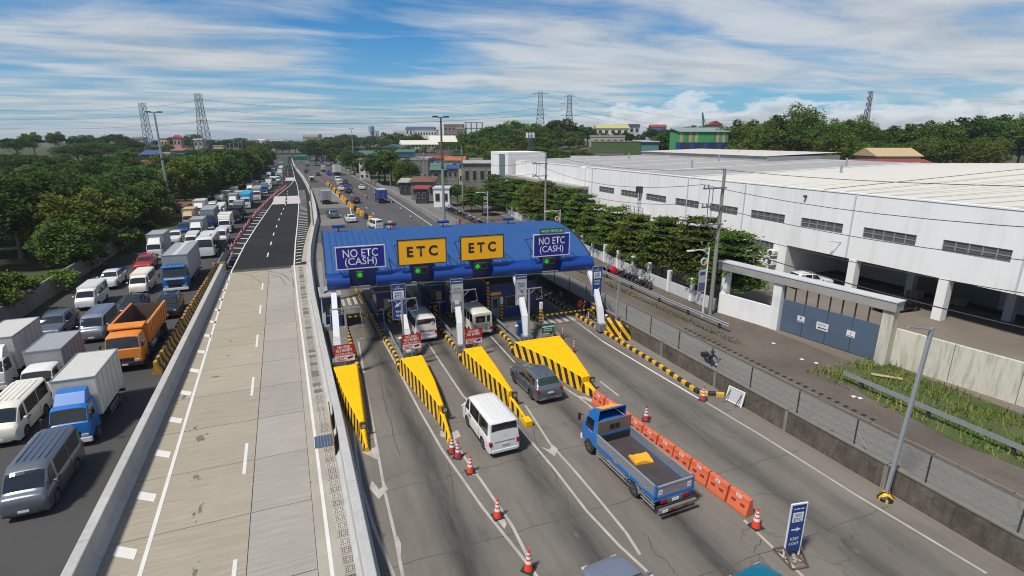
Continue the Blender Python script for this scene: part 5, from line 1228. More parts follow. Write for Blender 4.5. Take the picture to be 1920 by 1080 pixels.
def chassis(p, W, y0, y1, z=.55, lights=True):
    mb = MB()
    for sg in (-1, 1): mb.box(sg * W * .45 - .05, sg * W * .45 + .05, y0, y1, z - .12, z + .12)
    for yy in np.linspace(y0 + .2, y1 - .4, 5): mb.box(-W * .45, W * .45, yy - .04, yy + .04, z - .08, z + .08)
    p.add('chassis', mb, M['chassis']); p.add('rear_bumper', MB().box(-W * .95, W * .95, y0 - .1, y0, z - .18, z - .02), M['chassis'])
    if lights:
        for sg in (-1, 1): p.add('tail_light', MB().box(sg * W * .7 - .15, sg * W * .7 + .15, y0 - .12, y0 - .1, z - .15, z - .05), M['lampred'])
    for sg in (-1, 1):
        mb = MB()
        for zz in (z - .2, z, z + .14): mb.bar((sg * W * .95, y0 + (y1 - y0) * .32, zz), (sg * W * .95, y0 + (y1 - y0) * .66, zz), .03, .05)
        p.add('side_guard', mb, M['galv'])
def build_boxtruck(key, W, Lbox, zbox, zcab, wheelr=.36, capW=None, ribs=6, deflect=False):
    p = Proto(); cw = capW or W * .94; cab(p, cw, 1.65, 0, zcab, Lbox / 2 + 1.75); cargo(p, W, -Lbox / 2, Lbox / 2, .95, zbox, ribs); chassis(p, W, -Lbox / 2, Lbox / 2 + .2)
    yb = -Lbox / 2 + Lbox * .27; add_wheels(p, (Lbox / 2 + .9, yb), W * .97, wheelr, .22, True, dual=(yb,))
    if deflect:
        p.add('wind_deflector', MB().loft([[(-cw * .8, Lbox / 2 + 1.1, zcab - .02), (cw * .8, Lbox / 2 + 1.1, zcab - .02), (cw * .8, Lbox / 2 + .15, zcab - .02), (-cw * .8, Lbox / 2 + .15, zcab - .02)], [(-cw * .75, Lbox / 2 + .6, zcab + .5), (cw * .75, Lbox / 2 + .6, zcab + .5), (cw * .75, Lbox / 2 + .15, zcab + .62), (-cw * .75, Lbox / 2 + .15, zcab + .62)]]), PAINT, bevel=.04)
    PROTO[key] = p
build_boxtruck('boxtruck', .98, 3.7, 2.95, 2.2, capW=.86)
build_boxtruck('tallbox', 1.02, 4.4, 3.25, 2.25, capW=.90, deflect=True)
build_boxtruck('bigtruck', 1.22, 8.2, 3.75, 2.75, .50, capW=1.18, ribs=0)
def build_cube():   # closed multi-purpose van with tall bulged box over the cab
    build_boxtruck('cubevan', .95, 3.4, 2.85, 2.1, .34, .88, 0)
    p = PROTO['cubevan']; p.add('box_nose', MB().loft([[(-.92, 1.7, 2.15), (.92, 1.7, 2.15), (.92, 1.7, 2.82), (-.92, 1.7, 2.82)], [(-.80, 2.4, 2.16), (.80, 2.4, 2.16), (.80, 2.15, 2.7), (-.80, 2.15, 2.7)]]), PAINT2, bevel=.04)
build_cube()
def build_trailer():
    p = Proto(); cab(p, 1.2, 2.0, 0, 2.95, 8.3, low=.6); chassis(p, 1.2, -6, 7.2, .85)
    k = p.add('container', MB().box(-1.22, 1.22, -6, 6.1, 1.3, 3.9), PAINT2, bevel=.02); n = 30
    for sg in (-1, 1):
        for i in range(n): y = -5.9 + 11.9 * (i + .5) / n; p.add('corrugation', MB().box(sg * 1.235 - .02, sg * 1.235 + .02, y - .1, y + .1, 1.42, 3.78), PAINT2, parent=k)
    add_wheels(p, (7.1, 4.9, -3.4, -4.7), 1.2, .5, .28, True, dual=(-3.4, -4.7)); PROTO['trailer'] = p
build_trailer()
def build_bus():
    st = [(4.0, .4, 1.0, 1.15, 1.05, 1.05, .95), (3.95, .36, 1.25, 1.5, 1.1, 1.1, 1.0), (3.6, .36, 1.3, 2.6, 1.12, 1.12, .98), (3.2, .36, 1.35, 2.75, 1.12, 1.12, 1.0), (-3.8, .36, 1.35, 2.75, 1.12, 1.12, 1.0), (-4.0, .4, 1.3, 2.6, 1.1, 1.1, .97), (-4.05, .45, .9, 1.1, 1.08, 1.08, .95)]
    B = Body(st, (2.4, -2.1), .42, 5); p = Proto(); p.add('body', B.shell(), [PAINT, M['trim']], smooth=35); p.add('windscreen', B.top_win(3.93, 3.62, .96, .94), M['glass'])
    for sg in (-1, 1):
        for a in range(5): p.add('side_window', B.side_win(sg, 3.0 - a * 1.3, 1.85 - a * 1.3, 3.0 - a * 1.3, 1.85 - a * 1.3, lo=.12, hi=.8), M['glass'])
    p.add('roof_unit', MB().box(-.6, .6, .2, 1.8, 2.75, 2.95), PAINT, bevel=.06); p.add('rear_window', MB().box(-.8, .8, -4.07, -4.03, 1.5, 2.3), M['glass']); add_wheels(p, (2.4, -2.1), 1.1, .42, .25); car_details(p, B, -4.05, 3.98, .9, .8, .95, .9, .7, (3.7, 1.6, 1.3)); PROTO['bus'] = p
build_bus()
def build_tipper(key='tipper'):
    p = Proto(); k, B = cab(p, 1.2, 1.95, 0, 2.85, 4.9, low=.75, visor=False)
    chassis(p, 1.2, -4.2, 3.6, .95, False)
    # open tub with outer ribs
    y0, y1, z0, z1 = -4.4, 2.55, 1.35, 3.0; w_ = 1.25
    mb = MB(); mb.box(-w_, w_, y0, y1, z0, z0 + .1, 1)
    t = p.add('tipper_floor', mb, [PAINT, M['dumpbed']])
    for sg in (-1, 1):
        s_ = p.add('tipper_side', MB().loft([[(sg * w_, y0, z0), (sg * w_, y1, z0), (sg * (w_ - .0), y1, z1), (sg * w_, y0, z1)], [(sg * (w_ - .07), y0, z0), (sg * (w_ - .07), y1, z0), (sg * (w_ - .07), y1, z1), (sg * (w_ - .07), y0, z1)]]), [PAINT]); n = 9
        for i in range(n): y = y0 + .3 + (y1 - y0 - .6) * i / (n - 1); p.add('rib', MB().box(sg * (w_ + .05) - .05, sg * (w_ + .05) + .05, y - .08, y + .08, z0 + .1, z1 - .1), [PAINT], parent=s_)
        p.add('rail', MB().box(sg * (w_ + .03) - .08, sg * (w_ + .03) + .08, y0, y1, z1 - .08, z1 + .06), [PAINT], parent=s_)
        p.add('inner_lining', MB().box(sg * (w_ - .085) - .012, sg * (w_ - .085) + .012, y0 + .1, y1 - .12, z0 + .1, z1 - .05), M['dumpbed'], parent=s_)
    p.add('headboard', MB().box(-w_ + .07, w_ - .07, y1 - .1, y1, z0, z1 + .25), [PAINT]); p.add('headboard_lining', MB().box(-w_ + .1, w_ - .1, y1 - .13, y1 - .1, z0 + .1, z1 + .2), M['dumpbed'])
    p.add('tailgate', MB().box(-w_ + .07, w_ - .07, y0, y0 + .08, z0, z1 - .1), [M['dumpbed']]); p.add('canopy_plate', MB().loft([[(-w_, y1, z1 + .2), (w_, y1, z1 + .2), (w_, y1 - .02, z1 + .3), (-w_, y1 - .02, z1 + .3)], [(-w_ + .1, y1 + .75, z1 + .0), (w_ - .1, y1 + .75, z1 + .0), (w_ - .1, y1 + .75, z1 + .1), (-w_ + .1, y1 + .75, z1 + .1)]]), [PAINT])
    for sg in (-1, 1): p.add('tank', MB().tube((sg * .95, .2, .8), (sg * .95, 1.5, .8), .3, n=12), M['galv'])
    add_wheels(p, (4.0, 2.3, -2.0, -3.4), 1.22, .52, .30, True, dual=(-2.0, -3.4)); PROTO[key] = p
build_tipper()
def build_flatbed():
    """the blue dropside truck"""
    p = Proto(); W = 1.02; yb0, yb1 = -3.15, 1.55
    k, B = cab(p, .93, 1.55, 0, 2.12, 3.2, low=.62)
    # sunk visor / deflector on the roof, open at the back
    dl = MB(); z = 2.12
    for sg in (-1, 1): dl.loft([[(sg * .80, 2.85, z - .05), (sg * .86, 1.75, z - .02), (sg * .82, 1.72, z + .58), (sg * .72, 2.45, z + .38)], [(sg * .76, 2.83, z - .05), (sg * .82, 1.75, z - .02), (sg * .78, 1.72, z + .58), (sg * .69, 2.43, z + .38)]])
    dl.loft([[(-.78, 2.86, z - .04), (.78, 2.86, z - .04), (.78, 2.82, z - .06), (-.78, 2.82, z - .06)], [(-.70, 2.46, z + .38), (.70, 2.46, z + .38), (.70, 2.42, z + .35), (-.70, 2.42, z + .35)], [(-.80, 1.72, z + .60), (.80, 1.72, z + .60), (.80, 1.72, z + .55), (-.80, 1.72, z + .55)]])
    d = p.add('wind_deflector', dl, [PAINT], bevel=.015)
    p.add('deflector_stripe', MB().loft([[(-.62, 2.44, z + .392), (.5, 2.44, z + .392), (.5, 2.43, z + .402), (-.62, 2.43, z + .402)], [(-.55, 1.85, z + .572), (.74, 1.85, z + .572), (.74, 1.84, z + .582), (-.55, 1.84, z + .582)]]), M['tarpyellow'], parent=d)
    p.add('door_text', text_mesh('FUSO', .10, M['tarpyellow'], .34, .01), loc=(-.945, 2.28, 1.32), rot=(0, 0, R_(-90)))
    chassis(p, W, yb0, 2.6, .60, False)
    fl = p.add('bed_floor', MB().box(-W, W, yb0, yb1, .92, 1.0), M['deck'])
    p.add('deck_edge', MB().box(-W - .03, W + .03, yb0 - .02, yb1, .84, .93), [PAINT])
    for sg in (-1, 1):
        s_ = p.add('side_panel', MB().box(sg * W - .03, sg * W + .03, yb0 + .12, yb1 - .03, 1.0, 1.52), M['alu'], bevel=.01)
        p.add('lower_rail', MB().box(sg * (W + .005) - .045, sg * (W + .005) + .045, yb0, yb1, .93, 1.06), [PAINT], parent=s_)
        p.add('top_rail', MB().box(sg * W - .045, sg * W + .045, yb0 + .12, yb1 - .03, 1.50, 1.56), M['galv'], parent=s_)
        p.add('corner_post', MB().box(sg * W - .05, sg * W + .05, yb0, yb0 + .13, .93, 1.60), [PAINT], bevel=.01)
        for y in np.linspace(yb0 + .7, yb1 - .6, 4): p.add('latch', MB().box(sg * (W + .04) - .015, sg * (W + .04) + .015, y - .03, y + .03, 1.0, 1.12), M['galv'], parent=s_)
        for y in (yb0 + 1.0, yb0 + 3.0): p.add('reflector', MB().box(sg * (W + .05) - .006, sg * (W + .05) + .006, y - .16, y + .16, .98, 1.02), M['lampamber'], parent=s_)
        mb = MB()
        for zz in (.42, .58, .74): mb.bar((sg * (W - .03), -.9, zz), (sg * (W - .03), 1.6, zz), .03, .06); mb.bar((sg * (W - .03), yb0 + .1, zz), (sg * (W - .03), -2.1, zz), .03, .06)
        for yy in (-.7, .4, 1.5, -2.3, yb0 + .3): mb.bar((sg * (W - .05), yy, .38), (sg * (W - .05), yy, .84), .03)
        p.add('side_guard', mb, M['galv'])
        mb = MB()
        for i in range(7):
            a0, a1 = math.pi * (.05 + .9 * i / 7), math.pi * (.05 + .9 * (i + 1) / 7)
            mb.bar((sg * (W - .12), -1.52 + .50 * math.cos(a0), .40 + .50 * math.sin(a0)), (sg * (W - .12), -1.52 + .50 * math.cos(a1), .40 + .50 * math.sin(a1)), .03, .30, upv=(1, 0, 0))
        p.add('mudguard', mb, M['galv'])
    tg = p.add('tailgate', MB().box(-W + .06, W - .06, yb0 + .0, yb0 + .05, 1.03, 1.52), M['alu'], bevel=.01)
    p.add('tailgate_rail', MB().box(-W + .05, W - .05, yb0 - .02, yb0 + .07, 1.50, 1.56), M['galv'], parent=tg); p.add('tailgate_rail', MB().box(-W + .05, W - .05, yb0 - .02, yb0 + .07, .93, 1.04), [PAINT], parent=tg)
    for x in (-.80, .78): s_ = p.add('sticker', MB().box(x - .10, x + .10, yb0 - .008, yb0 - .001, 1.12, 1.36), M['signwhite'], parent=tg); p.add('emblem', MB().add([(x - .05, yb0 - .012, 1.30), (x, yb0 - .012, 1.20), (x + .05, yb0 - .012, 1.30), (x, yb0 - .012, 1.27)], [(0, 1, 2, 3)]), M['ink'])
    p.add('reflector', MB().box(-.25, .25, yb0 - .006, yb0 - .001, 1.08, 1.12), M['lampamber'], parent=tg)
    hb = p.add('headboard', MB().box(-W, W, yb1 - .05, yb1 + .02, 1.0, 2.22), mat('bronze_headboard', (0.20, 0.16, 0.14), .35, .4, var=.15, dirt=.1), bevel=.012); p.add('headboard_rail', MB().box(-W + .02, W - .02, yb1 - .06, yb1 - .05, 1.42, 1.50), [PAINT], parent=hb)
    p.add('headboard_plate', MB().box(-W + .04, W - .04, yb1 - .065, yb1 - .05, 1.02, 1.40), M['trim'], parent=hb)
    for x in (-.16, .16): p.add('headboard_window', MB().box(x - .13, x + .13, yb1 - .07, yb1 - .05, 1.70, 1.98), M['glass'], parent=hb, bevel=.01)
    mb = MB(); mb.box(-W, W, yb0 - .32, yb0 - .18, .42, .62); p.add('rear_step', mb, M['rimgrey'], bevel=.02); p.add('rear_plate', MB().box(-.42, .42, yb0 - .05, yb0, .62, .86), M['rimgrey'])
    for sg in (-1, 1): p.add('tail_light', MB().box(sg * .62 - .16, sg * .62 + .16, yb0 - .06, yb0 - .02, .70, .84), M['lampred']); p.add('step_light', MB().box(sg * .35 - .10, sg * .35 + .10, yb0 - .335, yb0 - .32, .48, .56), M['lampred'])
    p.add('number_plate', MB().box(-.17, .20, yb0 - .07, yb0 - .05, .66, .80), M['plate']); p.add('step_plate', MB().box(-.92, -.60, yb0 - .335, yb0 - .32, .46, .58), M['signwhite'])
    add_wheels(p, (2.35, -1.52), .98, .40, .22, True, dual=(-1.52,)); PROTO['flatbed'] = p
build_flatbed()

def T(px, py): return gnd(px, py)
# ---- near traffic in the toll lanes (driving away)
spawn('van', 'passenger_van', 'white passenger van leaving the second toll lane, tail to the camera', 'van', (8.75, 25.1, 0), R_(1.5), M['white'], scale=.97)
v = bpy.data.objects['passenger_van']
b = place('lettering', text_mesh('HIACE', .10, M['signwhite'], .3, .01), v, (0, -2.385, 1.32))
spawn('suv', 'grey_suv', 'grey SUV between the third island and the widest yellow nose', 'car', (13.45, 29.3, 0), R_(2), M['gunmetal'], scale=.95)
spawn('flatbed', 'dropside_truck', 'blue dropside truck with an empty grey bed beside the orange barriers', 'truck', (14.05, 19.1, 0), R_(2.0), M['blue'])
mb = MB(); n = 9; r2 = random.Random(3); V = []
for j in range(n):
    for i in range(n): V.append((-.46 + .92 * i / (n - 1) + r2.uniform(-.02, .02), -.36 + .72 * j / (n - 1) + r2.uniform(-.02, .02), .10 + .05 * math.sin(i * .6) * math.cos(j * .5) + r2.uniform(-.015, .03)))
mb.add(V, [(j * n + i, j * n + i + 1, (j + 1) * n + i + 1, (j + 1) * n + i) for j in range(n - 1) for i in range(n - 1)])
b_ = [V[i] for i in range(n)] + [V[j * n + n - 1] for j in range(1, n)] + [V[(n - 1) * n + i] for i in range(n - 2, -1, -1)] + [V[j * n] for j in range(n - 2, 0, -1)]
mb.loft([[(x, y, z) for x, y, z in b_], [(x * 1.03, y * 1.03, 0.002) for x, y, z in b_]], True, False)
tag(mb.build('folded_tarpaulin', M['tarpyellow'], None, (14.25, 18.6, 1.0), R_(-8), smooth=40), 'folded yellow tarpaulin lying on the bed of the blue truck', 'tarpaulin')
spawn('sedan', 'silver_sedan', 'silver car at the bottom edge, bonnet towards the toll gates', 'car', (9.35, 11.75, 0), R_(3), M['silver'], scale=1.06)
spawn('suv', 'teal_car', 'teal car just entering at the bottom edge, right of the silver car', 'car', (13.9, 9.35, 0), R_(4), M['teal'])
spawn('van', 'ambulance', 'white ambulance with red lettering and roof beacons in the second lane', 'ambulance', (8.75, 42.5, 0), R_(1), M['white'], skip=('roof_rib',))
a = bpy.data.objects['ambulance']
MB().box(-.5, -.18, 1.05, 1.3, 2.08, 2.2).build('red_beacon', M['lampred'], a, bevel=.02); MB().box(-.16, .16, 1.07, 1.28, 2.08, 2.18).build('beacon_base', M['reflect'], a); MB().box(.18, .5, 1.05, 1.3, 2.08, 2.2).build('blue_beacon', M['bluelamp'], a, bevel=.02)
place('lettering', text_mesh('AMBULANCE', .15, M['signred'], 1.25, .015), a, (0, -2.415, 1.02)); place('lettering', text_mesh('BRGY. UGONG', .12, M['signred'], 1.0, .01), a, (0, -2.37, 1.93))
for sg in (-1, 1):
    MB().box(sg * .872 - .006, sg * .872 + .006, -1.9, 1.1, .98, 1.06).build('red_stripe', M['signred'], a); MB().box(sg * .872 - .006, sg * .872 + .006, -.8, 1.0, .76, .80).build('red_stripe', M['signred'], a)
    mb = MB(); mb.bar((sg * .5, .7, 2.12), (sg * .5, -1.8, 2.14), .03); mb.build('roof_rail', M['trim'], a)
MB().tube((.5, -2.33, 1.55), (.5, -2.345, 1.55), .15, n=14).build('round_sticker', M['signwhite'], a); place('lettering', text_mesh('2', .16, M['ink'], None, .02), a, (.5, -2.36, 1.55))
spawn('boxvan', 'jeep_van', 'boxy white utility van in the third lane under the canopy', 'van', (13.35, 41.9, 0), R_(1), M['pearl'])
# ---- beyond the canopy, driving away
def away(key, name, px, py, label, cat, paint, paint2=None, dy=2.2, rz=0, sc=1.0):
    x, y = T(px, py); return spawn(key, name, label, cat, (x, y + dy, 0), R_(rz), paint, paint2, scale=sc)
away('sedan', 'white_sedan', 660, 418, 'white sedan just beyond the canopy, rear view', 'car', M['white'], rz=4)
away('suv', 'blue_grey_suv', 625, 410, 'grey blue SUV left of the white sedan, beyond the canopy', 'car', M['gunmetal'], rz=5)
spawn('van', 'white_minivan', 'white van half hidden behind the canopy roof', 'van', (13.2, 99.5, 0), R_(15), M['white'], scale=.85)
away('boxtruck', 'grey_box_truck', 613, 384, 'grey box truck on the pale concrete patch, rear doors shut', 'truck', M['white'], M['boxgrey'], 2.6, 3, 1.12)
away('suv', 'maroon_suv', 668, 382, 'dark maroon SUV alone right of the yellow barriers', 'car', M['maroon'], rz=3)
t = away('boxtruck', 'blue_delivery_truck', 719, 382, 'blue delivery truck with white roof beside the right guardrail', 'truck', M['darkblue'], mat('printed_blue_box', (0.02, 0.06, 0.24), .5, var=.4, scale=1.6), 2.6, 2, 1.15)
MB().box(-.95, .95, -1.8, 1.8, 2.97, 3.02).build('roof', M['white'], t)
away('boxvan', 'white_jeep_van', 586, 342, 'white utility van driving away beside the ramp barrier', 'van', M['white'])
away('sedan', 'white_car', 680, 356, 'white car on the right, beside the curved wall', 'car', M['white'])
away('suv', 'black_suv', 654, 363, 'black SUV beside the row of yellow barriers', 'car', M['black'], rz=4)
away('sedan', 'white_car', 641, 358, 'white car left of the black SUV, close to the barriers', 'car', M['white'], rz=4)
away('sedan', 'blue_sedan', 656, 354, 'dark blue car between the black SUV and the cones', 'car', M['darkblue'])
away('suv', 'dark_red_suv', 648, 346, 'dark red car in the far cluster right of the barriers', 'car', M['maroon'])
away('van', 'white_van', 634, 342, 'white van in the far cluster, near the rear', 'van', M['white'])
away('van', 'white_van', 638, 349, 'white van in the far cluster beside the yellow barriers', 'van', M['pearl'])
away('sedan', 'dark_car', 642, 352, 'dark blue car in the far cluster behind a white van', 'car', M['darkblue'])
away('boxtruck', 'big_white_truck', 633, 329, 'large white truck facing away beside the far right wall', 'truck', M['white'], M['white'], 2, 2, 1.5)
away('sedan', 'dark_car', 597, 330, 'dark car far along the highway left of the cones', 'car', M['black'])
away('pickup', 'dark_pickup', 575, 325, 'dark pickup far along the highway beside the barrier', 'car', M['black'])
away('boxtruck', 'dark_truck', 577, 312, 'dark truck far ahead on the highway', 'truck', M['black'], M['boxgrey'])
away('boxtruck', 'dark_box_truck', 607, 322, 'blue cab truck far off, left of the large white truck', 'truck', M['darkblue'], M['boxwhite'])
t = away('pickup', 'tank_truck', 618, 329, 'small truck with blue tank among the far barriers', 'truck', M['darkblue'])
MB().tube((0, -2.4, 1.7), (0, -1.0, 1.7), .75, n=14).build('tank', M['blue'], t)
away('van', 'white_van', 559, 299, 'white van on the far highway below the overpass, left', 'van', M['white'])
away('van', 'white_van', 569, 300, 'white van on the far highway below the overpass, right', 'van', M['pearl'])
away('sedan', 'silver_car', 563, 304, 'silver car on the far highway', 'car', M['silver'])

# ---- traffic queue on the left highway, facing the camera
FACE = math.pi
def q(key, name, x, y, label, cat, paint, paint2=None, sc=1.0, rz=0): return spawn(key, name, label, cat, (x, y, 0), FACE + R_(rz), paint, paint2, scale=sc)
o = q('tipper', 'tipper_truck', -12.25, 46.9, 'orange tipper truck with an empty rusty tub at the left edge', 'dump truck', M['orange'], sc=.92)
q('suv', 'black_suv', -12.0, 56.7, 'black SUV behind the orange tipper truck', 'car', M['black'], rz=2)
t = q('bigtruck', 'blue_truck', -12.75, 70.2, 'blue cab lorry with a long grey box, its roof with a pale stripe', 'truck', M['blue'], M['boxgrey'])
MB().box(-.22, .22, -4.0, 4.0, 3.752, 3.765).build('roof_stripe', M['boxwhite'], t); MB().box(-1.1, 1.1, 4.65, 6.02, 2.74, 2.86).build('roof_cap', M['blue'], t, bevel=.04)
for x in (-.6, -.2, .2, .6): MB().bar((x, 4.2, 2.8), (x, 5.2, 2.9), .05).build('roof_bar', M['darksteel'], t)
MB().box(-.95, .95, 5.87, 5.95, 1.48, 1.62).build('white_band', M['signwhite'], t)
for z in (.98, 1.16, 1.34): MB().box(-.7, .7, 5.86, 5.92, z - .04, z + .04).build('grille_bar', M['trim'], t)
q('bus', 'white_bus', -12.1, 86.0, 'white bus with a roof unit right behind the blue lorry', 'bus', M['white'])
q('van', 'silver_van', -16.3, 52.3, 'silver van cut by the left edge, roof seen from above', 'van', M['silver'])
q('sedan', 'black_sedan', -15.3, 59.0, 'black car left of the blue lorry', 'car', M['black'])
q('boxvan', 'white_jeep_van', -19.6, 62.5, 'white utility van with side windows at the left edge', 'van', M['white'])
q('boxvan', 'white_jeep_van', -16.2, 66.7, 'white utility van right beside the blue lorry', 'van', M['pearl'])
t = q('pickup', 'white_pickup', -19.9, 70.5, 'white pickup with blue load behind the utility van', 'car', M['white']); MB().box(-.6, .6, -2.3, -1.15, 1.2, 1.5).build('load', M['tarpblue'], t)
q('suv', 'red_suv', -18.3, 78.5, 'red SUV in front of the grey box truck', 'car', M['red'])
q('tallbox', 'white_box_truck', -18.3, 87.3, 'white cab truck with a grey box behind the red SUV', 'truck', M['white'], M['boxgrey'])
q('boxvan', 'white_van', -15.0, 92.3, 'white van ahead of the grey roofed box truck', 'van', M['white'])
q('suv', 'white_suv', -18.2, 98.0, 'white SUV behind the grey box truck', 'car', M['white'])
q('van', 'white_van', -11.3, 94.8, 'white van beside the cones, just behind the bus', 'van', M['white'], sc=1.05)
q('tallbox', 'white_box_truck', -15.2, 101.0, 'white cab truck with grey box and grey roof, mid queue', 'truck', M['white'], M['boxgrey'])
q('suv', 'dark_suv', -18.4, 107.0, 'dark blue car behind the white SUV', 'car', M['darkblue'])
q('cubevan', 'white_cube_van', -11.7, 106.8, 'small cream box truck with a dirty front next to the cones', 'truck', M['white'], M['pearl'], 1.1)
q('bigtruck', 'cream_truck', -15.0, 114.0, 'cream truck with wind deflector and a long grey box', 'truck', M['darkblue'], M['boxgrey'], .92)
q('tallbox', 'tan_box_truck', -18.6, 116.5, 'tan box truck at the tree side of the queue', 'truck', M['tan'], M['tan'])
q('tipper', 'black_tipper', -11.2, 119.0, 'black tipper truck behind the small cream box truck', 'dump truck', M['black'], sc=.92)
q('boxtruck', 'grey_box_truck', -11.2, 129.0, 'grey box truck with white cab behind the black tipper', 'truck', M['white'], M['boxgrey'])
q('tallbox', 'white_box_truck', -18.3, 128.0, 'white truck with a tall pale box by the trees', 'truck', M['white'], M['boxwhite'], 1.1)
q('boxvan', 'white_van', -15.2, 126.5, 'white van between two box trucks, mid queue', 'van', M['white'])
q('boxvan', 'white_jeep_van', -15.2, 133.5, 'white utility van seen over the black tipper', 'van', M['pearl'])
q('boxvan', 'white_van', -17.3, 137.0, 'white van at the tree side beyond the tall pale box', 'van', M['white'])
t = q('trailer', 'container_truck', -10.7, 145.5, 'white tractor with a bright cyan container beside the cones', 'truck', M['white'], M['cyan'], .85)
o = place('lettering', text_mesh('MAERSK', 1.1, M['signwhite'], 5.5, .03), t, (-1.262, 0, 2.6)); o.rotation_euler = (0, 0, R_(-90))
q('trailer', 'container_truck', -9.2, 163.0, 'grey container truck right behind the cyan one', 'truck', M['white'], M['boxgrey'], .8)
rest = [('sedan', 'black'), ('sedan', 'silver'), ('boxvan', 'white'), ('tallbox', 'white'), ('van', 'white'), ('boxtruck', 'white'), ('suv', 'black'), ('boxtruck', 'blue'), ('boxvan', 'pearl'), ('sedan', 'red')]
ky_label = {'sedan': 'car', 'suv': 'SUV', 'boxvan': 'utility van', 'van': 'van', 'tallbox': 'tall box truck', 'boxtruck': 'box truck', 'bigtruck': 'long lorry', 'cubevan': 'small box truck', 'bus': 'bus', 'pickup': 'pickup'}
catn = {'sedan': 'car', 'suv': 'car', 'boxvan': 'van', 'van': 'van', 'tallbox': 'truck', 'boxtruck': 'truck', 'bigtruck': 'truck', 'cubevan': 'truck', 'bus': 'bus', 'pickup': 'car'}
cn_ = {'black': 'black', 'silver': 'silver', 'white': 'white', 'blue': 'blue', 'pearl': 'cream', 'red': 'red', 'darkblue': 'dark blue', 'green': 'green', 'gunmetal': 'grey'}
farq = []
lane_r = [(-8.0, 178, 'boxtruck', 'blue', 'boxgrey', 'blue cab truck right behind the grey container'), (-7.6, 186.5, 'boxvan', 'white', None, 'white van where the cones split, right lane of the queue'), (-7.3, 195, 'cubevan', 'white', 'boxwhite', 'white truck with a pale bulged box beside the far cones'),
          (-6.4, 208, 'bus', 'pearl', None, 'cream bus standing out beside the white concrete patch'), (-5.3, 221, 'van', 'white', None, 'white van by the narrow white patch'), (-5.0, 233, 'boxtruck', 'blue', 'boxwhite', 'blue cab truck far along the queue'),
          (-4.6, 246, 'tallbox', 'white', 'boxwhite', 'white truck far along the queue, beside the fresh asphalt'), (-4.6, 262, 'boxtruck', 'white', 'green', 'white truck with a green box far along the queue'), (-4.6, 280, 'cubevan', 'white', 'boxwhite', 'pale truck before the green bus, far queue'), (-1.9, 300, 'bus', 'green', None, 'green bus coming down the fresh asphalt lane'),
          (-4.8, 305, 'boxvan', 'white', None, 'white van left of the green bus'), (-5.2, 330, 'tallbox', 'green', 'boxwhite', 'green and white truck behind the white van, far queue')]
lane_m = [(-13.4, 143, 'tallbox', 'white', 'boxgrey', 'grey box truck half hidden behind the cyan container'), (-13.0, 152.5, 'boxtruck', 'blue', 'boxwhite', 'blue cab truck left of the cyan container'), (-12.2, 163, 'boxvan', 'white', None, 'white van left of the grey container'), (-11.6, 174, 'tallbox', 'white', 'boxgrey', 'white truck with grey box near the trees'),
          (-11.0, 187, 'boxtruck', 'white', 'boxwhite', 'white truck by the trees, left of the split cones'), (-10.2, 202, 'van', 'white', None, 'white van by the trees, beside the cream bus'), (-9.4, 216, 'boxtruck', 'white', 'boxgrey', 'white truck by the trees beyond the cream bus'), (-8.6, 236, 'cubevan', 'white', 'boxwhite', 'small pale truck against the far trees'),
          (-8.2, 258, 'suv', 'darkblue', None, 'dark blue car against the far trees'), (-8.0, 280, 'boxvan', 'white', None, 'white van against the far trees, past the dark blue car'), (-7.6, 310, 'tallbox', 'white', 'boxwhite', 'white truck at the far end of the tree side lane')]
lane_l = [(-16.6, 146, 'cubevan', 'white', 'boxwhite', 'small white truck at the trees, beyond the tall pale box'), (-16.2, 155, 'boxtruck', 'white', 'tan', 'white truck with a tan box close under the trees'), (-15.2, 166, 'boxtruck', 'white', 'boxwhite', 'white truck close under the trees')]
for L_ in (lane_r, lane_m, lane_l):
    for x, y, k, c, c2, lb in L_: q(k, {'car': 'car', 'van': 'van', 'truck': 'box_truck', 'bus': 'bus'}[catn[k]], x, y, lb, catn[k], M[c], M[c2] if c2 else None)
# queue continuing beyond the left of the picture
q('suv', 'grey_suv', -19.8, 54.0, 'grey SUV at the left edge, left of the silver van', 'car', M['gunmetal'])
q('boxtruck', 'white_box_truck', -15.9, 42.3, 'white box truck left of the orange tipper truck', 'truck', M['white'], M['boxgrey'])
q('tallbox', 'white_box_truck', -19.4, 45.5, 'white box truck in the lane farthest from the ramp', 'truck', M['white'], M['boxwhite'])
q('van', 'white_van', -15.9, 35.8, 'white van in the near left corner of the highway', 'van', M['pearl'])
q('tallbox', 'blue_box_truck', -12.3, 36.0, 'blue cab box truck in front of the orange tipper truck', 'truck', M['blue'], M['boxwhite'])
q('van', 'grey_van', -12.2, 28.3, 'grey van at the near left, beside the ramp barrier', 'van', M['gunmetal'])
q('boxvan', 'white_jeep_van', -19.5, 37.0, 'white utility van at the far left bottom corner', 'van', M['white'])
# ------------------------------------------------------------------ warehouse and its compound
WF = 53.0
wh = thing('warehouse', 'large white warehouse with a strip of windows under a pale roof', 'warehouse', (WF, 70, 0))
def wbox(name, m, x0, x1, y0, y1, z0, z1, parent=wh, **k): return MB().box(x0 - WF, x1 - WF, y0 - 70, y1 - 70, z0, z1).build(name, m, parent, **k)
EAVE = 10.45
wwins = [(87.6 - 7.33 * k - 5.1, 87.6 - 7.33 * k) for k in range(12)]
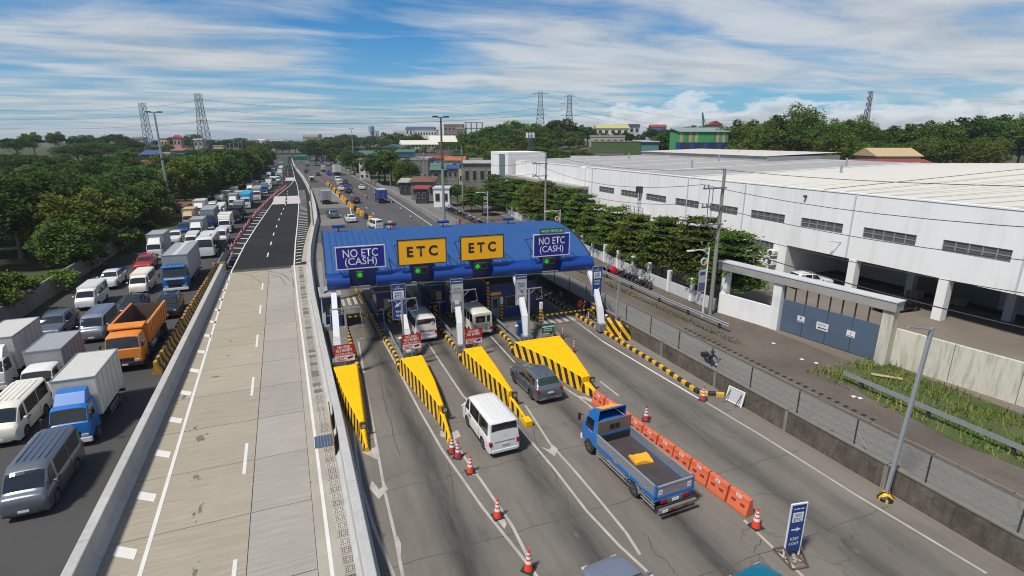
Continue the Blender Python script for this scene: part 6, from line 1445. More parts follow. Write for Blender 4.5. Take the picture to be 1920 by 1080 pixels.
# facade wall built round its openings
ze0, ze1 = 6.25, 7.3
def facade(y0, y1, holes, x0=WF, x1=WF + .4):
    """holes: (ya, yb, za, zb); wall pieces round them"""
    zs = sorted({0.0, EAVE} | {h[2] for h in holes} | {h[3] for h in holes}); mb = MB()
    for a, b in zip(zs, zs[1:]):
        y = y0
        for h in sorted(h for h in holes if h[2] <= a and h[3] >= b):
            if h[0] > y: mb.box(x0 - WF, x1 - WF, y - 70, h[0] - 70, a, b)
            y = max(y, h[1])
        if y1 > y: mb.box(x0 - WF, x1 - WF, y - 70, y1 - 70, a, b)
    return mb
CP = (-8.0, 45.0)
holes = [(a, b, ze0, ze1) for a, b in wwins if a > 2] + [(CP[0], CP[1], 0.0, 3.85), (46.9, 50.4, 2.35, 3.75)]
facade(-8, 92.4, holes).build('wall', M['wallwhite'], wh)
for a, b in [h[:2] for h in holes[:-2]] + [(46.9, 50.4)]:
    z0, z1 = (ze0, ze1) if a != 46.9 else (2.35, 3.75)
    f = thing_f = None
    mb = MB()
    for k in range(6): y = a + (b - a) * k / 5; mb.box(.06, .18, y - 70 - .05, y - 70 + .05, z0, z1)
    zm = (z0 + z1) / 2
    for k in range(5):
        ya, yb = a + (b - a) * k / 5 + .05 - 70, a + (b - a) * (k + 1) / 5 - .05 - 70
        for z in (z0 + .04, zm, z1 - .04): mb.box(.07, .17, ya, yb, z - .04, z + .04)
    f = mb.build('window', M['galv'], wh)
    for k in range(5):
        y = a + (b - a) * k / 5
        for zz in (z0 + .08, zm + .04): MB().box(.11, .13, y + .05 - 70, y + (b - a) / 5 - .05 - 70, zz, zz + (z1 - z0) / 2 - .12).build('pane', M['louver'], f)
# carport recess
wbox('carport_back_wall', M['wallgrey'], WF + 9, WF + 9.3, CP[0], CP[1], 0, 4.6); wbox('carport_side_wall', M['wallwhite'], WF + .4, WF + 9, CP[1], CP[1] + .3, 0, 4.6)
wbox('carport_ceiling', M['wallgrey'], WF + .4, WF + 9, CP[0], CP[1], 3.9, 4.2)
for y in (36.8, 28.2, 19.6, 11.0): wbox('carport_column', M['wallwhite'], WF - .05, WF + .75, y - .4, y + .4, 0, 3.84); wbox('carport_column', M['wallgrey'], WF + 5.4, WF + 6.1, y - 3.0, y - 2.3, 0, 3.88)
wbox('roller_door', M['steelgrey'], WF + 8.9, WF + 8.98, 28, 36, 0, 3.4)
# far bay with ledge, lower windows, stair tower
wf = [(95.5 + 6.6 * k, 98.4 + 6.6 * k, 3.4, 6.1) for k in range(5)]
facade(92.4, 128.6, wf).build('wall', M['wallwhite'], wh)
for a, b, z0, z1 in wf:
    mb = MB()
    for y in (a + .05, (a + b) / 2, b - .05): mb.box(.06, .18, y - 70 - .05, y - 70 + .05, z0, z1)
    f = mb.build('window', M['darksteel'], wh)
    for k in range(2):
        for zz in (z0 + .05, (z0 + z1) / 2 + .05): MB().box(.10, .12, a + .1 + k * 1.45 - 70, a + 1.4 + k * 1.45 - 70, zz, zz + 1.2).build('pane', M['window'], f)
wbox('ledge', M['concrete'], WF - 2.3, WF - .003, 91.5, 130, 6.35, 6.9); wbox('pilaster', M['wallwhite'], WF - .35, WF - .003, 92.6, 94.4, 6.9, EAVE - .003)
wbox('stair_tower', M['wallwhite'], WF - 1.5, WF + 9, 130.2, 143, 0, 12.4); wbox('tower_panel', M['steelgrey'], WF - 1.62, WF - 1.503, 132.2, 136.2, 3.6, 11.9)
f = wbox('tower_window', M['darksteel'], WF - 1.56, WF - 1.503, 137, 142.4, 4.6, 6.2); MB().box(-1.58, -1.562, 137.1 - 70, 139.6 - 70, 4.7, 6.1).build('pane', M['window'], f); MB().box(-1.58, -1.562, 139.8 - 70, 142.3 - 70, 4.7, 6.1).build('pane', M['window'], f)
wbox('end_wall', M['wallwhite'], WF + .4, WF + 52, 128.2, 128.6, 0, EAVE)
# roofs: grey ribbed sheets with pale strips, cream gable, grey gable nearer
def roof_sheet(name, m, pts, ribs, mr=None, rib_h=.05):
    r = MB().add([(x - WF, y - 70, z) for x, y, z in pts], [(0, 1, 2, 3)]).build(name, m, wh); A, B_, C_, D_ = [Vector((x - WF, y - 70, z)) for x, y, z in pts]
    for k in range(ribs + 1):
        f = k / ribs; a = A.lerp(D_, f); b = B_.lerp(C_, f); MB().bar(a + Vector((0, 0, .02)), b + Vector((0, 0, .02)), .12 if mr is None else .9, rib_h).build('roof_seam', mr or m, r)
    return r
roof_sheet('roof', M['roofgrey'], [(WF + .2, 128.4, 10.5), (WF + 52, 128.4, 11.6), (WF + 52, 64, 11.6), (WF + .2, 64, 10.5)], 5, M['roofpale'], .06)
roof_sheet('roof', M['roofpale'], [(WF + .2, 63.9, 10.46), (WF + 52, 63.9, 11.56), (WF + 52, 42, 12.5), (WF + .2, 42, 10.5)], 8)
roof_sheet('roof', M['roofpale'], [(WF + .2, 42, 10.5), (WF + 52, 42, 12.5), (WF + 52, 22, 10.9), (WF + .2, 26, 10.4)], 7)
roof_sheet('roof', M['roofgrey'], [(WF + .2, 26, 10.35), (WF + 52, 22, 10.75), (WF + 52, -8, 12.2), (WF + .2, -8, 10.5)], 4, M['roofpale'], .05)
wbox('roof_monitor', M['roofgrey'], WF + 37, WF + 58, 84, 127, 11.0, 12.3); roof_sheet('monitor_roof', M['roofpale'], [(WF + 36.6, 127.4, 12.35), (WF + 58, 127.4, 12.9), (WF + 58, 84, 12.9), (WF + 36.6, 84, 12.35)], 14)
wbox('parapet_cap', M['wallwhite'], WF - .06, WF + .46, -8, 128.6, EAVE + .003, EAVE + .12)
def wfix(name, label, cat, px, py, fn):
    d = _ray(px, py); t_ = WF / d.x; t = thing(name, label, cat, (WF, d.y * t_, CAM_Z + d.z * t_)); fn(t); return t
def ac(t):
    MB().box(-.75, -.15, -.48, .48, -.35, .35).build('case', M['signwhite'], t, bevel=.03); MB().lathe([(.27, -.77), (.27, -.752)], 16, axis='x').build('fan_grille', M['darksteel'], t); MB().box(-.7, 0, -.4, -.3, -.45, -.36).box(-.7, 0, .3, .4, -.45, -.36).build('bracket', M['darksteel'], t)
wfix('air_conditioner', 'white outdoor air conditioner on the warehouse wall, upper of two', 'air conditioner', 1453, 473, ac); wfix('air_conditioner', 'white outdoor air conditioner on the warehouse wall, lower of two', 'air conditioner', 1451, 490, ac)
wfix('exhaust_hood', 'dark exhaust hood on the white wall above the second small window', 'vent', 1203, 355, lambda t: (MB().box(-.9, 0, -.4, .4, -.5, .5).build('hood', M['darksteel'], t, bevel=.1), MB().box(-.4, 0, -.15, .15, -1.2, -.5).build('duct', M['galv'], t)))
wfix('wall_lamp', 'small dark lamp on the warehouse wall under the cream roof', 'wall lamp', 1512, 368, lambda t: MB().box(-.35, 0, -.12, .12, -.12, .12).build('lamp', M['darksteel'], t))
wfix('wall_lamp', 'slim lamp on an arm above the carport', 'wall lamp', 1577, 455, lambda t: (MB().bar((0, 0, 0), (-.9, .5, .1), .06).build('arm', M['galv'], t), MB().bar((-.7, .5, .1), (-1.1, .7, .1), .14, .08).build('head', M['signwhite'], t)))
for k, y in enumerate((90.2, 63, 52.2, 37.6, 23)): d_ = MB().box(-.12, -.003, y - 70 - .06, y - 70 + .06, .1 if y > 46 else 3.9, 10.3).build('downpipe', M['wallgrey'], wh)
for k in range(9): x, y = WF + 8 + (k * 17) % 40, 18 + k * 12; MB().tube((x - WF, y - 70, 10.4), (x - WF, y - 70, 11.9 + .02 * (x - WF)), .16).build('roof_vent', M['galv'], wh)
def balc(t):
    MB().box(-1.6, 0, -3, 3, -.15, 0).build('floor', M['concrete'], t)
    for y in np.linspace(-2.9, 2.9, 6): MB().box(-1.58, -1.5, y - .04, y + .04, 0, 1.1).build('post', M['steelgrey'], t)
    for z in (.55, 1.08): MB().box(-1.57, -1.51, -3, 3, z - .03, z + .03).build('rail', M['steelgrey'], t)
    MB().box(-.05, -.003, -.2, .9, 0, 2.1).build('door', M['wallgrey'], t)
wfix('balcony', 'small railed balcony on the white warehouse wall above the trees', 'balcony', 1200, 398, balc)

# cars and goods in the compound
spawn('suv', 'white_suv', 'white SUV parked under the warehouse carport', 'car', (52.0, 40.6, 0.03), R_(-105), M['white']); spawn('sedan', 'black_sedan', 'black car with a red tail light in the carport, right of the column', 'car', (52.5, 31.4, 0.03), R_(-95), M['black'])
spawn('sedan', 'purple_car', 'dark pink car parked behind the fence under the trees', 'car', (42.5, 63.0, 0.03), R_(10), mat('dull_pink_paint', (.20, .07, .12), .35)); spawn('sedan', 'silver_sedan', 'silver car parked inside the fence near the far trees', 'car', (44, 84, 0.03), R_(10), M['silver'])
for i, (x, y, lb) in enumerate([(58.5, 33.5, 'stack of pallets by the carport column'), (60.0, 30.2, 'loose pallets at the back of the carport')]):
    t = thing('pallet_stack', lb, 'pallet stack', (x, y, .03), .2 * i)
    for k in range(5 - i):
        mb = MB()
        for s in (-.5, 0, .5): mb.box(-.6, .6, s - .05, s + .05, k * .15, k * .15 + .09)
        for s in np.linspace(-.55, .55, 6): mb.box(s - .06, s + .06, -.6, .6, k * .15 + .091, k * .15 + .12)
        mb.build('pallet', M['tan'], t)

# fence wall with pillars beside the verge
FW = [(42.6, 108), (40.9, 90), (38.0, 64.6), (36.5, 48), (36.3, 37.6)]
t = thing('fence_wall', 'long low white wall with pillars in front of the row of trees', 'wall', (0, 0, 0))
P = [Vector((*p, 0)) for p in FW]; tot = sum((b - a).length for a, b in zip(P, P[1:])); n = int(tot / 3.6)
def along(d):
    for a, b in zip(P, P[1:]):
        L = (b - a).length
        if d <= L: return a.lerp(b, d / L)
        d -= L
    return P[-1]
for k in range(n):
    a, b = along(tot * k / n), along(tot * (k + 1) / n); d = (b - a).normalized()
    MB().bar((a.x + d.x * .24, a.y + d.y * .24, .6), (b.x - d.x * .24, b.y - d.y * .24, .6), .2, 1.15).build('wall_panel', M['wallgrey'], t)
    MB().box(a.x - .19, a.x + .19, a.y - .19, a.y + .19, 0, 2.35).build('pillar', M['wallwhite'], t)
    for z in (1.55, 2.15): MB().bar((a.x + d.x * .2, a.y + d.y * .2, z), (b.x - d.x * .2, b.y - d.y * .2, z), .05).build('rail', M['darksteel'], t)
    mb = MB()
    for j in range(1, 14): c = a.lerp(b, j / 14); mb.bar((c.x, c.y, 1.18), (c.x, c.y, 2.14), .022)
    struct(mb.build('bars', M['darksteel'], t), 'stuff')
MB().bar((36.3, 37.4, .98), (37.35, 31.9, .98), .25, 1.95).build('solid_wall', M['wallwhite'], t)
# gateway
g0, g1 = Vector((37.62, 31.5, 0)), Vector((38.7, 23.9, 0)); gd = (g1 - g0).normalized(); GA = math.atan2(gd.y, gd.x); GL = (g1 - g0).length
t = thing('gateway', 'slate blue sliding gate between white pillars under a grey concrete beam', 'gate', g0, GA)
for x, m in ((-.45, M['wallwhite']), (GL + .45, M['wallold'])): MB().box(x - .38, x + .38, -.38, .38, 0, 4.15).build('pillar', m, t, bevel=.02)
MB().box(-6.2, -5.55, -.3, .3, 0, 4.15).build('pillar', M['wallwhite'], t, bevel=.02)
MB().box(-6.5, GL + .95, -.55, .55, 4.153, 4.85).build('beam', M['concrete'], t, bevel=.03); MB().box(-6.55, GL + 1.0, -.6, .6, 4.853, 4.93).build('beam_cap', M['wallgrey'], t)
GW = GL / 4
for i in range(4):
    for j, (z0, z1) in enumerate([(.08, .95), (.97, 1.95), (1.97, 2.85)]): MB().box(i * GW + .02, (i + 1) * GW - .02, -.05, .05, z0, z1).build('gate_panel', M['gateblue'], t, bevel=.012)
for i in range(9): MB().box(i * GL / 8 - .04 + (.05 if i == 0 else (-.05 if i == 8 else 0)), i * GL / 8 + .04 + (.05 if i == 0 else (-.05 if i == 8 else 0)), -.05, .05, 2.853, 4.15).build('bar', M['darksteel'], t)
for x, w_, h_, z in ((1.75, .62, .5, 1.55), (3.55, .95, .62, 1.45), (5.75, .62, .5, 1.55)):
    # signs face the road (the side away from the yard)
    f = MB().box(x - w_ / 2, x + w_ / 2, -.075, -.052, z - h_ / 2, z + h_ / 2).build('gate_sign', M['signwhite'], t)
    if w_ > .8:
        MB().add([(x - .38, -.082, z - .14), (x - .2, -.082, z - .04), (x - .2, -.082, z - .10), (x + .38, -.082, z - .10), (x + .38, -.082, z - .18), (x - .2, -.082, z - .18), (x - .2, -.082, z - .24)], [(0, 1, 2, 3, 4, 5, 6)]).build('arrow', M['ink'], f); lines(f, x, z + .18, .7, M['ink'], 2, .1, .03, -.084)
    else: place('lettering', text_mesh('P' if x < 3 else '?', .24, M['ink'], None, .01), f, (x, -.084, z + .06)); lines(f, x, z - .17, .5, M['ink'], 1, .1, .05, -.084)
t = thing('boundary_wall', 'stained old white wall right of the blue gate', 'wall', (39.35, 23.2, 0), GA)
for k in range(9): MB().box(k * 3.6 + .02, k * 3.6 + 3.58, -.14, .14, 0, 2.75).build('wall_panel', M['wallold'], t)
# verge details
t = thing('verge_kerb', 'broken concrete kerb along the far side of the service road', 'kerb', (0, 0, 0)); y = -12.0
while y < 88:
    L = 1.15; x = 29.45 + .6 * (y + 25) / 113 - .03
    if rnd.random() > .04: MB().box(x, x + .20, y, y + L - .04, 0, .09 + rnd.uniform(-.02, .02)).build('kerb_stone', mat('kerb_stone', (.15, .128, .10), .9, var=.25, dirt=.55), t)
    if 17 < y < 34:
        for j in range(2): MB().box(x + .45, x + .75, y + .1 + j * .55, y + .34 + j * .55, .018, .028).build('drain_slot', M['ink'], t)
    y += L
GR = [(-.02, 0), (.05, .04), (.05, .08), (-.02, .155), (.05, .23), (.05, .27), (-.02, .31), (-.04, .31), (-.04, 0)]
def guardrail(label, pts, post=3.8):
    t = thing('guardrail', label, 'guardrail', (0, 0, 0)); mb = MB(); sweep(mb, GR, [(p[0], p[1], .52) for p in pts], 0, -1); mb.build('rail', M['galv'], t)
    PP = [Vector((*p, 0)) for p in pts]
    for a, b in zip(PP, PP[1:]):
        k = max(1, int((b - a).length / post))
        for j in range(k): c = a.lerp(b, (j + .3) / k); MB().box(c.x + .05, c.x + .2, c.y - .08, c.y + .08, 0, .8).build('post', M['darksteel'], t)
guardrail('steel guardrail in front of the parked motorcycles', [(33.0, 32.6), (32.9, 40.6), (33.1, 50.7), (33.3, 62), (33.2, 75)]); guardrail('steel guardrail beside the overgrown grass at the right', [(33.3, 22.4), (33.3, 10), (33.3, -8)]); guardrail('older guardrail in front of the far row of motorcycles', [(33.2, 76), (32.6, 95), (32.8, 112), (34.6, 130)])
guardrail('steel guardrail on the right side of the far highway', [(26.2, 112), (27.2, 140), (27.5, 176), (27.3, 200)])
# grass on the verge
mb = MB(); sheet(mb, [(32.6, 17.5), (32.1, 15), (32.5, 12), (31.9, 8), (32.4, 3), (31.8, -12), (38.8, -12), (39.2, 23.2), (38.1, 23.0), (37.2, 24.1), (36.3, 23.6), (35.2, 24.5), (34.4, 23.5), (33.6, 24.0), (33.2, 21.5), (32.7, 20.2)], .035); struct(mb.build('grass_verge', G_grass))
def grass(name, n, fn, hmin, hmax, m):
    V = np.empty((n * 3, 3)); r2 = np.random.RandomState(5)
    for i in range(n):
        x, y = fn(r2); a = r2.rand() * 6.28; h = hmin + (hmax - hmin) * r2.rand() ** 2; w_ = .02 + .03 * r2.rand(); l = h * (.3 + .5 * r2.rand())
        V[i * 3] = (x - math.cos(a) * w_, y - math.sin(a) * w_, .03); V[i * 3 + 1] = (x + math.cos(a) * w_, y + math.sin(a) * w_, .03); V[i * 3 + 2] = (x + math.sin(a) * l, y - math.cos(a) * l, .03 + h)
    me = bpy.data.meshes.new(name); me.from_pydata(V.tolist(), [], [(3 * i, 3 * i + 1, 3 * i + 2) for i in range(n)]); me.materials.append(m); return struct(place(name, me), 'stuff')
def leafmat(name, dark, light, trans=.25, scale=.35):
    m = bpy.data.materials.new(name); m.use_nodes = True; t = NT(m); t.t.nodes.remove(t.p); o_ = t.t.nodes['Material Output']
    oi = t.n('ShaderNodeObjectInfo'); p = t.obj(); f = t.noise(p, scale, 5, .65); f2 = t.noise(p, scale * 7, 3, .6)
    f = t.math('ADD', t.math('MULTIPLY', f, .75), t.math('MULTIPLY', f2, .45)); c = t.mix(t.ramp(f, [(.38, 0), (.78, 1)]), dark, light)
    hs = t.n('ShaderNodeHueSaturation'); t.l(c, hs.inputs['Color']); t.l(t.math('ADD', .455, t.math('MULTIPLY', oi.outputs['Random'], .065)), hs.inputs['Hue'])
    rv = t.n('ShaderNodeMath'); rv.operation = 'FRACT'; t.l(t.math('MULTIPLY', oi.outputs['Random'], 7.31), rv.inputs[0]); t.l(t.math('ADD', .75, t.math('MULTIPLY', rv.outputs[0], .85)), hs.inputs['Value'])
    d = t.n('ShaderNodeBsdfDiffuse'); tr = t.n('ShaderNodeBsdfTranslucent'); mx = t.n('ShaderNodeMixShader'); mx.inputs[0].default_value = trans
    t.l(hs.outputs[0], d.inputs[0]); t.l(hs.outputs[0], tr.inputs[0]); t.l(d.outputs[0], mx.inputs[1]); t.l(tr.outputs[0], mx.inputs[2]); t.l(mx.outputs[0], o_.inputs[0]); return m
L_tier = leafmat('terminalia_leaves', (.034, .068, .013), (.105, .165, .030)); L_broad = leafmat('broad_leaves', (.024, .058, .012), (.080, .138, .028)); L_bright = leafmat('bright_leaves', (.045, .085, .016), (.125, .175, .034))
L_bamboo = leafmat('bamboo_leaves', (.034, .070, .012), (.105, .155, .030)); L_dark = leafmat('dark_leaves', (.016, .042, .012), (.054, .098, .024)); L_grass = leafmat('grass_blades', (.045, .100, .018), (.14, .17, .045), .2, .35)
def _gp(r):
    while 1:
        x, y = 32.3 + 6.8 * r.rand(), -8 + 32.5 * r.rand()
        if math.sin(x * 1.9 + 1.3 * math.sin(y * .8)) + math.sin(y * 1.37 + x) + .9 * math.sin(x * 4.1 - y * 2.3) > r.uniform(-1.6, .5): return x, y
grass('grass_blades', 7500, _gp, .08, .60, L_grass)
tag(MB().box(-.9, .9, -.14, .14, 0, .06).build('plank', M['tan'], None, (36.6, 21.6, .12), R_(-50)), 'pale plank lying in the overgrown grass', 'plank')
for i, (px, py) in enumerate([(1503, 675), (1450, 645), (1530, 682), (1600, 745), (1612, 748)]): gx, gy = gnd(px, py); tag(MB().add([(-.16, -.1, .03), (.15, -.12, .05), (.18, .1, .03), (-.1, .13, .07)], [(0, 1, 2, 3)]).build('litter', M['signwhite'], None, (gx, gy, .02)), ['white scrap of litter on the dirt in front of the gate', 'white scrap of litter by the corner of the white wall', 'white scrap of litter near the drain slots', 'white bag by the guardrail end', 'second white bag by the guardrail end'][i], 'litter'); grass('verge_weeds', 1500, lambda r: (31.6 + .9 * r.rand() ** 2, 30 + 32 * r.rand()), .06, .25, L_grass)

# ------------------------------------------------------------------ trees
def leaf_mesh(name, pts, size, m, flat=.5, seed=1):
    """small leaf-sprig quads at pts with mixed tilt"""
    r2 = np.random.RandomState(seed); n = len(pts); nrm = r2.normal(size=(n, 3)); nrm[:, 2] = np.abs(nrm[:, 2]) + flat * 2.0; nrm /= np.linalg.norm(nrm, axis=1)[:, None]
    a = np.cross(nrm, r2.normal(size=(n, 3))); a /= np.linalg.norm(a, axis=1)[:, None]; b = np.cross(nrm, a); s = size * (.55 + .9 * r2.rand(n))[:, None]
    V = np.stack([pts - a * s, pts + b * s * .5 - nrm * s * .12, pts + a * s, pts - b * s * .5 - nrm * s * .12], 1).reshape(-1, 3)
    me = bpy.data.meshes.new(name); me.vertices.add(n * 4); me.vertices.foreach_set('co', V.ravel().astype(np.float32)); me.loops.add(n * 4); me.loops.foreach_set('vertex_index', np.arange(n * 4, dtype=np.int32))
    me.polygons.add(n); me.polygons.foreach_set('loop_start', np.arange(0, n * 4, 4, dtype=np.int32)); me.materials.append(m); me.update(calc_edges=True); return me
def trunk_mesh(h, r, limbs, seed):
    r2 = random.Random(seed); mb = MB(); top = (r2.uniform(-.3, .3), r2.uniform(-.3, .3), h); mb.path([(0, 0, -.3), (r2.uniform(-.1, .1), r2.uniform(-.1, .1), h * .4), top], [r * 1.25, r * .8, r * .35], 7)
    for k in range(limbs):
        a = k * 6.283 / limbs + r2.uniform(-.4, .4); z = h * r2.uniform(.35, .8); L = h * r2.uniform(.28, .5); mb.path([(top[0] * z / h * .6, top[1] * z / h * .6, z), (math.cos(a) * L * .5, math.sin(a) * L * .5, z + L * .35), (math.cos(a) * L, math.sin(a) * L, z + L * .6)], [r * .45, r * .3, r * .1], 5)
    return mb.mesh('trunk', M['bark'], smooth=60)
TREES = {}
def mk_broad(key, seed, R, H, m, n=5200, low=.28, leaf=.30, cl=34, squash=.62):
    r2 = np.random.RandomState(seed); pts = []
    for c in range(cl):
        d = r2.normal(size=3); d[2] = abs(d[2]) * .9 - .25; d /= np.linalg.norm(d); rad = R * (.55 + .42 * r2.rand()); ctr = np.array([d[0] * rad, d[1] * rad, H * (low + (1 - low) * .48) + d[2] * (H * (1 - low) * .46) * (.75 + .35 * r2.rand())]); cr = R * (.20 + .20 * r2.rand())
        k = n // cl; q = r2.normal(size=(k, 3)); q /= np.linalg.norm(q, axis=1)[:, None]; q *= (cr * (.55 + .55 * r2.rand(k)))[:, None]; q[:, 2] *= squash; pts.append(ctr + q)
    k = n // 8; q = np.clip(r2.normal(size=(k, 3)), -1.5, 1.5) * np.array([R * .42, R * .42, H * .16]); q[:, 2] += H * (low + (1 - low) * .5); pts.append(q)
    TREES[key] = (leaf_mesh('crown', np.concatenate(pts), leaf, m, .45, seed), trunk_mesh(H * .72, R * .055, 7, seed), R, H)
def mk_tier(key, seed, R, H, m, n=10500):
    r2 = np.random.RandomState(seed); pts = []; tiers = 7
    for i in range(tiers):
        f = i / (tiers - 1); z = H * (.26 + .68 * f) + .3 * (r2.rand() - .5); rr = R * (1.0 - .66 * f ** 1.7) * (.82 + .36 * r2.rand()); nb = 9 - i // 2
        for b in range(nb):
            a = 6.283 * b / nb + r2.rand() * .5 + i; L = rr * (.75 + .45 * r2.rand()); k = int(n / tiers / nb * (1.2 - .4 * f)); t_ = r2.rand(k) ** .7; sp = .10 * R + .20 * L * t_ * (1.15 - t_)
            x = np.cos(a) * L * t_ + r2.normal(size=k) * sp; y = np.sin(a) * L * t_ + r2.normal(size=k) * sp; zz = z + .10 * L * t_ + np.abs(r2.normal(size=k)) * .16 - .16 * (r2.rand(k) ** 2) + .28 * (r2.rand() - .5); pts.append(np.stack([x, y, zz], 1))
    TREES[key] = (leaf_mesh('crown', np.concatenate(pts), .24, m, .9, seed), trunk_mesh(H * .95, .14, 8, seed), R, H)
mk_broad('broad_a', 1, 4.4, 9.5, L_broad); mk_broad('broad_b', 2, 5.2, 9.0, L_dark, low=.22); mk_broad('broad_c', 3, 4.0, 10.5, L_broad, low=.3); mk_broad('bright_a', 4, 4.2, 8.6, L_bright, low=.18)
mk_broad('umbrella', 5, 6.5, 9.5, L_dark, low=.48, cl=42, squash=.45); mk_tier('tier_a', 6, 4.3, 8.2, L_tier); mk_tier('tier_b', 7, 4.0, 7.8, L_tier); mk_broad('bamboo_a', 8, 5.0, 13.0, L_bamboo, n=8500, low=.10, leaf=.26, cl=52, squash=.85); mk_broad('bamboo_b', 9, 5.5, 12.0, L_bamboo, n=8500, low=.08, leaf=.26, cl=56, squash=.95)
mk_broad('edge_a', 11, 4.3, 9.5, L_broad, n=6500, low=.03, cl=46, squash=.8); mk_broad('edge_b', 12, 4.8, 10.5, L_bright, n=6500, low=.02, cl=40, squash=.75); mk_broad('edge_c', 13, 4.0, 11.0, L_bamboo, n=6500, low=.03, cl=54, squash=.9)
mk_broad('bush', 10, 2.2, 2.6, L_bright, n=1600, low=.0, leaf=.16, cl=16)
def tree(key, x, y, h, label, wid=None, group=None, z=None, name='tree', cat='tree'):
    cm, tm, Rr, H = TREES[key]; zz = hz(x, y) if z is None else z; t = thing(name, label, cat, (x, y, zz), rnd.uniform(0, 6.28), group); sz = h / H; sw = (wid / (2 * Rr)) if wid else sz
    sc = (sw * rnd.uniform(.94, 1.06), sw * rnd.uniform(.94, 1.06), sz); t.scale = sc; place('trunk', tm, t); place('crown', cm, t); return t
# the row in front of the warehouse
y = 39.5; k = 0
row_lb = ['last tree of the fence row, nearest the camera, beside the concrete pole', 'tiered tree in the fence row behind the white street lamp']
while y < 128:
    x = interp([(39.8, 30), (39.6, 48), (40.9, 64), (43.2, 90), (45.5, 128)], y) + rnd.uniform(-.5, .5); h = rnd.uniform(6.5, 8.5) if y < 95 else rnd.uniform(6.5, 7.6)
    tree(rnd.choice(['tier_a', 'tier_b']), x, y, h, row_lb[k] if k < 2 else 'dark green tiered tree of the warehouse fence row, ' + ('close to the gate' if y < 58 else 'behind the near motorcycles' if y < 74 else 'behind the canopy roof' if y < 94 else 'at its far end'), None, 'tiered trees along the warehouse fence', z=0.02, name='terminalia_tree'); k += 1; y += rnd.uniform(4.6, 6.2)
# along the left highway
G_left_lb = 'bushy green tree in the wood left of the traffic queue'
for X0, a, b, st, hh in ((-27, 78, 130, 6.2, (6.5, 8.5)), (-26, 141, 335, 7.0, (9.5, 12.5)), (-34, 84, 330, 8.5, (8, 11.5)), (-45, 95, 340, 11, (8, 11)), (-58, 110, 340, 13, (8, 10.5)), (-75, 130, 380, 17, (7, 10)), (-98, 150, 420, 22, (8, 11))):
    y = a
    while y < b:
        x = X0 + rnd.uniform(-2, 2) + (interp([(1.5, 120), (5, 150), (10, 210), (11.5, 260), (12.5, 340)], y) if X0 == -26 else (0 if X0 < -40 else interp([(0, 120), (7, 210), (9, 300)], y)))
        kk = rnd.choice(['edge_a', 'edge_b', 'edge_c', 'edge_a'] if X0 > -30 else ['broad_a', 'broad_b', 'broad_c', 'umbrella']); h = rnd.uniform(*hh)
        tree(kk, x, y, h, {'edge_a': 'dark bushy tree', 'edge_b': 'bright green tree', 'edge_c': 'olive green bushy tree', 'umbrella': 'flat crowned dark tree', 'broad_a': 'rounded green tree', 'broad_b': 'broad dark tree', 'broad_c': 'tall rounded tree'}[kk] + {-27: ' in the left wood, by the low grey wall', -26: ' overhanging the far half of the traffic queue', -34: ' in the second row of the left wood', -45: ' inside the left wood, in front of the houses', -58: ' inside the left wood near the lattice towers', -75: ' among the houses on the left slope', -98: ' far up the left slope'}[X0], None, 'trees of the left roadside wood'); y += st * rnd.uniform(.85, 1.2)
for i, (x, y, h) in enumerate([(-24.5, 80, 3.2), (-24.2, 92, 3.6), (-25, 106, 3.0), (-24.4, 120, 3.8), (-24.5, 69, 2.6), (-25, 60, 4.5), (-26, 52, 5), (-26.5, 84, 8.5), (-27, 93, 9), (-26.5, 101, 8), (-30, 88, 9)]): tree('bright_a' if h > 4 else 'bush', x, y, h, ('leafy bright tree' if h > 4 else 'low bright green bush') + (' at the near left wall, beside the outer lane' if y < 72 else ' at the left wall, level with the blue lorry' if y < 89 else ' at the left wall, level with the white bus' if y < 103 else ' at the far end of the left wall'), None, 'roadside bushes on the left', name='tree' if h > 4 else 'bush', cat='tree' if h > 4 else 'bush')
def tree_line(curve, dist, step, keys, label, group, wfac=1.25, jit=6, depthjit=10, minh=4.5):
    px = curve[0][0]
    while px <= curve[-1][0]:
        py = interp([(b, a) for a, b in curve], px) + rnd.uniform(-jit, jit); d = dist + rnd.uniform(-depthjit, depthjit); x, y, z = far(px, py, d); g = hz(x, y); h = z - g
        fr = (px - curve[0][0]) / (curve[-1][0] - curve[0][0]); kk = rnd.choice(keys); ad = {'broad_a': 'rounded', 'broad_b': 'broad dark', 'broad_c': 'tall rounded', 'bright_a': 'bright green', 'umbrella': 'flat crowned', 'bamboo_a': 'olive feathery', 'bamboo_b': 'drooping feathery'}[kk]
        if h > minh: tree(kk, x, y, h, f"{ad} {label}{', left side' if fr < .33 else ', right side' if fr > .67 else ''}", min(h * wfac, 17) * rnd.uniform(.8, 1.15), group)
        px += step * rnd.uniform(.75, 1.25)
HG = 'trees covering the hill behind the warehouse'; BD = ['broad_a', 'broad_b', 'broad_c', 'umbrella']
BD2 = ['broad_a', 'broad_b', 'broad_c', 'bright_a']
tree_line([(835, 268), (880, 252), (930, 236), (960, 226), (1010, 236), (1045, 226), (1080, 232), (1110, 240)], 285, 17, BD2, 'tree on the crest of the hill', HG, 1.1)
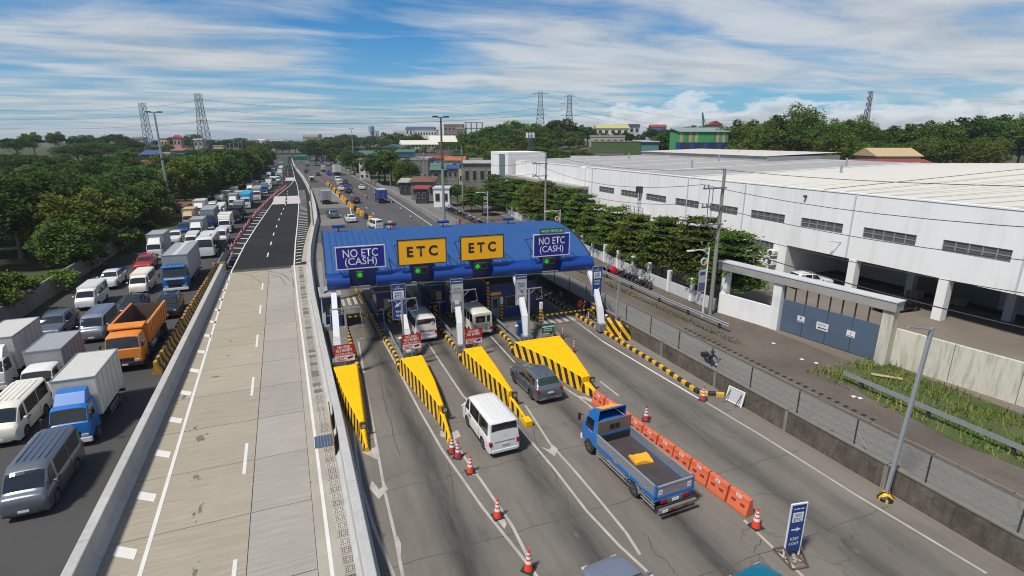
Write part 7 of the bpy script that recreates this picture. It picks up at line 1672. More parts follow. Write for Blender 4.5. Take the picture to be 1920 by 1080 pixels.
tree_line([(1115, 246), (1150, 250), (1200, 246), (1240, 244)], 265, 22, BD2, 'tree among the hill houses', HG, 1.0); tree_line([(840, 276), (900, 256), (960, 243), (1050, 243), (1110, 256)], 255, 19, ['broad_a', 'bright_a', 'broad_b'], 'tree high on the hill', HG, 1.1); tree_line([(820, 288), (900, 268), (960, 258), (1050, 258), (1105, 268)], 232, 21, ['broad_a', 'bamboo_a', 'broad_c', 'bright_a'], 'tree halfway up the hill', HG, 1.1); tree_line([(850, 297), (930, 280), (1000, 274), (1080, 278), (1108, 284)], 205, 20, ['broad_a', 'broad_b', 'bamboo_b'], 'tree at the foot of the hill behind the warehouse roof', HG, 1.2)
RG = 'feathery trees behind the warehouse on the right'
tree_line([(1385, 222), (1440, 235), (1490, 205), (1545, 225), (1600, 222), (1660, 240), (1740, 230), (1840, 222), (1960, 215)], 172, 26, ['bamboo_a', 'bamboo_b', 'broad_c'], 'tree at the back of the grove right of the green shed', RG, .85, 5); tree_line([(1400, 262), (1460, 252), (1520, 258), (1600, 262), (1700, 262), (1900, 258)], 152, 26, ['bamboo_a', 'bamboo_b', 'broad_a'], 'tree rising right behind the white roof', RG, .95, 5)
tree_line([(1250, 240), (1280, 232), (1340, 236)], 330, 26, BD, 'tree behind the green shed', 'trees behind the green shed', 1.1); tree_line([(1238, 252), (1262, 240), (1276, 246)], 215, 13, BD2, 'tree beside the left end of the green shed', 'trees behind the green shed', 1.1); tree_line([(1200, 262), (1240, 256), (1262, 258)], 300, 16, ['broad_b', 'broad_a'], 'tree left of the green shed', 'trees behind the green shed', 1.1)
FG = 'trees on the far side of the highway'
tree_line([(585, 265), (640, 256), (690, 256), (720, 252), (800, 255), (850, 262)], 420, 26, BD, 'far tree on the skyline beyond the highway', FG, 1.2, 4, 25); tree_line([(590, 280), (640, 272), (700, 268), (760, 270), (830, 280)], 330, 30, BD + ['bright_a'], 'tree in the middle distance right of the highway', FG, 1.2, 5, 18)
tree_line([(578, 268), (600, 262), (640, 264)], 372, 10, BD, 'tree right behind the overpass', FG, 1.1, 3, 10); tree_line([(505, 266), (540, 264), (590, 262)], 520, 11, BD, 'far tree where the highway vanishes', FG, 1.3, 3, 30); tree_line([(380, 262), (440, 262), (500, 268)], 430, 24, BD, 'far tree on the left skyline', FG, 1.3, 4, 20); tree_line([(100, 258), (200, 256), (250, 254), (300, 260), (345, 250), (380, 258)], 400, 30, BD, 'tree on the left skyline behind the houses', FG, 1.2, 5, 20)
for i, (px, py, d, h, key) in enumerate([(645, 318, 250, 9, 'broad_a'), (660, 322, 232, 8, 'broad_c'), (676, 325, 215, 9, 'broad_a'), (690, 335, 195, 9, 'broad_b'), (700, 338, 188, 12, 'broad_b'), (712, 338, 184, 12, 'broad_a'), (726, 338, 178, 12.5, 'broad_c'), (738, 340, 172, 9, 'bamboo_b'), (652, 320, 238, 10, 'broad_b'), (668, 324, 222, 9, 'broad_c'), (636, 315, 265, 9, 'broad_a'), (748, 345, 165, 5, 'bush'), (630, 312, 285, 8, 'bright_a'), (612, 305, 320, 7, 'bright_a')]):
    x, y, z = far(px, py, d); tree(key, x + 4, y, h, 'roadside tree between the far highway and the houses', None, 'roadside trees right of the far highway', z=hz(x, y))
for i, (px, py, d, h) in enumerate([(860, 375, 118, 5.5), (880, 380, 112, 5.2), (900, 372, 120, 6), (835, 365, 128, 5)]):
    x, y, z = far(px, py, d); tree(['tier_a', 'broad_a'][i % 2], x + 3, y, h, 'small tree by the white gate before the warehouse row', None, 'small trees by the white gate', z=0)
# ------------------------------------------------------------------ houses and sheds in the distance
def house(name, label, cat, px0, px1, py0, py1, dist, wall, roof, floors=2, cols=4, style='gable', rz=None, depth=None, base=None, win=M['window'], over=.5, rise=None):
    """px0..px1 wide, roof top at py0, wall top py1 in the survey photo, standing dist metres out"""
    x, y, zt = far((px0 + px1) / 2, py0, dist); _, _, zw = far((px0 + px1) / 2, py1, dist); wd = (px1 - px0) * dist / 1000; d = depth or wd * .7
    g = (hz(x, y) if base is None else base); rz = -_ps if rz is None else rz; h = max(2.2, zw - g); t = thing(name, label, cat, (x, y, g - .1), rz); w2 = wd / 2
    MB().box(-w2, w2, 0, d, 0, h).build('wall', wall, t)
    rr = max(.25, zt - zw) if rise is None else rise
    if style == 'gable': rf = MB().prism([(-w2 - over, h - .05), (w2 + over, h - .05), (0, h + rr)], -over, d + over, 'y').build('roof', roof, t)
    elif style == 'ridge': rf = MB().prism([(-over, h - .05), (d + over, h - .05), (d / 2, h + rr)], -w2 - over, w2 + over, 'x').build('roof', roof, t)
    elif style == 'shed': rf = MB().prism([(-over, h), (d + over, h + rr), (d + over, h + rr + .15), (-over, h + .15)], -w2 - over, w2 + over, 'x').build('roof', roof, t)
    else: rf = MB().box(-w2 - over * .3, w2 + over * .3, -over * .3, d, h, h + rr).build('roof', roof, t)
    if cols:
        fh = h / floors
        for f in range(floors):
            for c in range(cols):
                cx = -w2 + wd * (c + .5) / cols; ww = wd / cols * .28
                k = MB().box(cx - ww, cx + ww, -.10, -.003, f * fh + fh * .35, f * fh + fh * .78).build('window', M['galv'], t); MB().box(cx - ww * .86, cx + ww * .86, -.13, -.10, f * fh + fh * .39, f * fh + fh * .74).build('pane', win, k)
    return t
H = house
# grey block house with rooftop shed and side scaffold by the service road
t = H('block_house', 'tall unfinished grey block house behind the street stalls', 'house', 752, 802, 296, 300, 172, M['greywall'], M['concrete'], 3, 0, 'flat', depth=14, base=0)
for z in (3.4, 6.6): MB().box(-4.4, 4.4, -.06, -.003, z - .12, z + .12).build('floor_band', M['concrete'], t)
for i in range(5): MB().box(-4.2 + i * 2.1 - .12, -4.2 + i * 2.1 + .12, -.08, -.003, 0, 9.5).build('pilaster', M['greywall'], t)
MB().box(-5.6, -4.4, .5, 9, 0, 9.2).build('side_bay', M['brickred'], t)
for k in range(3): MB().box(-5.7, -4.3, .4, .5, 3 * k + 1, 3 * k + 2.3).build('opening', M['window'], t)
x, y, z = far(765, 285, 172); t = thing('roof_hut', 'small pale green roofed hut on top of the grey block house', 'hut', (x, y, 9.95), -_ps); MB().box(-3.2, 1.6, 0, 4, -.1, 1.6).build('wall', M['bluewall'], t); MB().prism([(-.8, 1.5), (4.4, 2.2), (4.4, 2.35), (-.8, 1.65)], -4.2, 2.2, 'x').build('roof', M['roofgreen'], t)
# open pavilion with pale gable roof
def pavilion(label, px0, px1, py0, py1, dist, cols=5, roof=M['roofpale'], base=None, d=14):
    x, y, zt = far((px0 + px1) / 2, py0, dist); _, _, zw = far((px0 + px1) / 2, py1, dist); wd = (px1 - px0) * dist / 1000; g = hz(x, y) if base is None else base; t = thing('pavilion', label, 'pavilion', (x, y, g), -_ps + .25); h = zw - g
    MB().prism([(-.8, h), (d + .8, h), (d / 2, h + zt - zw)], -wd / 2, wd / 2, 'x').build('roof', roof, t)
    for i in range(cols):
        for yy in (.2, d - .2): MB().box(-wd / 2 + .4 + (wd - .8) * i / (cols - 1) - .15, -wd / 2 + .4 + (wd - .8) * i / (cols - 1) + .15, yy - .15, yy + .15, 0, h).build('column', M['concrete'], t)
    MB().box(-wd / 2, wd / 2, 0, d, 0, max(.3, h - 3.2)).build('base', M['greywall'], t)
pavilion('open pavilion with a white gable roof above the grey house', 752, 822, 263, 271, 205); pavilion('pale roofed hall right of the open pavilion', 806, 858, 254, 266, 225, 4)
H('market_shed', 'low shed with a rusty red roof and striped awning by the service road', 'shed', 770, 812, 333, 341, 140, M['greywall'], M['rustroof'], 1, 4, 'shed', base=0, depth=6, rise=.9); H('market_shed', 'dark low stall with a grey awning, left of the rusty roofed shed', 'shed', 748, 776, 334, 342, 152, M['darksteel'], M['roofgrey'], 1, 3, 'shed', base=0, depth=5, rise=.8)
t = H('market_shed', 'street stall under a striped red and white awning', 'shed', 778, 800, 348, 354, 133, M['darksteel'], M['roofred'], 1, 2, 'shed', base=0, depth=3, rise=.5)
t = H('gatehouse', 'white gatehouse behind the tall mast', 'gatehouse', 812, 842, 348, 354, 126, M['wallwhite'], M['wallgrey'], 1, 2, 'flat', base=0, depth=5, rise=.4); H('house', 'small house with green roof behind the mast', 'house', 808, 845, 305, 318, 160, M['sheetgreen'], M['roofgreen'], 2, 2, 'ridge', base=0); H('house', 'low house with blue tarpaulin roof behind the mast', 'house', 838, 858, 310, 316, 158, M['greywall'], M['tarpblue'], 2, 2, 'shed', base=0)
H('house', 'house with an orange red tile roof between the mast and the warehouse', 'house', 835, 870, 293, 300, 185, M['beige'], mat('orange_tile', (.32, .10, .04), .8, var=.2), 2, 3, 'ridge', base=0); H('house', 'red roofed house beside the grey block house', 'house', 800, 842, 293, 297, 190, M['wallgrey'], M['roofred'], 2, 3, 'shed', base=0); H('house', 'grey flat roofed house left of the white warehouse', 'house', 880, 905, 296, 299, 175, M['wallgrey'], M['concrete'], 2, 2, 'flat', base=0); H('house', 'low dark house against the trees left of the warehouse', 'house', 868, 925, 302, 306, 165, M['greywall'], M['roofgrey'], 1, 4, 'shed', base=0)
H('house', 'green roofed house beyond the roadside trees', 'house', 715, 752, 270, 276, 240, M['greywall'], M['roofgreen'], 2, 3, 'gable'); H('house', 'row of old narrow houses with a blue green roof behind the roadside trees', 'house', 668, 706, 283, 290, 235, M['beige'], M['roofgreen'], 3, 4, 'shed'); H('house', 'old wooden house front near the tall left pole', 'house', 672, 690, 297, 300, 210, M['wallold'], M['rustroof'], 3, 2, 'shed')
H('building', 'school building with blue roof and pale yellow storeys on the skyline', 'building', 760, 812, 237, 242, 430, M['pearl'], mat('blue_roof', (.03, .08, .20), .6), 3, 8, 'ridge'); H('building', 'long cream building on the skyline right of the blue roof', 'building', 777, 818, 243, 245, 425, M['pearl'], M['beige'], 3, 8, 'flat'); H('building', 'unfinished brick building with open storeys on the skyline', 'building', 832, 868, 232, 236, 360, M['brickred'], M['brickred'], 4, 5, 'flat'); H('building', 'lower wing of the unfinished brick building', 'building', 856, 874, 239, 242, 358, M['brickred'], M['concrete'], 3, 3, 'flat'); H('building', 'pale building on the skyline left of the blue roof', 'building', 738, 764, 244, 247, 470, M['wallgrey'], M['roofpale'], 3, 4, 'flat')
H('building', 'long white building on the far skyline', 'building', 567, 596, 251, 254, 600, M['beige'], M['roofpale'], 3, 8, 'flat'); H('building', 'reddish building among the far trees', 'building', 627, 648, 254, 256, 560, M['pink'], M['roofred'], 3, 4, 'flat'); H('building', 'pale slab building beside the far water tower', 'building', 697, 708, 245, 247, 480, M['wallgrey'], M['concrete'], 4, 2, 'flat')
t = thing('steel_frame', 'open steel frame of a building under construction on the skyline', 'steel frame', (*far(888, 250, 330)[:2], hz(*far(888, 250, 330)[:2])), -_ps); top_ = far(888, 230, 330)[2] - t.location.z
for i in range(4):
    for yy in (0, 6): MB().box(-5 + i * 3.4 - .15, -5 + i * 3.4 + .15, yy - .15, yy + .15, 0, top_).build('column', M['darksteel'], t)
for z in (top_ - .2, top_ - 3.5): MB().box(-5.5, 5.8, -.15, .15, z, z + .3).box(-5.5, 5.8, 5.85, 6.15, z, z + .3).build('beam', M['darksteel'], t)
# right-hand hill
t = H('green_shed', 'long shed clad in bright green sheets under a grey green roof', 'shed', 1277, 1368, 238, 247, 175, M['brightgreen'], mat('shed_roof', (.20, .26, .22), .7, var=.15), 1, 0, 'shed', depth=12, rise=1.5)
for i in range(16):
    x = -7.6 + i * 1.0; MB().box(x - .47, x + .47, -.06, -.003, 3.0 if t else 0, far(1320, 247, 175)[2] - t.location.z - .1).build('sheet', rnd.choice([M['brightgreen'], M['brightgreen'], M['tan'], mat('mid_green_sheet', (.06, .22, .08), .7, var=.2)]), t)
t = H('blue_fence', 'row of blue and dark panels below the green shed', 'fence', 1268, 1370, 266, 267, 165, M['darksteel'], M['darksteel'], 1, 0, 'flat', depth=.4, rise=.1)
for i in range(12): x = -7.8 + i * 1.42; MB().box(x - .66, x + .66, -.08, -.003, .6, far(1320, 267, 165)[2] - t.location.z - .05).build('panel', [M['tarpblue'], M['darkblue'], M['darksteel']][i % 3], t)
H('green_building', 'long olive green sheet clad building above the warehouse roof', 'building', 1116, 1202, 264, 265, 200, M['sheetgreen'], M['roofgrey'], 1, 0, 'flat', depth=10, rise=.2); H('teal_building', 'teal sheet clad building beside the olive green one', 'building', 1203, 1236, 263, 266, 200, M['sheetteal'], M['roofgrey'], 1, 0, 'shed', depth=10, rise=.6); H('retaining_wall', 'old concrete wall below the olive green building', 'wall', 1118, 1170, 284, 285, 192, M['greywall'], M['concrete'], 1, 0, 'flat', depth=.5, rise=.1)
H('house', 'low open roofed house above the olive green building', 'house', 1112, 1172, 253, 257, 240, M['beige'], M['concrete'], 1, 5, 'flat'); H('house', 'yellowish gabled hall on the hill crest', 'hall', 1120, 1180, 232, 240, 320, M['pearl'], mat('yellow_roof', (.40, .36, .16), .7, var=.1), 2, 5, 'ridge'); H('house', 'dark roofed house at the right of the yellowish hall', 'house', 1170, 1200, 232, 236, 330, M['wallgrey'], M['darksteel'], 2, 3, 'ridge'); H('house', 'house with blue wall in the hillside trees', 'house', 1222, 1245, 240, 246, 290, M['bluewall'], M['tarpblue'], 2, 2, 'shed'); H('house', 'small gabled house with red roof above the green shed', 'house', 1330, 1356, 226, 234, 260, M['beige'], M['roofred'], 2, 2, 'gable'); H('house', 'red roofed house low on the slope, left of the green shed', 'house', 1222, 1250, 233, 238, 330, M['pink'], M['roofred'], 1, 2, 'ridge')
H('yellow_shed', 'shed with yellow front and grey roof behind the warehouse roof', 'shed', 1076, 1126, 295, 297, 150, mat('ochre_sheet', (.38, .22, .03), .7, var=.1), M['roofgrey'], 1, 0, 'shed', base=0, rise=.5); H('house', 'red roofed house right behind the warehouse parapet', 'house', 985, 1018, 296, 302, 165, M['pearl'], M['roofred'], 1, 2, 'ridge', base=0); H('house', 'red hip roof peeking over the right end of the warehouse roof', 'house', 1622, 1760, 299, 309, 115, M['beige'], M['roofred'], 1, 0, 'ridge', depth=10); H('house', 'pale tan roof under the right grove', 'house', 1648, 1730, 277, 292, 130, M['beige'], M['tan'], 1, 0, 'ridge', depth=9)
# left side houses
for a in [('red painted house with a blue roof left of the lamp mast', 262, 288, 282, 290, 190, M['redwall'], M['tarpblue'], 2, 3, 'shed'), ('pale blue house beside the red painted house', 288, 318, 285, 289, 200, M['bluewall'], M['roofgrey'], 2, 4, 'flat'), ('small house with red hip roof on the left skyline', 322, 337, 253, 258, 330, M['pink'], mat('red_tile', (.35, .06, .04), .8), 2, 2, 'gable'), ('long low white house on the left slope', 250, 268, 257, 260, 340, M['wallgrey'], M['rustroof'], 1, 3, 'ridge'), ('beige house wall at the trees on the left skyline', 300, 312, 259, 261, 330, M['tan'], M['rustroof'], 2, 2, 'flat'),
          ('tan flat roofed house beside the right lattice tower', 398, 418, 272, 274, 290, M['tan'], M['concrete'], 2, 2, 'flat'), ('small house with an orange roof among the trees left of the tower', 320, 342, 279, 282, 230, M['bluewall'], mat('orange_tile', (.32, .10, .04), .8), 1, 2, 'shed'), ('house with a rusty roof in front of the red painted house', 258, 296, 300, 308, 165, M['pink'], M['rustroof'], 1, 3, 'ridge'), ('grey house between the lattice tower legs', 362, 378, 259, 262, 380, M['beige'], M['roofgrey'], 2, 2, 'ridge')]: H('house', a[0], 'house', *a[1:])
for i, (px, w_, py, d, m, r, lb) in enumerate([(448, 14, 262, 620, 'beige', 'rustroof', 'tiny rust roofed house on the far left of the vanishing road'), (462, 10, 261, 700, 'wallgrey', 'roofgrey', 'tiny grey house left of the vanishing road'), (475, 12, 262, 640, 'tan', 'rustroof', 'tiny tan house left of the vanishing road'), (488, 14, 261, 760, 'wallwhite', 'roofpale', 'tiny white building where the road vanishes'), (500, 11, 262, 820, 'pink', 'roofred', 'tiny red roofed house where the road vanishes'), (512, 12, 263, 700, 'beige', 'roofgrey', 'tiny beige building just above the vanishing road'), (523, 12, 262, 900, 'wallgrey', 'roofgrey', 'tiny grey block above the overpass'), (535, 9, 263, 780, 'tan', 'rustroof', 'tiny tan block above the overpass'), (470, 16, 267, 520, 'brickred', 'rustroof', 'rust roofed house left of the overpass'), (492, 13, 268, 500, 'beige', 'roofgrey', 'small beige house at the left end of the overpass')]): H('house', lb, 'house', px - w_ / 2, px + w_ / 2, py, py + 2, d, M[m], M[r], 2, 2, 'ridge')
# roadside wall and pink wall at the left
t = thing('roadside_wall', 'low grey concrete wall at the tree side of the queue', 'wall', (-24.6, 0, 0))
for k in range(22): MB().box(-.12, .12, 34 + k * 3.2, 34 + k * 3.2 + 3.14, 0, 1.9).build('wall_panel', M['greywall'], t)
t = thing('pink_wall', 'pink painted wall with an arch behind the left trees', 'wall', (-25.4, 88, 0)); MB().box(-.15, .15, 0, 14, 0, 3.0).build('wall', M['pink'], t); MB().lathe([(1.1, -.02), (1.1, .02)], 18, (.17, 5, 1.6), axis='x').build('arch', M['roofgrey'], t)
H('hut', 'small tan hut by the lamp mast at the tree edge', 'hut', 322, 345, 402, 405, 112, M['tan'], M['rustroof'], 1, 1, 'shed', base=0, depth=4, rise=.4)

# ------------------------------------------------------------------ overpass, gantry sign, far masts
t = thing('overpass', 'brown footbridge spanning the highway far away', 'footbridge', (0, 368, 0)); MB().box(-34, 46, -1.6, 1.6, 5.0, 5.6).build('deck', M['concrete'], t)
for s in (-1.55, 1.5): MB().box(-34, 46, s, s + .06, 5.6, 6.8).build('parapet', M['rust'], t)
for x in (-30, -16, .2, 19.5, 32, 44): MB().box(x - .5, x + .5, -.5, .5, 0, 4.995).build('pier', M['concrete'], t)
t = thing('gantry_sign', 'teal green direction sign on a post over the far median', 'road sign', (2.2, 300, 0)); MB().tube((0, 0, 0), (0, 0, 7.5), .2).build('post', M['galv'], t); MB().box(-1.2, 6.2, -.4, -.2, 5.0, 8.0).build('panel', M['signgreen'], t); MB().box(-.6, 5.5, -.45, -.4, 6.9, 7.2).build('stripe', M['signwhite'], t)
t = thing('roadside_sign', 'pale roadside sign on a post at the far right verge', 'road sign', (24.5, 300, 0)); MB().tube((0, 0, 0), (0, 0, 4), .12).build('post', M['galv'], t); MB().box(-2, 2, -.2, -.1, 3.0, 5.2).build('panel', M['bluewall'], t)
t = thing('blue_tent', 'small blue tarpaulin tent on the grass beside the far highway', 'tent', (*gnd(609, 305), 0)); MB().prism([(-3, 0), (3, 0), (3, 1.2), (0, 2.6), (-3, 1.2)], -2, 2, 'y').build('canvas', M['tarpblue'], t)
mb = MB(); strip(mb, [(27.5, 205), (27, 262), (22, 330), (17.5, 440)], [(42, 205), (44, 262), (40, 330), (34, 440)], .03); struct(mb.build('grass_bank', G_grass))
# masts and poles
def hgt_at(x, y, py):
    lo, hi = -5.0, 80.0
    for _ in range(40):
        m = (lo + hi) / 2; v = Vector((x, y, m - CAM_Z))
        if 540 - 1000 * v.dot(_up) / v.dot(_fw) > py: lo = m
        else: hi = m
    return lo
def atX(px, py, X):
    d = _ray(px, py); t_ = X / d.x; return X, d.y * t_, CAM_Z + d.z * t_
def mast(label, x, y, h, rusty=False):
    t = thing('lamp_mast', label, 'lamp mast', (x, y, 0)); MB().tube((0, 0, 0), (0, 0, h * .55), h * .016, h * .012, 10).build('lower_pole', M['galv'], t); MB().tube((0, 0, h * .55), (0, 0, h), h * .012, h * .008, 10).build('upper_pole', M['rust'] if rusty else M['galv'], t); MB().tube((0, 0, h * .545), (0, 0, h * .565), h * .014, n=10).build('collar', M['darksteel'], t)
    for s in (-1, 1): MB().bar((0, 0, h), (s * .9, 0, h + .1), .12).build('arm', M['darksteel'], t); MB().box(s * 1.0 - .45, s * 1.0 + .45, -.35, .35, h + .02, h + .28).build('lamp_head', M['darksteel'], t)
mast('tall lamp mast with a rusty upper half just behind the canopy', 25.4, 96.5, 19.4, True); mast('tall grey lamp mast at the left among the trees', -25.4, 136.6, 21.0); mast('distant lamp mast right of the far highway', 35.1, 339, 21.0)
mx, my = gnd(577, 424, 1.1); t = thing('lamp_pole', 'slim lamp pole standing on the ramp barrier', 'lamp pole', (interp(BR, my), my, 1.05)); hh = hgt_at(t.location.x, my, 324); MB().tube((0, 0, 0), (0, 0, hh - 1), .12, .07).build('pole', M['galv'], t); MB().bar((0, 0, hh - 1), (1.6, 0, hh - .7), .07).build('arm', M['galv'], t)
for px, py0, lb in ((604, 352, 'slim pole on the barrier near the walkway'), (588, 330, 'slim pole on the far barrier')):
    pass
def street_lamp(px, pyt, X, lb, banner_=True):
    _, y, _ = atX(px, pyt + 60, X); h = hgt_at(X, y, pyt); t = thing('street_lamp', lb, 'street lamp', (X, y, 0)); MB().tube((0, 0, 0), (0, 0, h), .09, .06, 8).build('pole', M['steelwhite'], t)
    mb = MB(); mb.path([(0, 0, h - .75), (-.5, 0, h - .25), (-1.2, 0, h - .12), (-1.9, 0, h - .15)], .05, 6); mb.bar((0, 0, h - .12), (-1.9, 0, h - .12), .05); mb.build('arm', M['steelwhite'], t); MB().box(-2.4, -1.7, -.14, .14, h - .22, h - .08).build('lamp_head', M['steelwhite'], t, bevel=.03)
    k = MB().tube((-.45, -.03, h - 1.25), (-.45, .03, h - 1.25), .36, n=18).build('emblem', M['signwhite'], t)
    for a, m in ((90, M['tarpblue']), (210, M['red']), (330, M['signyellow'])):
        MB().add([(-.45, -.04, h - 1.25)] + [(-.45 + .25 * math.cos(R_(a + j)), -.04, h - 1.25 + .25 * math.sin(R_(a + j))) for j in (-58, -30, 0, 30, 58)], [(0, 1, 2, 3, 4, 5)]).build('emblem_sector', m, k)
    f = MB().box(-.85, -.10, -.02, .02, h - 4.1, h - 2.0).build('flag_banner', mat('pale_banner', (.42, .42, .48), .6, var=.2, scale=3), t); MB().box(-.82, -.13, -.03, -.02, h - 4.0, h - 3.2).build('picture', mat('banner_picture', (.10, .09, .20), .6, var=.8, scale=9), f); MB().box(-.75, -.2, -.03, -.02, h - 2.5, h - 2.2).build('heading', M['tarpblue'], f)
street_lamp(1324, 464, 33.9, 'white street lamp with round emblem and banner in front of the concrete pole'); street_lamp(1049, 393, 34.3, 'white street lamp with round emblem above the green WIDE VEHICLES sign'); street_lamp(915, 359, 34.6, 'white street lamp with banner in front of the far row of trees')
POLES = []
def util_pole(px, py, X, lb, arms=(.0, 1.6, 3.2), box_=False, Y=None):
    y = atX(px, py + 120, X)[1] if Y is None else Y; h = hgt_at(X, y, py); t = thing('utility_pole', lb, 'utility pole', (X, y, 0)); MB().tube((0, 0, 0), (0, 0, h), .21, .13, 10).build('pole', M['poleconc'], t); tops = []
    for i, a in enumerate(arms):
        z = h - 1.6 - a; arm = MB().bar((.25, -.16, z), (-2.3, -.16, z), .10, .13).build('cross_arm', M['steelgrey'], t)
        for x in (-2.2, -1.75): MB().tube((x, -.16, z + .06), (x, -.16, z + .34), .07, .05, 8).build('insulator', M['rimgrey'], t)
        tops.append((X - 2.2, y, z + .34))
    if arms: mb = MB(); mb.bar((-1.2, -.16, h - 1.6), (-1.2, -.16, h - 1.6 - arms[-1]), .05); mb.bar((-1.6, -.16, h - 1.6), (-1.6, -.16, h - 1.6 - arms[-1]), .05); mb.bar((0, -.1, h - 3.4 - arms[-1]), (-1.3, -.16, h - 1.6 - arms[-1]), .05); mb.build('strut', M['steelgrey'], t)
    MB().bar((-.6, 0, h), (.1, 0, h), .06).build('top_arm', M['steelgrey'], t)
    if box_: MB().box(-.9, -.25, -.35, .35, h * .45, h * .45 + 1.1).build('transformer', M['galv'], t); MB().box(.25, .9, -.35, .35, h * .45, h * .45 + 1.1).build('transformer', M['galv'], t)
    POLES.append((t, h, tops)); return t
util_pole(1357, 317, 35.0, 'tall concrete utility pole with three cross arms in front of the warehouse', Y=37.1); util_pole(1022, 286, 35.5, 'rusty topped utility pole with two cross arms behind the canopy', (.0, 1.8)); util_pole(871, 275, 34.4, 'utility pole with two cross arms near the far end of the tree row', (.0, 1.8), Y=114); util_pole(798, 285, 33.8, 'utility pole with transformers beside the street stalls', (.0,), True, Y=147.8); util_pole(729, 281, 30.6, 'utility pole beside the roadside trees', (), Y=185); util_pole(1950, 300, 34.5, 'utility pole beyond the right edge', Y=-6)
for i, (px, y, top) in enumerate([(612, 420, 272), (622, 400, 276), (634, 380, 270), (648, 360, 282), (585, 470, 268), (600, 440, 275), (655, 310, 290), (690, 255, 285)]):
    x, yy, z = far(px, top, y * .97); t = thing('utility_pole', ['thin far pole above the overpass, first from the left', 'thin far pole above the overpass, left of the mast', 'thin far pole by the overpass end', 'thin far pole just left of the distant mast', 'thin far pole over the vanishing road', 'thin far pole over the far green sign', 'thin far pole beside the grassy bank', 'thin far pole among the roadside trees'][i], 'utility pole', (x, yy, 0)); MB().tube((0, 0, 0), (0, 0, z), .2, .14, 6).build('pole', M['galv'], t)
    MB().bar((-1, 0, z - .6), (1, 0, z - .6), .15).build('cross_arm', M['galv'], t)
for i, (px, d, top) in enumerate([(437, 300, 262), (446, 310, 266), (430, 290, 268), (452, 330, 262), (440, 270, 275), (425, 250, 278)]):
    x, yy, z = far(px, top, d); t = thing('utility_pole', ['thin pole in the left wood, tallest of the cluster', 'thin pole in the left wood, just right of the tallest', 'thin pole in the left wood, left of the tallest', 'thin pole at the right end of the wood cluster', 'nearer pale pole in the left wood', 'pale pole near the right lattice tower'][i], 'utility pole', (x, yy, hz(x, yy))); MB().tube((0, 0, 0), (0, 0, z - hz(x, yy)), .2, .14, 6).build('pole', M['galv'], t); MB().bar((-.9, 0, z - hz(x, yy) - .5), (.9, 0, z - hz(x, yy) - .5), .15).build('cross_arm', M['galv'], t)
# lattice towers
def lattice(label, bx, by, zb, zt, wb, wt, arms=(), th=.16, levels=12, flat=True, m=M['darksteel'], lean=0):
    t = thing('lattice_tower', label, 'lattice tower', (bx, by, zb), -_ps); h = zt - zb; mb = MB()
    def c(f, i): w_ = wb + (wt - wb) * min(1, f * 1.25); s = [(-1, -1), (1, -1), (1, 1), (-1, 1)][i % 4]; return (s[0] * w_ / 2 + lean * f, s[1] * w_ / 2, f * h)
    for i in range(4): mb.bar(c(0, i), c(.8, i), th); mb.bar(c(.8, i), c(1, i), th * .8)
    mb.build('legs', m, t); mb = MB()
    for k in range(levels):
        f0, f1 = k / levels, (k + 1) / levels
        for i in range(4): mb.bar(c(f0, i), c(f1, i + 1), th * .6); mb.bar(c(f0, i + 1), c(f1, i), th * .6); mb.bar(c(f1, i), c(f1, i + 1), th * .6)
    struct(mb.build('bracing', m, t), 'stuff'); ends = []
    for z, L in arms:
        for s in (-1, 1): MB().bar((0, 0, z - zb), (s * L, 0, z - zb), .22).bar((0, 0, z - zb + 1.6), (s * L, 0, z - zb), .12).build('arm', m, t)
    return t
lt = mat('tower_steel', (.13, .145, .16), .6, .2)
L1 = (-68.5, 343); L2 = (-38.0, 308); T1 = (146.7, 316); T2 = (178, 337)
lattice('narrow lattice tower at the far left, shorter of the two', *L1, 2, 33.2, 4.2, 2.4, th=.17, levels=11, m=lt); lattice('narrow leaning lattice tower above the left wood, taller of the two', *L2, 2, 36.2, 5.9, 2.4, th=.19, levels=11, m=lt)
A1 = ((41.2, 4.5), (34.5, 5.0), (28.8, 5.2)); lattice('steel transmission tower on the hill, left of two', *T1, 12, 42.6, 7, 2.6, ((42, 5.0), (33.0, 3.8), (29.5, 3.6)), .22, 12, m=lt); lattice('steel transmission tower on the hill, right of two', *T2, 12, 43.3, 7, 2.6, ((42.6, 4.0), (37.8, 6.0), (34.0, 6.0), (30.5, 6.0)), .22, 12, m=lt)
t = lattice('slim telecom tower above the right grove', 304, 218, 8, 40.8, 4, 1.6, (), .22, 14, m=lt)
for k in range(6): MB().box(-1.6 if k % 2 else .7, -.7 if k % 2 else 1.6, -.3, .3, 22 + k * 1.6, 23.4 + k * 1.6).build('antenna_panel', M['signwhite'], t)
wx, wy, wz = far(994, 252, 190); t = lattice('slim tower with white antenna boxes above the trees', wx, wy, hz(wx, wy), wz + .2, 2.4, 1.3, (), .14, 7, m=lt)
for s in (-1, 0, 1): MB().box(s * 1.1 - .42, s * 1.1 + .42, -.4, .4, wz - t.location.z - 1.2, wz - t.location.z + .6).build('antenna_box', M['signwhite'], t)
wx, wy, wz = far(696, 237, 480); t = thing('water_tower', 'tiny water tower on the far skyline', 'water tower', (wx, wy, 0)); MB().tube((0, 0, 0), (0, 0, wz - 5), 1.2).build('stem', M['wallgrey'], t); MB().tube((0, 0, wz - 5), (0, 0, wz), 2.6, n=12).build('tank', M['bluewall'], t)
wx, wy, wz = far(1322, 218, 300); t = thing('crane_boom', 'green lattice crane boom pointing up behind the green shed', 'crane', (wx, wy, wz - 12)); MB().bar((0, 0, 4), (-2, 0, 14), .9, .3).bar((4, 0, 0), (-2, 0, 14), .25).build('boom', M['green'], t)
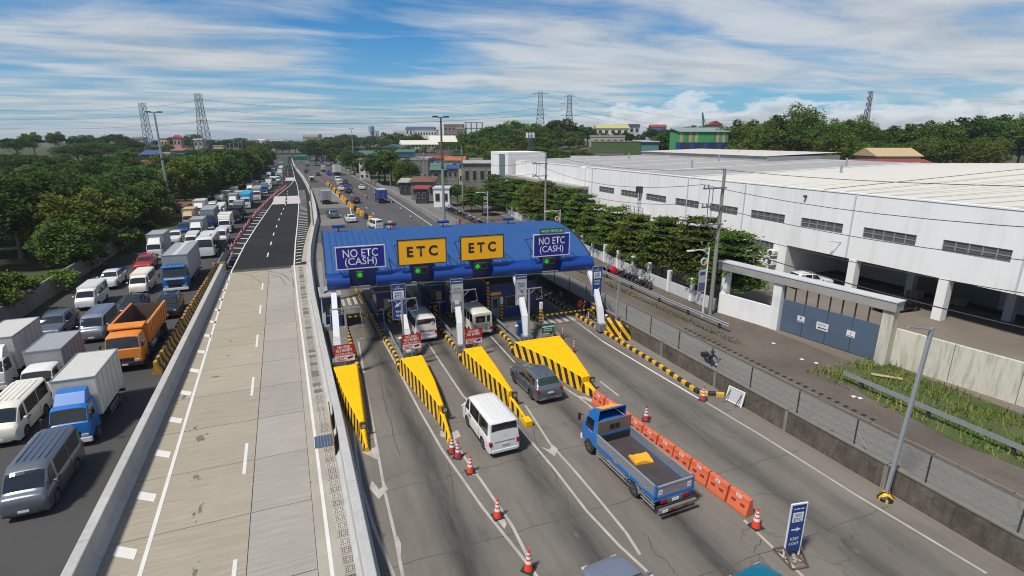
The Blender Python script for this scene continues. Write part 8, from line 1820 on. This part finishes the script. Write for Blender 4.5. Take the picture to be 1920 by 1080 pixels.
# ------------------------------------------------------------------ cables
def cable(label, a, b, sag, r=.03, n=14, grp=None):
    a, b = Vector(a), Vector(b); pts = []
    for i in range(n + 1): f = i / n; p = a.lerp(b, f); p.z -= 4 * sag * f * (1 - f); pts.append(p)
    mb = MB(); mb.path(pts, r, 4); o = mb.build('power_cable', M['cable']); tag(o, label, 'cable', grp); return o
for k, (z1, z2, z3, s, off) in enumerate([(31.5, 33.6, 40.6, 6, 0), (27, 29.5, 33, 5, 1.5), (22, 24.0, 29.5, 3.0, -1.5)]):
    nm = ['topmost', 'middle', 'lowest'][k]
    cable(f'{nm} long power line across the sky from the left towers to the hill towers', (L2[0] + off, L2[1], z2), (T1[0] - 4, T1[1] + off, z3), s, .05 if k < 2 else .075, 22); cable(f'{nm} power line between the two left lattice towers', (L1[0] + off, L1[1], z1), (L2[0], L2[1], z2), .8, .05); cable(f'{nm} power line leaving the picture at the left', (-180, 420, z1 + 1), (L1[0], L1[1], z1), 2, .05)
    cable(f'{nm} power line between the two hill towers', (T1[0] + 4, T1[1], z3), (T2[0] - 5, T2[1], z3 + .8), .6, .05); cable(f'{nm} power line from the right hill tower towards the right', (T2[0] + 5, T2[1], z3 + 1.5), (420, 420, z3 - 8), 5, .06, 18)
PL = sorted([(t.location.y, t.location.x, h, tops) for t, h, tops in POLES], key=lambda p: p[0])
nmz = {0: 'off the right edge', 1: 'just behind the tall front pole', 2: 'over the tree row', 3: 'above the stalls', 4: 'beyond the stalls'}
for i, (a, b) in enumerate(zip(PL, PL[1:])):
    if a[3] and b[3]:
        for j in range(max(len(a[3]), len(b[3]))): cable(f"{['top', 'middle', 'bottom'][j]} overhead wire {nmz[i]}", b[3][min(j, len(b[3]) - 1)], a[3][min(j, len(a[3]) - 1)], 1.5, .022)
    cable(f'thick low telephone cable {nmz[i]}', (a[1], a[0], a[2] * .52), (b[1], b[0], b[2] * .52), 1.2, .04); cable(f'thin wire along the pole tops {nmz[i]}', (a[1] - .5, a[0], a[2]), (b[1] - .5, b[0], b[2]), .9, .02)

# ------------------------------------------------------------------ motorcycles and people
def build_moto():
    p = Proto(); ty = MB(); r = .29
    rings = []
    for k in range(20):
        a = k / 20 * 6.283; rings.append([((.055) * math.cos(b), (r - .05 + .055 * math.sin(b)) * math.cos(a), (r - .05 + .055 * math.sin(b)) * math.sin(a)) for b in [j / 6 * 6.283 for j in range(6)]])
    ty.loft(rings + [rings[0]], True, False); tm = ty.mesh('tyre', M['tyre'], smooth=60); rm = MB().lathe([(.03, -.05), (.03, .05)], 8, axis='x')
    for k in range(6): a = k / 6 * 6.283; rm.bar((0, 0, 0), (0, .22 * math.cos(a), .22 * math.sin(a)), .03)
    rme = rm.mesh('rim', M['rim'])
    for y in (.62, -.62): k = p.add('wheel', tm, loc=(0, y, r)); p.add('rim', rme, parent=k)
    p.add('engine', MB().box(-.13, .13, -.28, .22, .22, .52), M['rimgrey'], bevel=.04); p.add('bodywork', MB().loft([[(-.10, .55, .58), (.10, .55, .58), (.09, .58, .88), (-.09, .58, .88)], [(-.15, .25, .48), (.15, .25, .48), (.13, .22, .74), (-.13, .22, .74)], [(-.14, -.35, .48), (.14, -.35, .48), (.13, -.40, .74), (-.13, -.40, .74)], [(-.07, -.85, .66), (.07, -.85, .66), (.07, -.88, .80), (-.07, -.88, .80)]]), PAINT, bevel=.03)
    p.add('seat', MB().loft([[(-.12, .12, .74), (.12, .12, .74), (.10, .12, .80), (-.10, .12, .80)], [(-.14, -.3, .74), (.14, -.3, .74), (.12, -.3, .83), (-.12, -.3, .83)], [(-.10, -.75, .79), (.10, -.75, .79), (.09, -.72, .88), (-.09, -.72, .88)]]), M['seatblack'], bevel=.02)
    mb = MB()
    for s in (-1, 1): mb.tube((s * .08, .62, .29), (s * .08, .46, .92), .025)
    p.add('fork', mb, M['rim']); p.add('handlebar', MB().path([(-.36, .30, 1.0), (-.22, .42, 1.02), (0, .44, .96), (.22, .42, 1.02), (.36, .30, 1.0)], .018), M['trim']); p.add('headlight', MB().lathe([(.06, .0), (.10, .10), (.09, .14)], 10, (0, 0, 0), axis='x'), M['lampclear'], loc=(0, .5, .92), rot=(0, 0, R_(90)))
    p.add('mudguard', MB().path([(0, .95, .42), (0, .85, .60), (0, .62, .64), (0, .40, .58)], .07, 6), PAINT)
    for s in (-1, 1): p.add('mirror', MB().bar((s * .30, .36, 1.0), (s * .34, .38, 1.2), .015).box(s * .36 - .06, s * .36 + .06, .37, .39, 1.17, 1.26), M['trim'])
    p.add('exhaust', MB().tube((.16, -.1, .28), (.18, -.85, .40), .045), M['rim']); p.add('stand', MB().bar((-.1, 0, .25), (-.22, .05, 0), .03), M['trim']); p.add('tail_light', MB().box(-.07, .07, -.92, -.87, .72, .78), M['lampred']); PROTO['moto'] = p
build_moto()
def moto(label, x, y, rz, paint, grp=None): t = spawn('moto', 'motorcycle', label, 'motorcycle', (x, y, .02), rz, paint, None, grp, 1.0); return t
cols = [M['black'], M['black'], M['teal'], M['white'], M['black'], M['darkblue'], M['black'], M['silver'], M['black']]
lbs = ['black motorcycle nearest the open dirt, end of the near row', 'black motorcycle second from the dirt end of the near row', 'teal motorcycle in the near row', 'white motorcycle in the near row', 'black motorcycle in the middle of the near row', 'dark blue motorcycle in the near row', 'black motorcycle beside the pale green one', 'silver motorcycle in the near row, towards the canopy', 'black motorcycle next to the covered ones']
for i in range(9): moto(lbs[i], 34.75 + .03 * i + rnd.uniform(-.1, .1), 46.2 + i * .72, R_(-62) + rnd.uniform(-.12, .12), cols[i])
for i in range(22): moto('motorcycle in the far row along the white wall, front wheels to the wall', *(lambda a, b, f: (a[0] + (b[0] - a[0]) * f, a[1] + (b[1] - a[1]) * f))(gnd(925, 431), gnd(838, 394), (i + rnd.uniform(-.2, .2)) / 21), R_(-60) + rnd.uniform(-.2, .2), rnd.choice([M['black'], M['black'], M['white'], M['darkblue'], M['red']]), 'motorcycles in the far row')
for i, (y, c, lb) in enumerate([(53.6, M['cloth_red'], 'motorcycle under a red cover'), (54.8, M['steelgrey'], 'motorcycle under a grey cover, beside the red one')]):
    mb = MB(); n_ = 12; rg = []
    for k in range(7):
        f = k / 6; a_ = -1.0 + 2.0 * f; hh = .45 + .62 * math.sin(math.pi * min(1, .25 + f * .75)); rg.append([(.42 * math.cos(j / n_ * math.pi) * (1.1 - .3 * abs(a_)), a_, max(.05, hh * math.sin(j / n_ * math.pi) * (1 + .06 * math.sin(j * 2.1 + k)))) for j in range(n_ + 1)])
    mb.loft(rg, False, False); tag(mb.build('covered_motorcycle', c, None, (34.9, y, .02), R_(-62), smooth=60), lb, 'motorcycle')
def human(pose):
    """one continuous skin grown round a posed skeleton; faces take cloth or skin colour by height"""
    J = pose; names = list(J); vs_ = [J[k][0] for k in names]; idx = {k: i for i, k in enumerate(names)}
    E_ = [('hip', 'spine'), ('spine', 'chest'), ('chest', 'neck'), ('neck', 'chin'), ('chin', 'crown')]
    for s in 'lr': E_ += [('hip', 'thigh' + s), ('thigh' + s, 'knee' + s), ('knee' + s, 'ankle' + s), ('ankle' + s, 'toe' + s), ('chest', 'sho' + s), ('sho' + s, 'elb' + s), ('elb' + s, 'wri' + s), ('wri' + s, 'hand' + s)]
    me = bpy.data.meshes.new('body'); me.from_pydata(vs_, [(idx[a], idx[b]) for a, b in E_], []); o = bpy.data.objects.new('body', me); COL.objects.link(o); sk = o.modifiers.new('skin', 'SKIN'); sd_ = o.modifiers.new('sub', 'SUBSURF'); sd_.levels = 1; sd_.render_levels = 1
    if not me.skin_vertices: me.attributes.new('x', 'FLOAT', 'POINT')
    if not me.skin_vertices:
        bm = bmesh.new(); bm.from_mesh(me); bm.verts.layers.skin.verify(); bm.to_mesh(me); bm.free()
    for k, i in idx.items(): r = J[k][1]; me.skin_vertices[0].data[i].radius = r if isinstance(r, tuple) else (r, r)
    me.skin_vertices[0].data[idx['hip']].use_root = True
    m2 = bpy.data.meshes.new_from_object(o.evaluated_get(bpy.context.evaluated_depsgraph_get())); bpy.data.objects.remove(o); m2.name = 'body'; return m2
STAND = dict(hip=((0, 0, .95), (.15, .11)), spine=((0, 0, 1.12), (.14, .10)), chest=((0, 0, 1.34), (.17, .11)), neck=((0, 0, 1.50), .06), chin=((0, .02, 1.58), .08), crown=((0, 0, 1.70), .095),
             thighl=((-.10, 0, .86), .10), kneel=((-.11, .03, .50), .065), anklel=((-.12, -.01, .09), .045), toel=((-.13, .14, .04), .04), thighr=((.10, 0, .86), .10), kneer=((.12, -.02, .50), .065), ankler=((.13, -.05, .09), .045), toer=((.14, .10, .04), .04),
             shol=((-.20, 0, 1.42), .065), elbl=((-.26, -.03, 1.14), .045), wril=((-.24, .08, .92), .035), handl=((-.23, .12, .84), .04), shor=((.20, 0, 1.42), .065), elbr=((.27, .02, 1.15), .045), wrir=((.22, .16, .96), .035), handr=((.20, .22, .90), .04))
RIDE = dict(hip=((0, -.25, .92), (.15, .12)), spine=((0, -.20, 1.08), (.14, .10)), chest=((0, -.08, 1.28), (.17, .11)), neck=((0, -.02, 1.43), .06), chin=((0, .02, 1.50), .09), crown=((0, .02, 1.62), .11),
            thighl=((-.12, -.15, .88), .09), kneel=((-.20, .25, .74), .065), anklel=((-.18, .08, .32), .045), toel=((-.18, .22, .26), .04), thighr=((.12, -.15, .88), .09), kneer=((.20, .25, .74), .065), ankler=((.18, .08, .32), .045), toer=((.18, .22, .26), .04),
            shol=((-.20, -.06, 1.36), .065), elbl=((-.32, .08, 1.14), .045), wril=((-.32, .28, 1.04), .035), handl=((-.32, .34, 1.03), .04), shor=((.20, -.06, 1.36), .065), elbr=((.32, .08, 1.14), .045), wrir=((.32, .28, 1.04), .035), handr=((.32, .34, 1.03), .04))
HM = {'stand': human(STAND), 'ride': human(RIDE)}
def person(label, pose, loc, rz, shirt, trousers, hat=None, vest=None):
    src = HM[pose]; me = src.copy(); me.name = 'body'; me.materials.clear()
    for m in (M['skin'], shirt, trousers, M['seatblack']): me.materials.append(m)
    dz = 0 if pose == 'stand' else -.07
    for f in me.polygons:
        c = f.center; z = c.z - dz
        arm = abs(c.x) > .215 and z < (1.24 if pose == 'stand' else 1.2) and z > .75
        f.material_index = 0 if z > 1.49 or (arm and pose == 'stand') else (1 if z > .98 else (2 if z > .14 or pose == 'ride' else 3))
    me.shade_smooth(); t = thing('person', label, 'person', loc, rz); place('body', me, t)
    ct = STAND['crown'][0] if pose == 'stand' else RIDE['crown'][0]; MB().lathe([(.06, -.12), (.115, -.06), (.125, .02), (.10, .09), (.04, .13)], 10, (ct[0], ct[1] - .02, ct[2])).build('helmet' if hat else 'hair', hat or M['hair'], t, smooth=60)
    if vest: MB().loft([[(.20 * math.cos(a), .145 * math.sin(a), z) for a in [k / 12 * 6.283 for k in range(12)]] for z in (1.02, 1.2, 1.38)], True, False).build('vest', vest, t, smooth=60)
    return t
px_, py_ = gnd(1087, 592, .12); person('person in a red shirt standing on the right walkway near the zebra crossing', 'stand', (px_, py_, .12), R_(-30), M['cloth_red'], M['cloth_dark']); px_, py_ = gnd(1096, 594, .12); person('person in dark clothes standing beside the one in red', 'stand', (px_, py_, .12), R_(40), M['cloth_dark'], M['cloth_dark'])
px_, py_ = gnd(688, 374); person('traffic officer in a bright vest standing on the far lane', 'stand', (px_, py_, 0), R_(170), M['cloth_dark'], M['cloth_dark'], M['helmet'], M['cloth_vest'])
bx, by = gnd(1333, 692, .35); t = moto('dark motorcycle with a top box being ridden along the service road', bx, by, R_(168), M['darkblue']); MB().box(-.24, .24, -1.15, -.72, .88, 1.2).build('top_box', M['trim'], t, bevel=.05); person('motorcyclist in dark clothes and helmet on the service road', 'ride', (bx, by, .02), R_(168), M['cloth_dark'], M['cloth_dark'], M['helmet'])
bx, by = gnd(863, 424, .3); moto('small motorcycle far along the service road behind the canopy', bx, by, R_(175), M['red']); person('motorcyclist in red far along the service road', 'ride', (bx, by, .02), R_(175), M['cloth_red'], M['cloth_dark'], M['helmet'])

# ------------------------------------------------------------------ striped blocks, plastic barriers and cones of the far lanes
ym = MB(); L = .98
PR = [(-.32, 0), (-.32, .12), (-.14, .45), (-.10, .92), (.10, .92), (.14, .45), (.32, .12), (.32, 0)]
for k in range(4): ym.prism(PR, -L + k * L / 2 + .004, -L + (k + 1) * L / 2 - .004, 'y', k % 2)
ymesh = ym.mesh('block', [M['yellowdirty'], mat('dirty_black', (.03, .026, .02), .8, var=.3, dirt=.3)])
for k in range(16):
    y = 42.2 + k * 2.02; o = tag(place('jersey_barrier', ymesh, None, (-10.25 + .018 * k + rnd.uniform(-.05, .05), y, 0), rnd.uniform(-.03, .03)), 'grimy yellow and black concrete block in the row beside the left ramp barrier', 'concrete block', 'striped concrete blocks beside the ramp')
def pos_on(pts, n):
    P = [Vector((*gnd(*p), 0)) for p in pts]; tot = sum((b - a).length for a, b in zip(P, P[1:])); out_ = []
    for k in range(n):
        d = tot * k / (n - 1)
        for a, b in zip(P, P[1:]):
            L = (b - a).length
            if d <= L + 1e-6: out_.append((a.lerp(b, d / L), math.atan2(b.y - a.y, b.x - a.x) - math.pi / 2)); break
            d -= L
    return out_
def plastic(m):
    return MB().loft([[(-.42, -.5, 0), (.42, -.5, 0), (.30, -.42, 1.05), (-.30, -.42, 1.05)], [(-.42, .5, 0), (.42, .5, 0), (.30, .42, 1.05), (-.30, .42, 1.05)]]).box(-.14, .14, -.2, .2, 1.05, 1.13).mesh('drum', m, bevel=.06)
py_m, pd_m = plastic(M['barrieryellow']), plastic(M['barrierdark'])
for k, (p, a) in enumerate(pos_on([(733, 426), (712, 424), (690, 413), (672, 400), (655, 387), (641, 373), (628, 359), (615, 347)], 24)):
    dk = k in (1, 3, 6, 9, 13, 16, 19, 21); o = tag(place('plastic_barrier', pd_m if dk else py_m, None, p, a), 'black plastic drum in the diagonal row beyond the canopy' if dk else 'yellow plastic drum in the diagonal row beyond the canopy', 'plastic barrier', 'black drums of the diagonal row' if dk else 'yellow drums of the diagonal row'); o.scale = (1.05,) * 3
far_cone = MB().box(-.2, .2, -.2, .2, 0, .05, 1).lathe([(.16, .05), (.12, .30), (.03, .85)], 7).lathe([(.125, .32), (.10, .46)], 7, mi=2).lathe([(.085, .58), (.07, .68)], 7, mi=2).mesh('cone', [mat('far_cone_red', (.62, .035, .05), .5), M['coneblack'], M['reflect']])
def cones(pts, n, label, grp, sc=1.0):
    for k, (p, a) in enumerate(pos_on(pts, n)): o = tag(place('traffic_cone', far_cone, None, p + Vector((rnd.uniform(-.1, .1), rnd.uniform(-.2, .2), 0))), label, 'traffic cone', grp); o.scale = (sc,) * 3
cones([(424, 484), (440, 458), (458, 431), (478, 404), (500, 380), (520, 362), (537, 350)], 46, 'red cone in the line between the queue and the dark asphalt', 'cones between queue and ramp', 1.0); cones([(537, 350), (528, 346), (531, 337), (540, 332), (540, 322), (537, 308)], 22, 'red cone in the far line where the queue bends', 'far cones along the queue'); cones([(588, 329), (603, 341), (622, 354), (636, 362)], 20, 'red cone in the line left of the yellow drums', 'cones left of the drums')
cones([(601, 325), (622, 337), (648, 349), (670, 361), (686, 372)], 26, 'red cone in the line right of the far cluster of cars', 'cones right of the far cars'); cones([(725, 428), (705, 420), (684, 407), (664, 394), (648, 380)], 10, 'red cone tucked between the yellow drums', 'cones between the drums'); cones([(672, 344), (700, 362), (735, 383), (745, 390), (757, 400), (770, 410)], 8, 'red cone along the right wall of the far highway', 'cones along the right wall', 1.1); cones([(600, 303), (640, 318), (662, 330)], 10, 'red cone along the far right bend', 'cones of the far right bend')
x, y = gnd(402, 503); dup(cone1, (x, y, 0), 0, 'red cone at the end of the striped blocks, behind the bus')
t = thing('arrow_board', 'dark panel facing away beside the white bus at the ramp nose', 'board', (-10.3, 83.8, 0)); MB().box(-.8, .8, 0, .1, 1.0, 2.2).build('panel', M['ink'], t)
for s in (-.5, .5): MB().box(s - .05, s + .05, .02, .09, 0, 1.0).build('leg', M['galv'], t)
t = thing('crash_cushion', 'crash cushion of dark drums between rails at the ramp nose', 'crash cushion', (-9.3, 74.2, 0))
for k in range(7): MB().tube((0, .5 + k * 1.0, 0), (0, .5 + k * 1.0, .95), .42, n=14).build('drum', M['coneblack'], t)
for s in (-.62, .5): MB().box(s, s + .12, 0, 7.4, .45, .8).build('rail', M['galv'], t)
MB().box(-.4, .4, -.3, -.02, 0, 1.0).build('nose', M['yellowdirty'], t)
# ------------------------------------------------------------------ air: light tropical haze over the whole scene
hm = bpy.data.materials.new('haze_air'); hm.use_nodes = True; ht = hm.node_tree; ht.nodes.clear()
ho = ht.nodes.new('ShaderNodeOutputMaterial'); hv = ht.nodes.new('ShaderNodeVolumePrincipled'); hv.inputs['Density'].default_value = 0.00017; hv.inputs['Color'].default_value = (.80, .88, .96, 1); hv.inputs['Anisotropy'].default_value = 0.2
ht.links.new(hv.outputs[0], ho.inputs['Volume'])
struct(MB().box(-9900, 9900, -90, 9900, -6.1, 46).build('haze', hm), 'stuff')
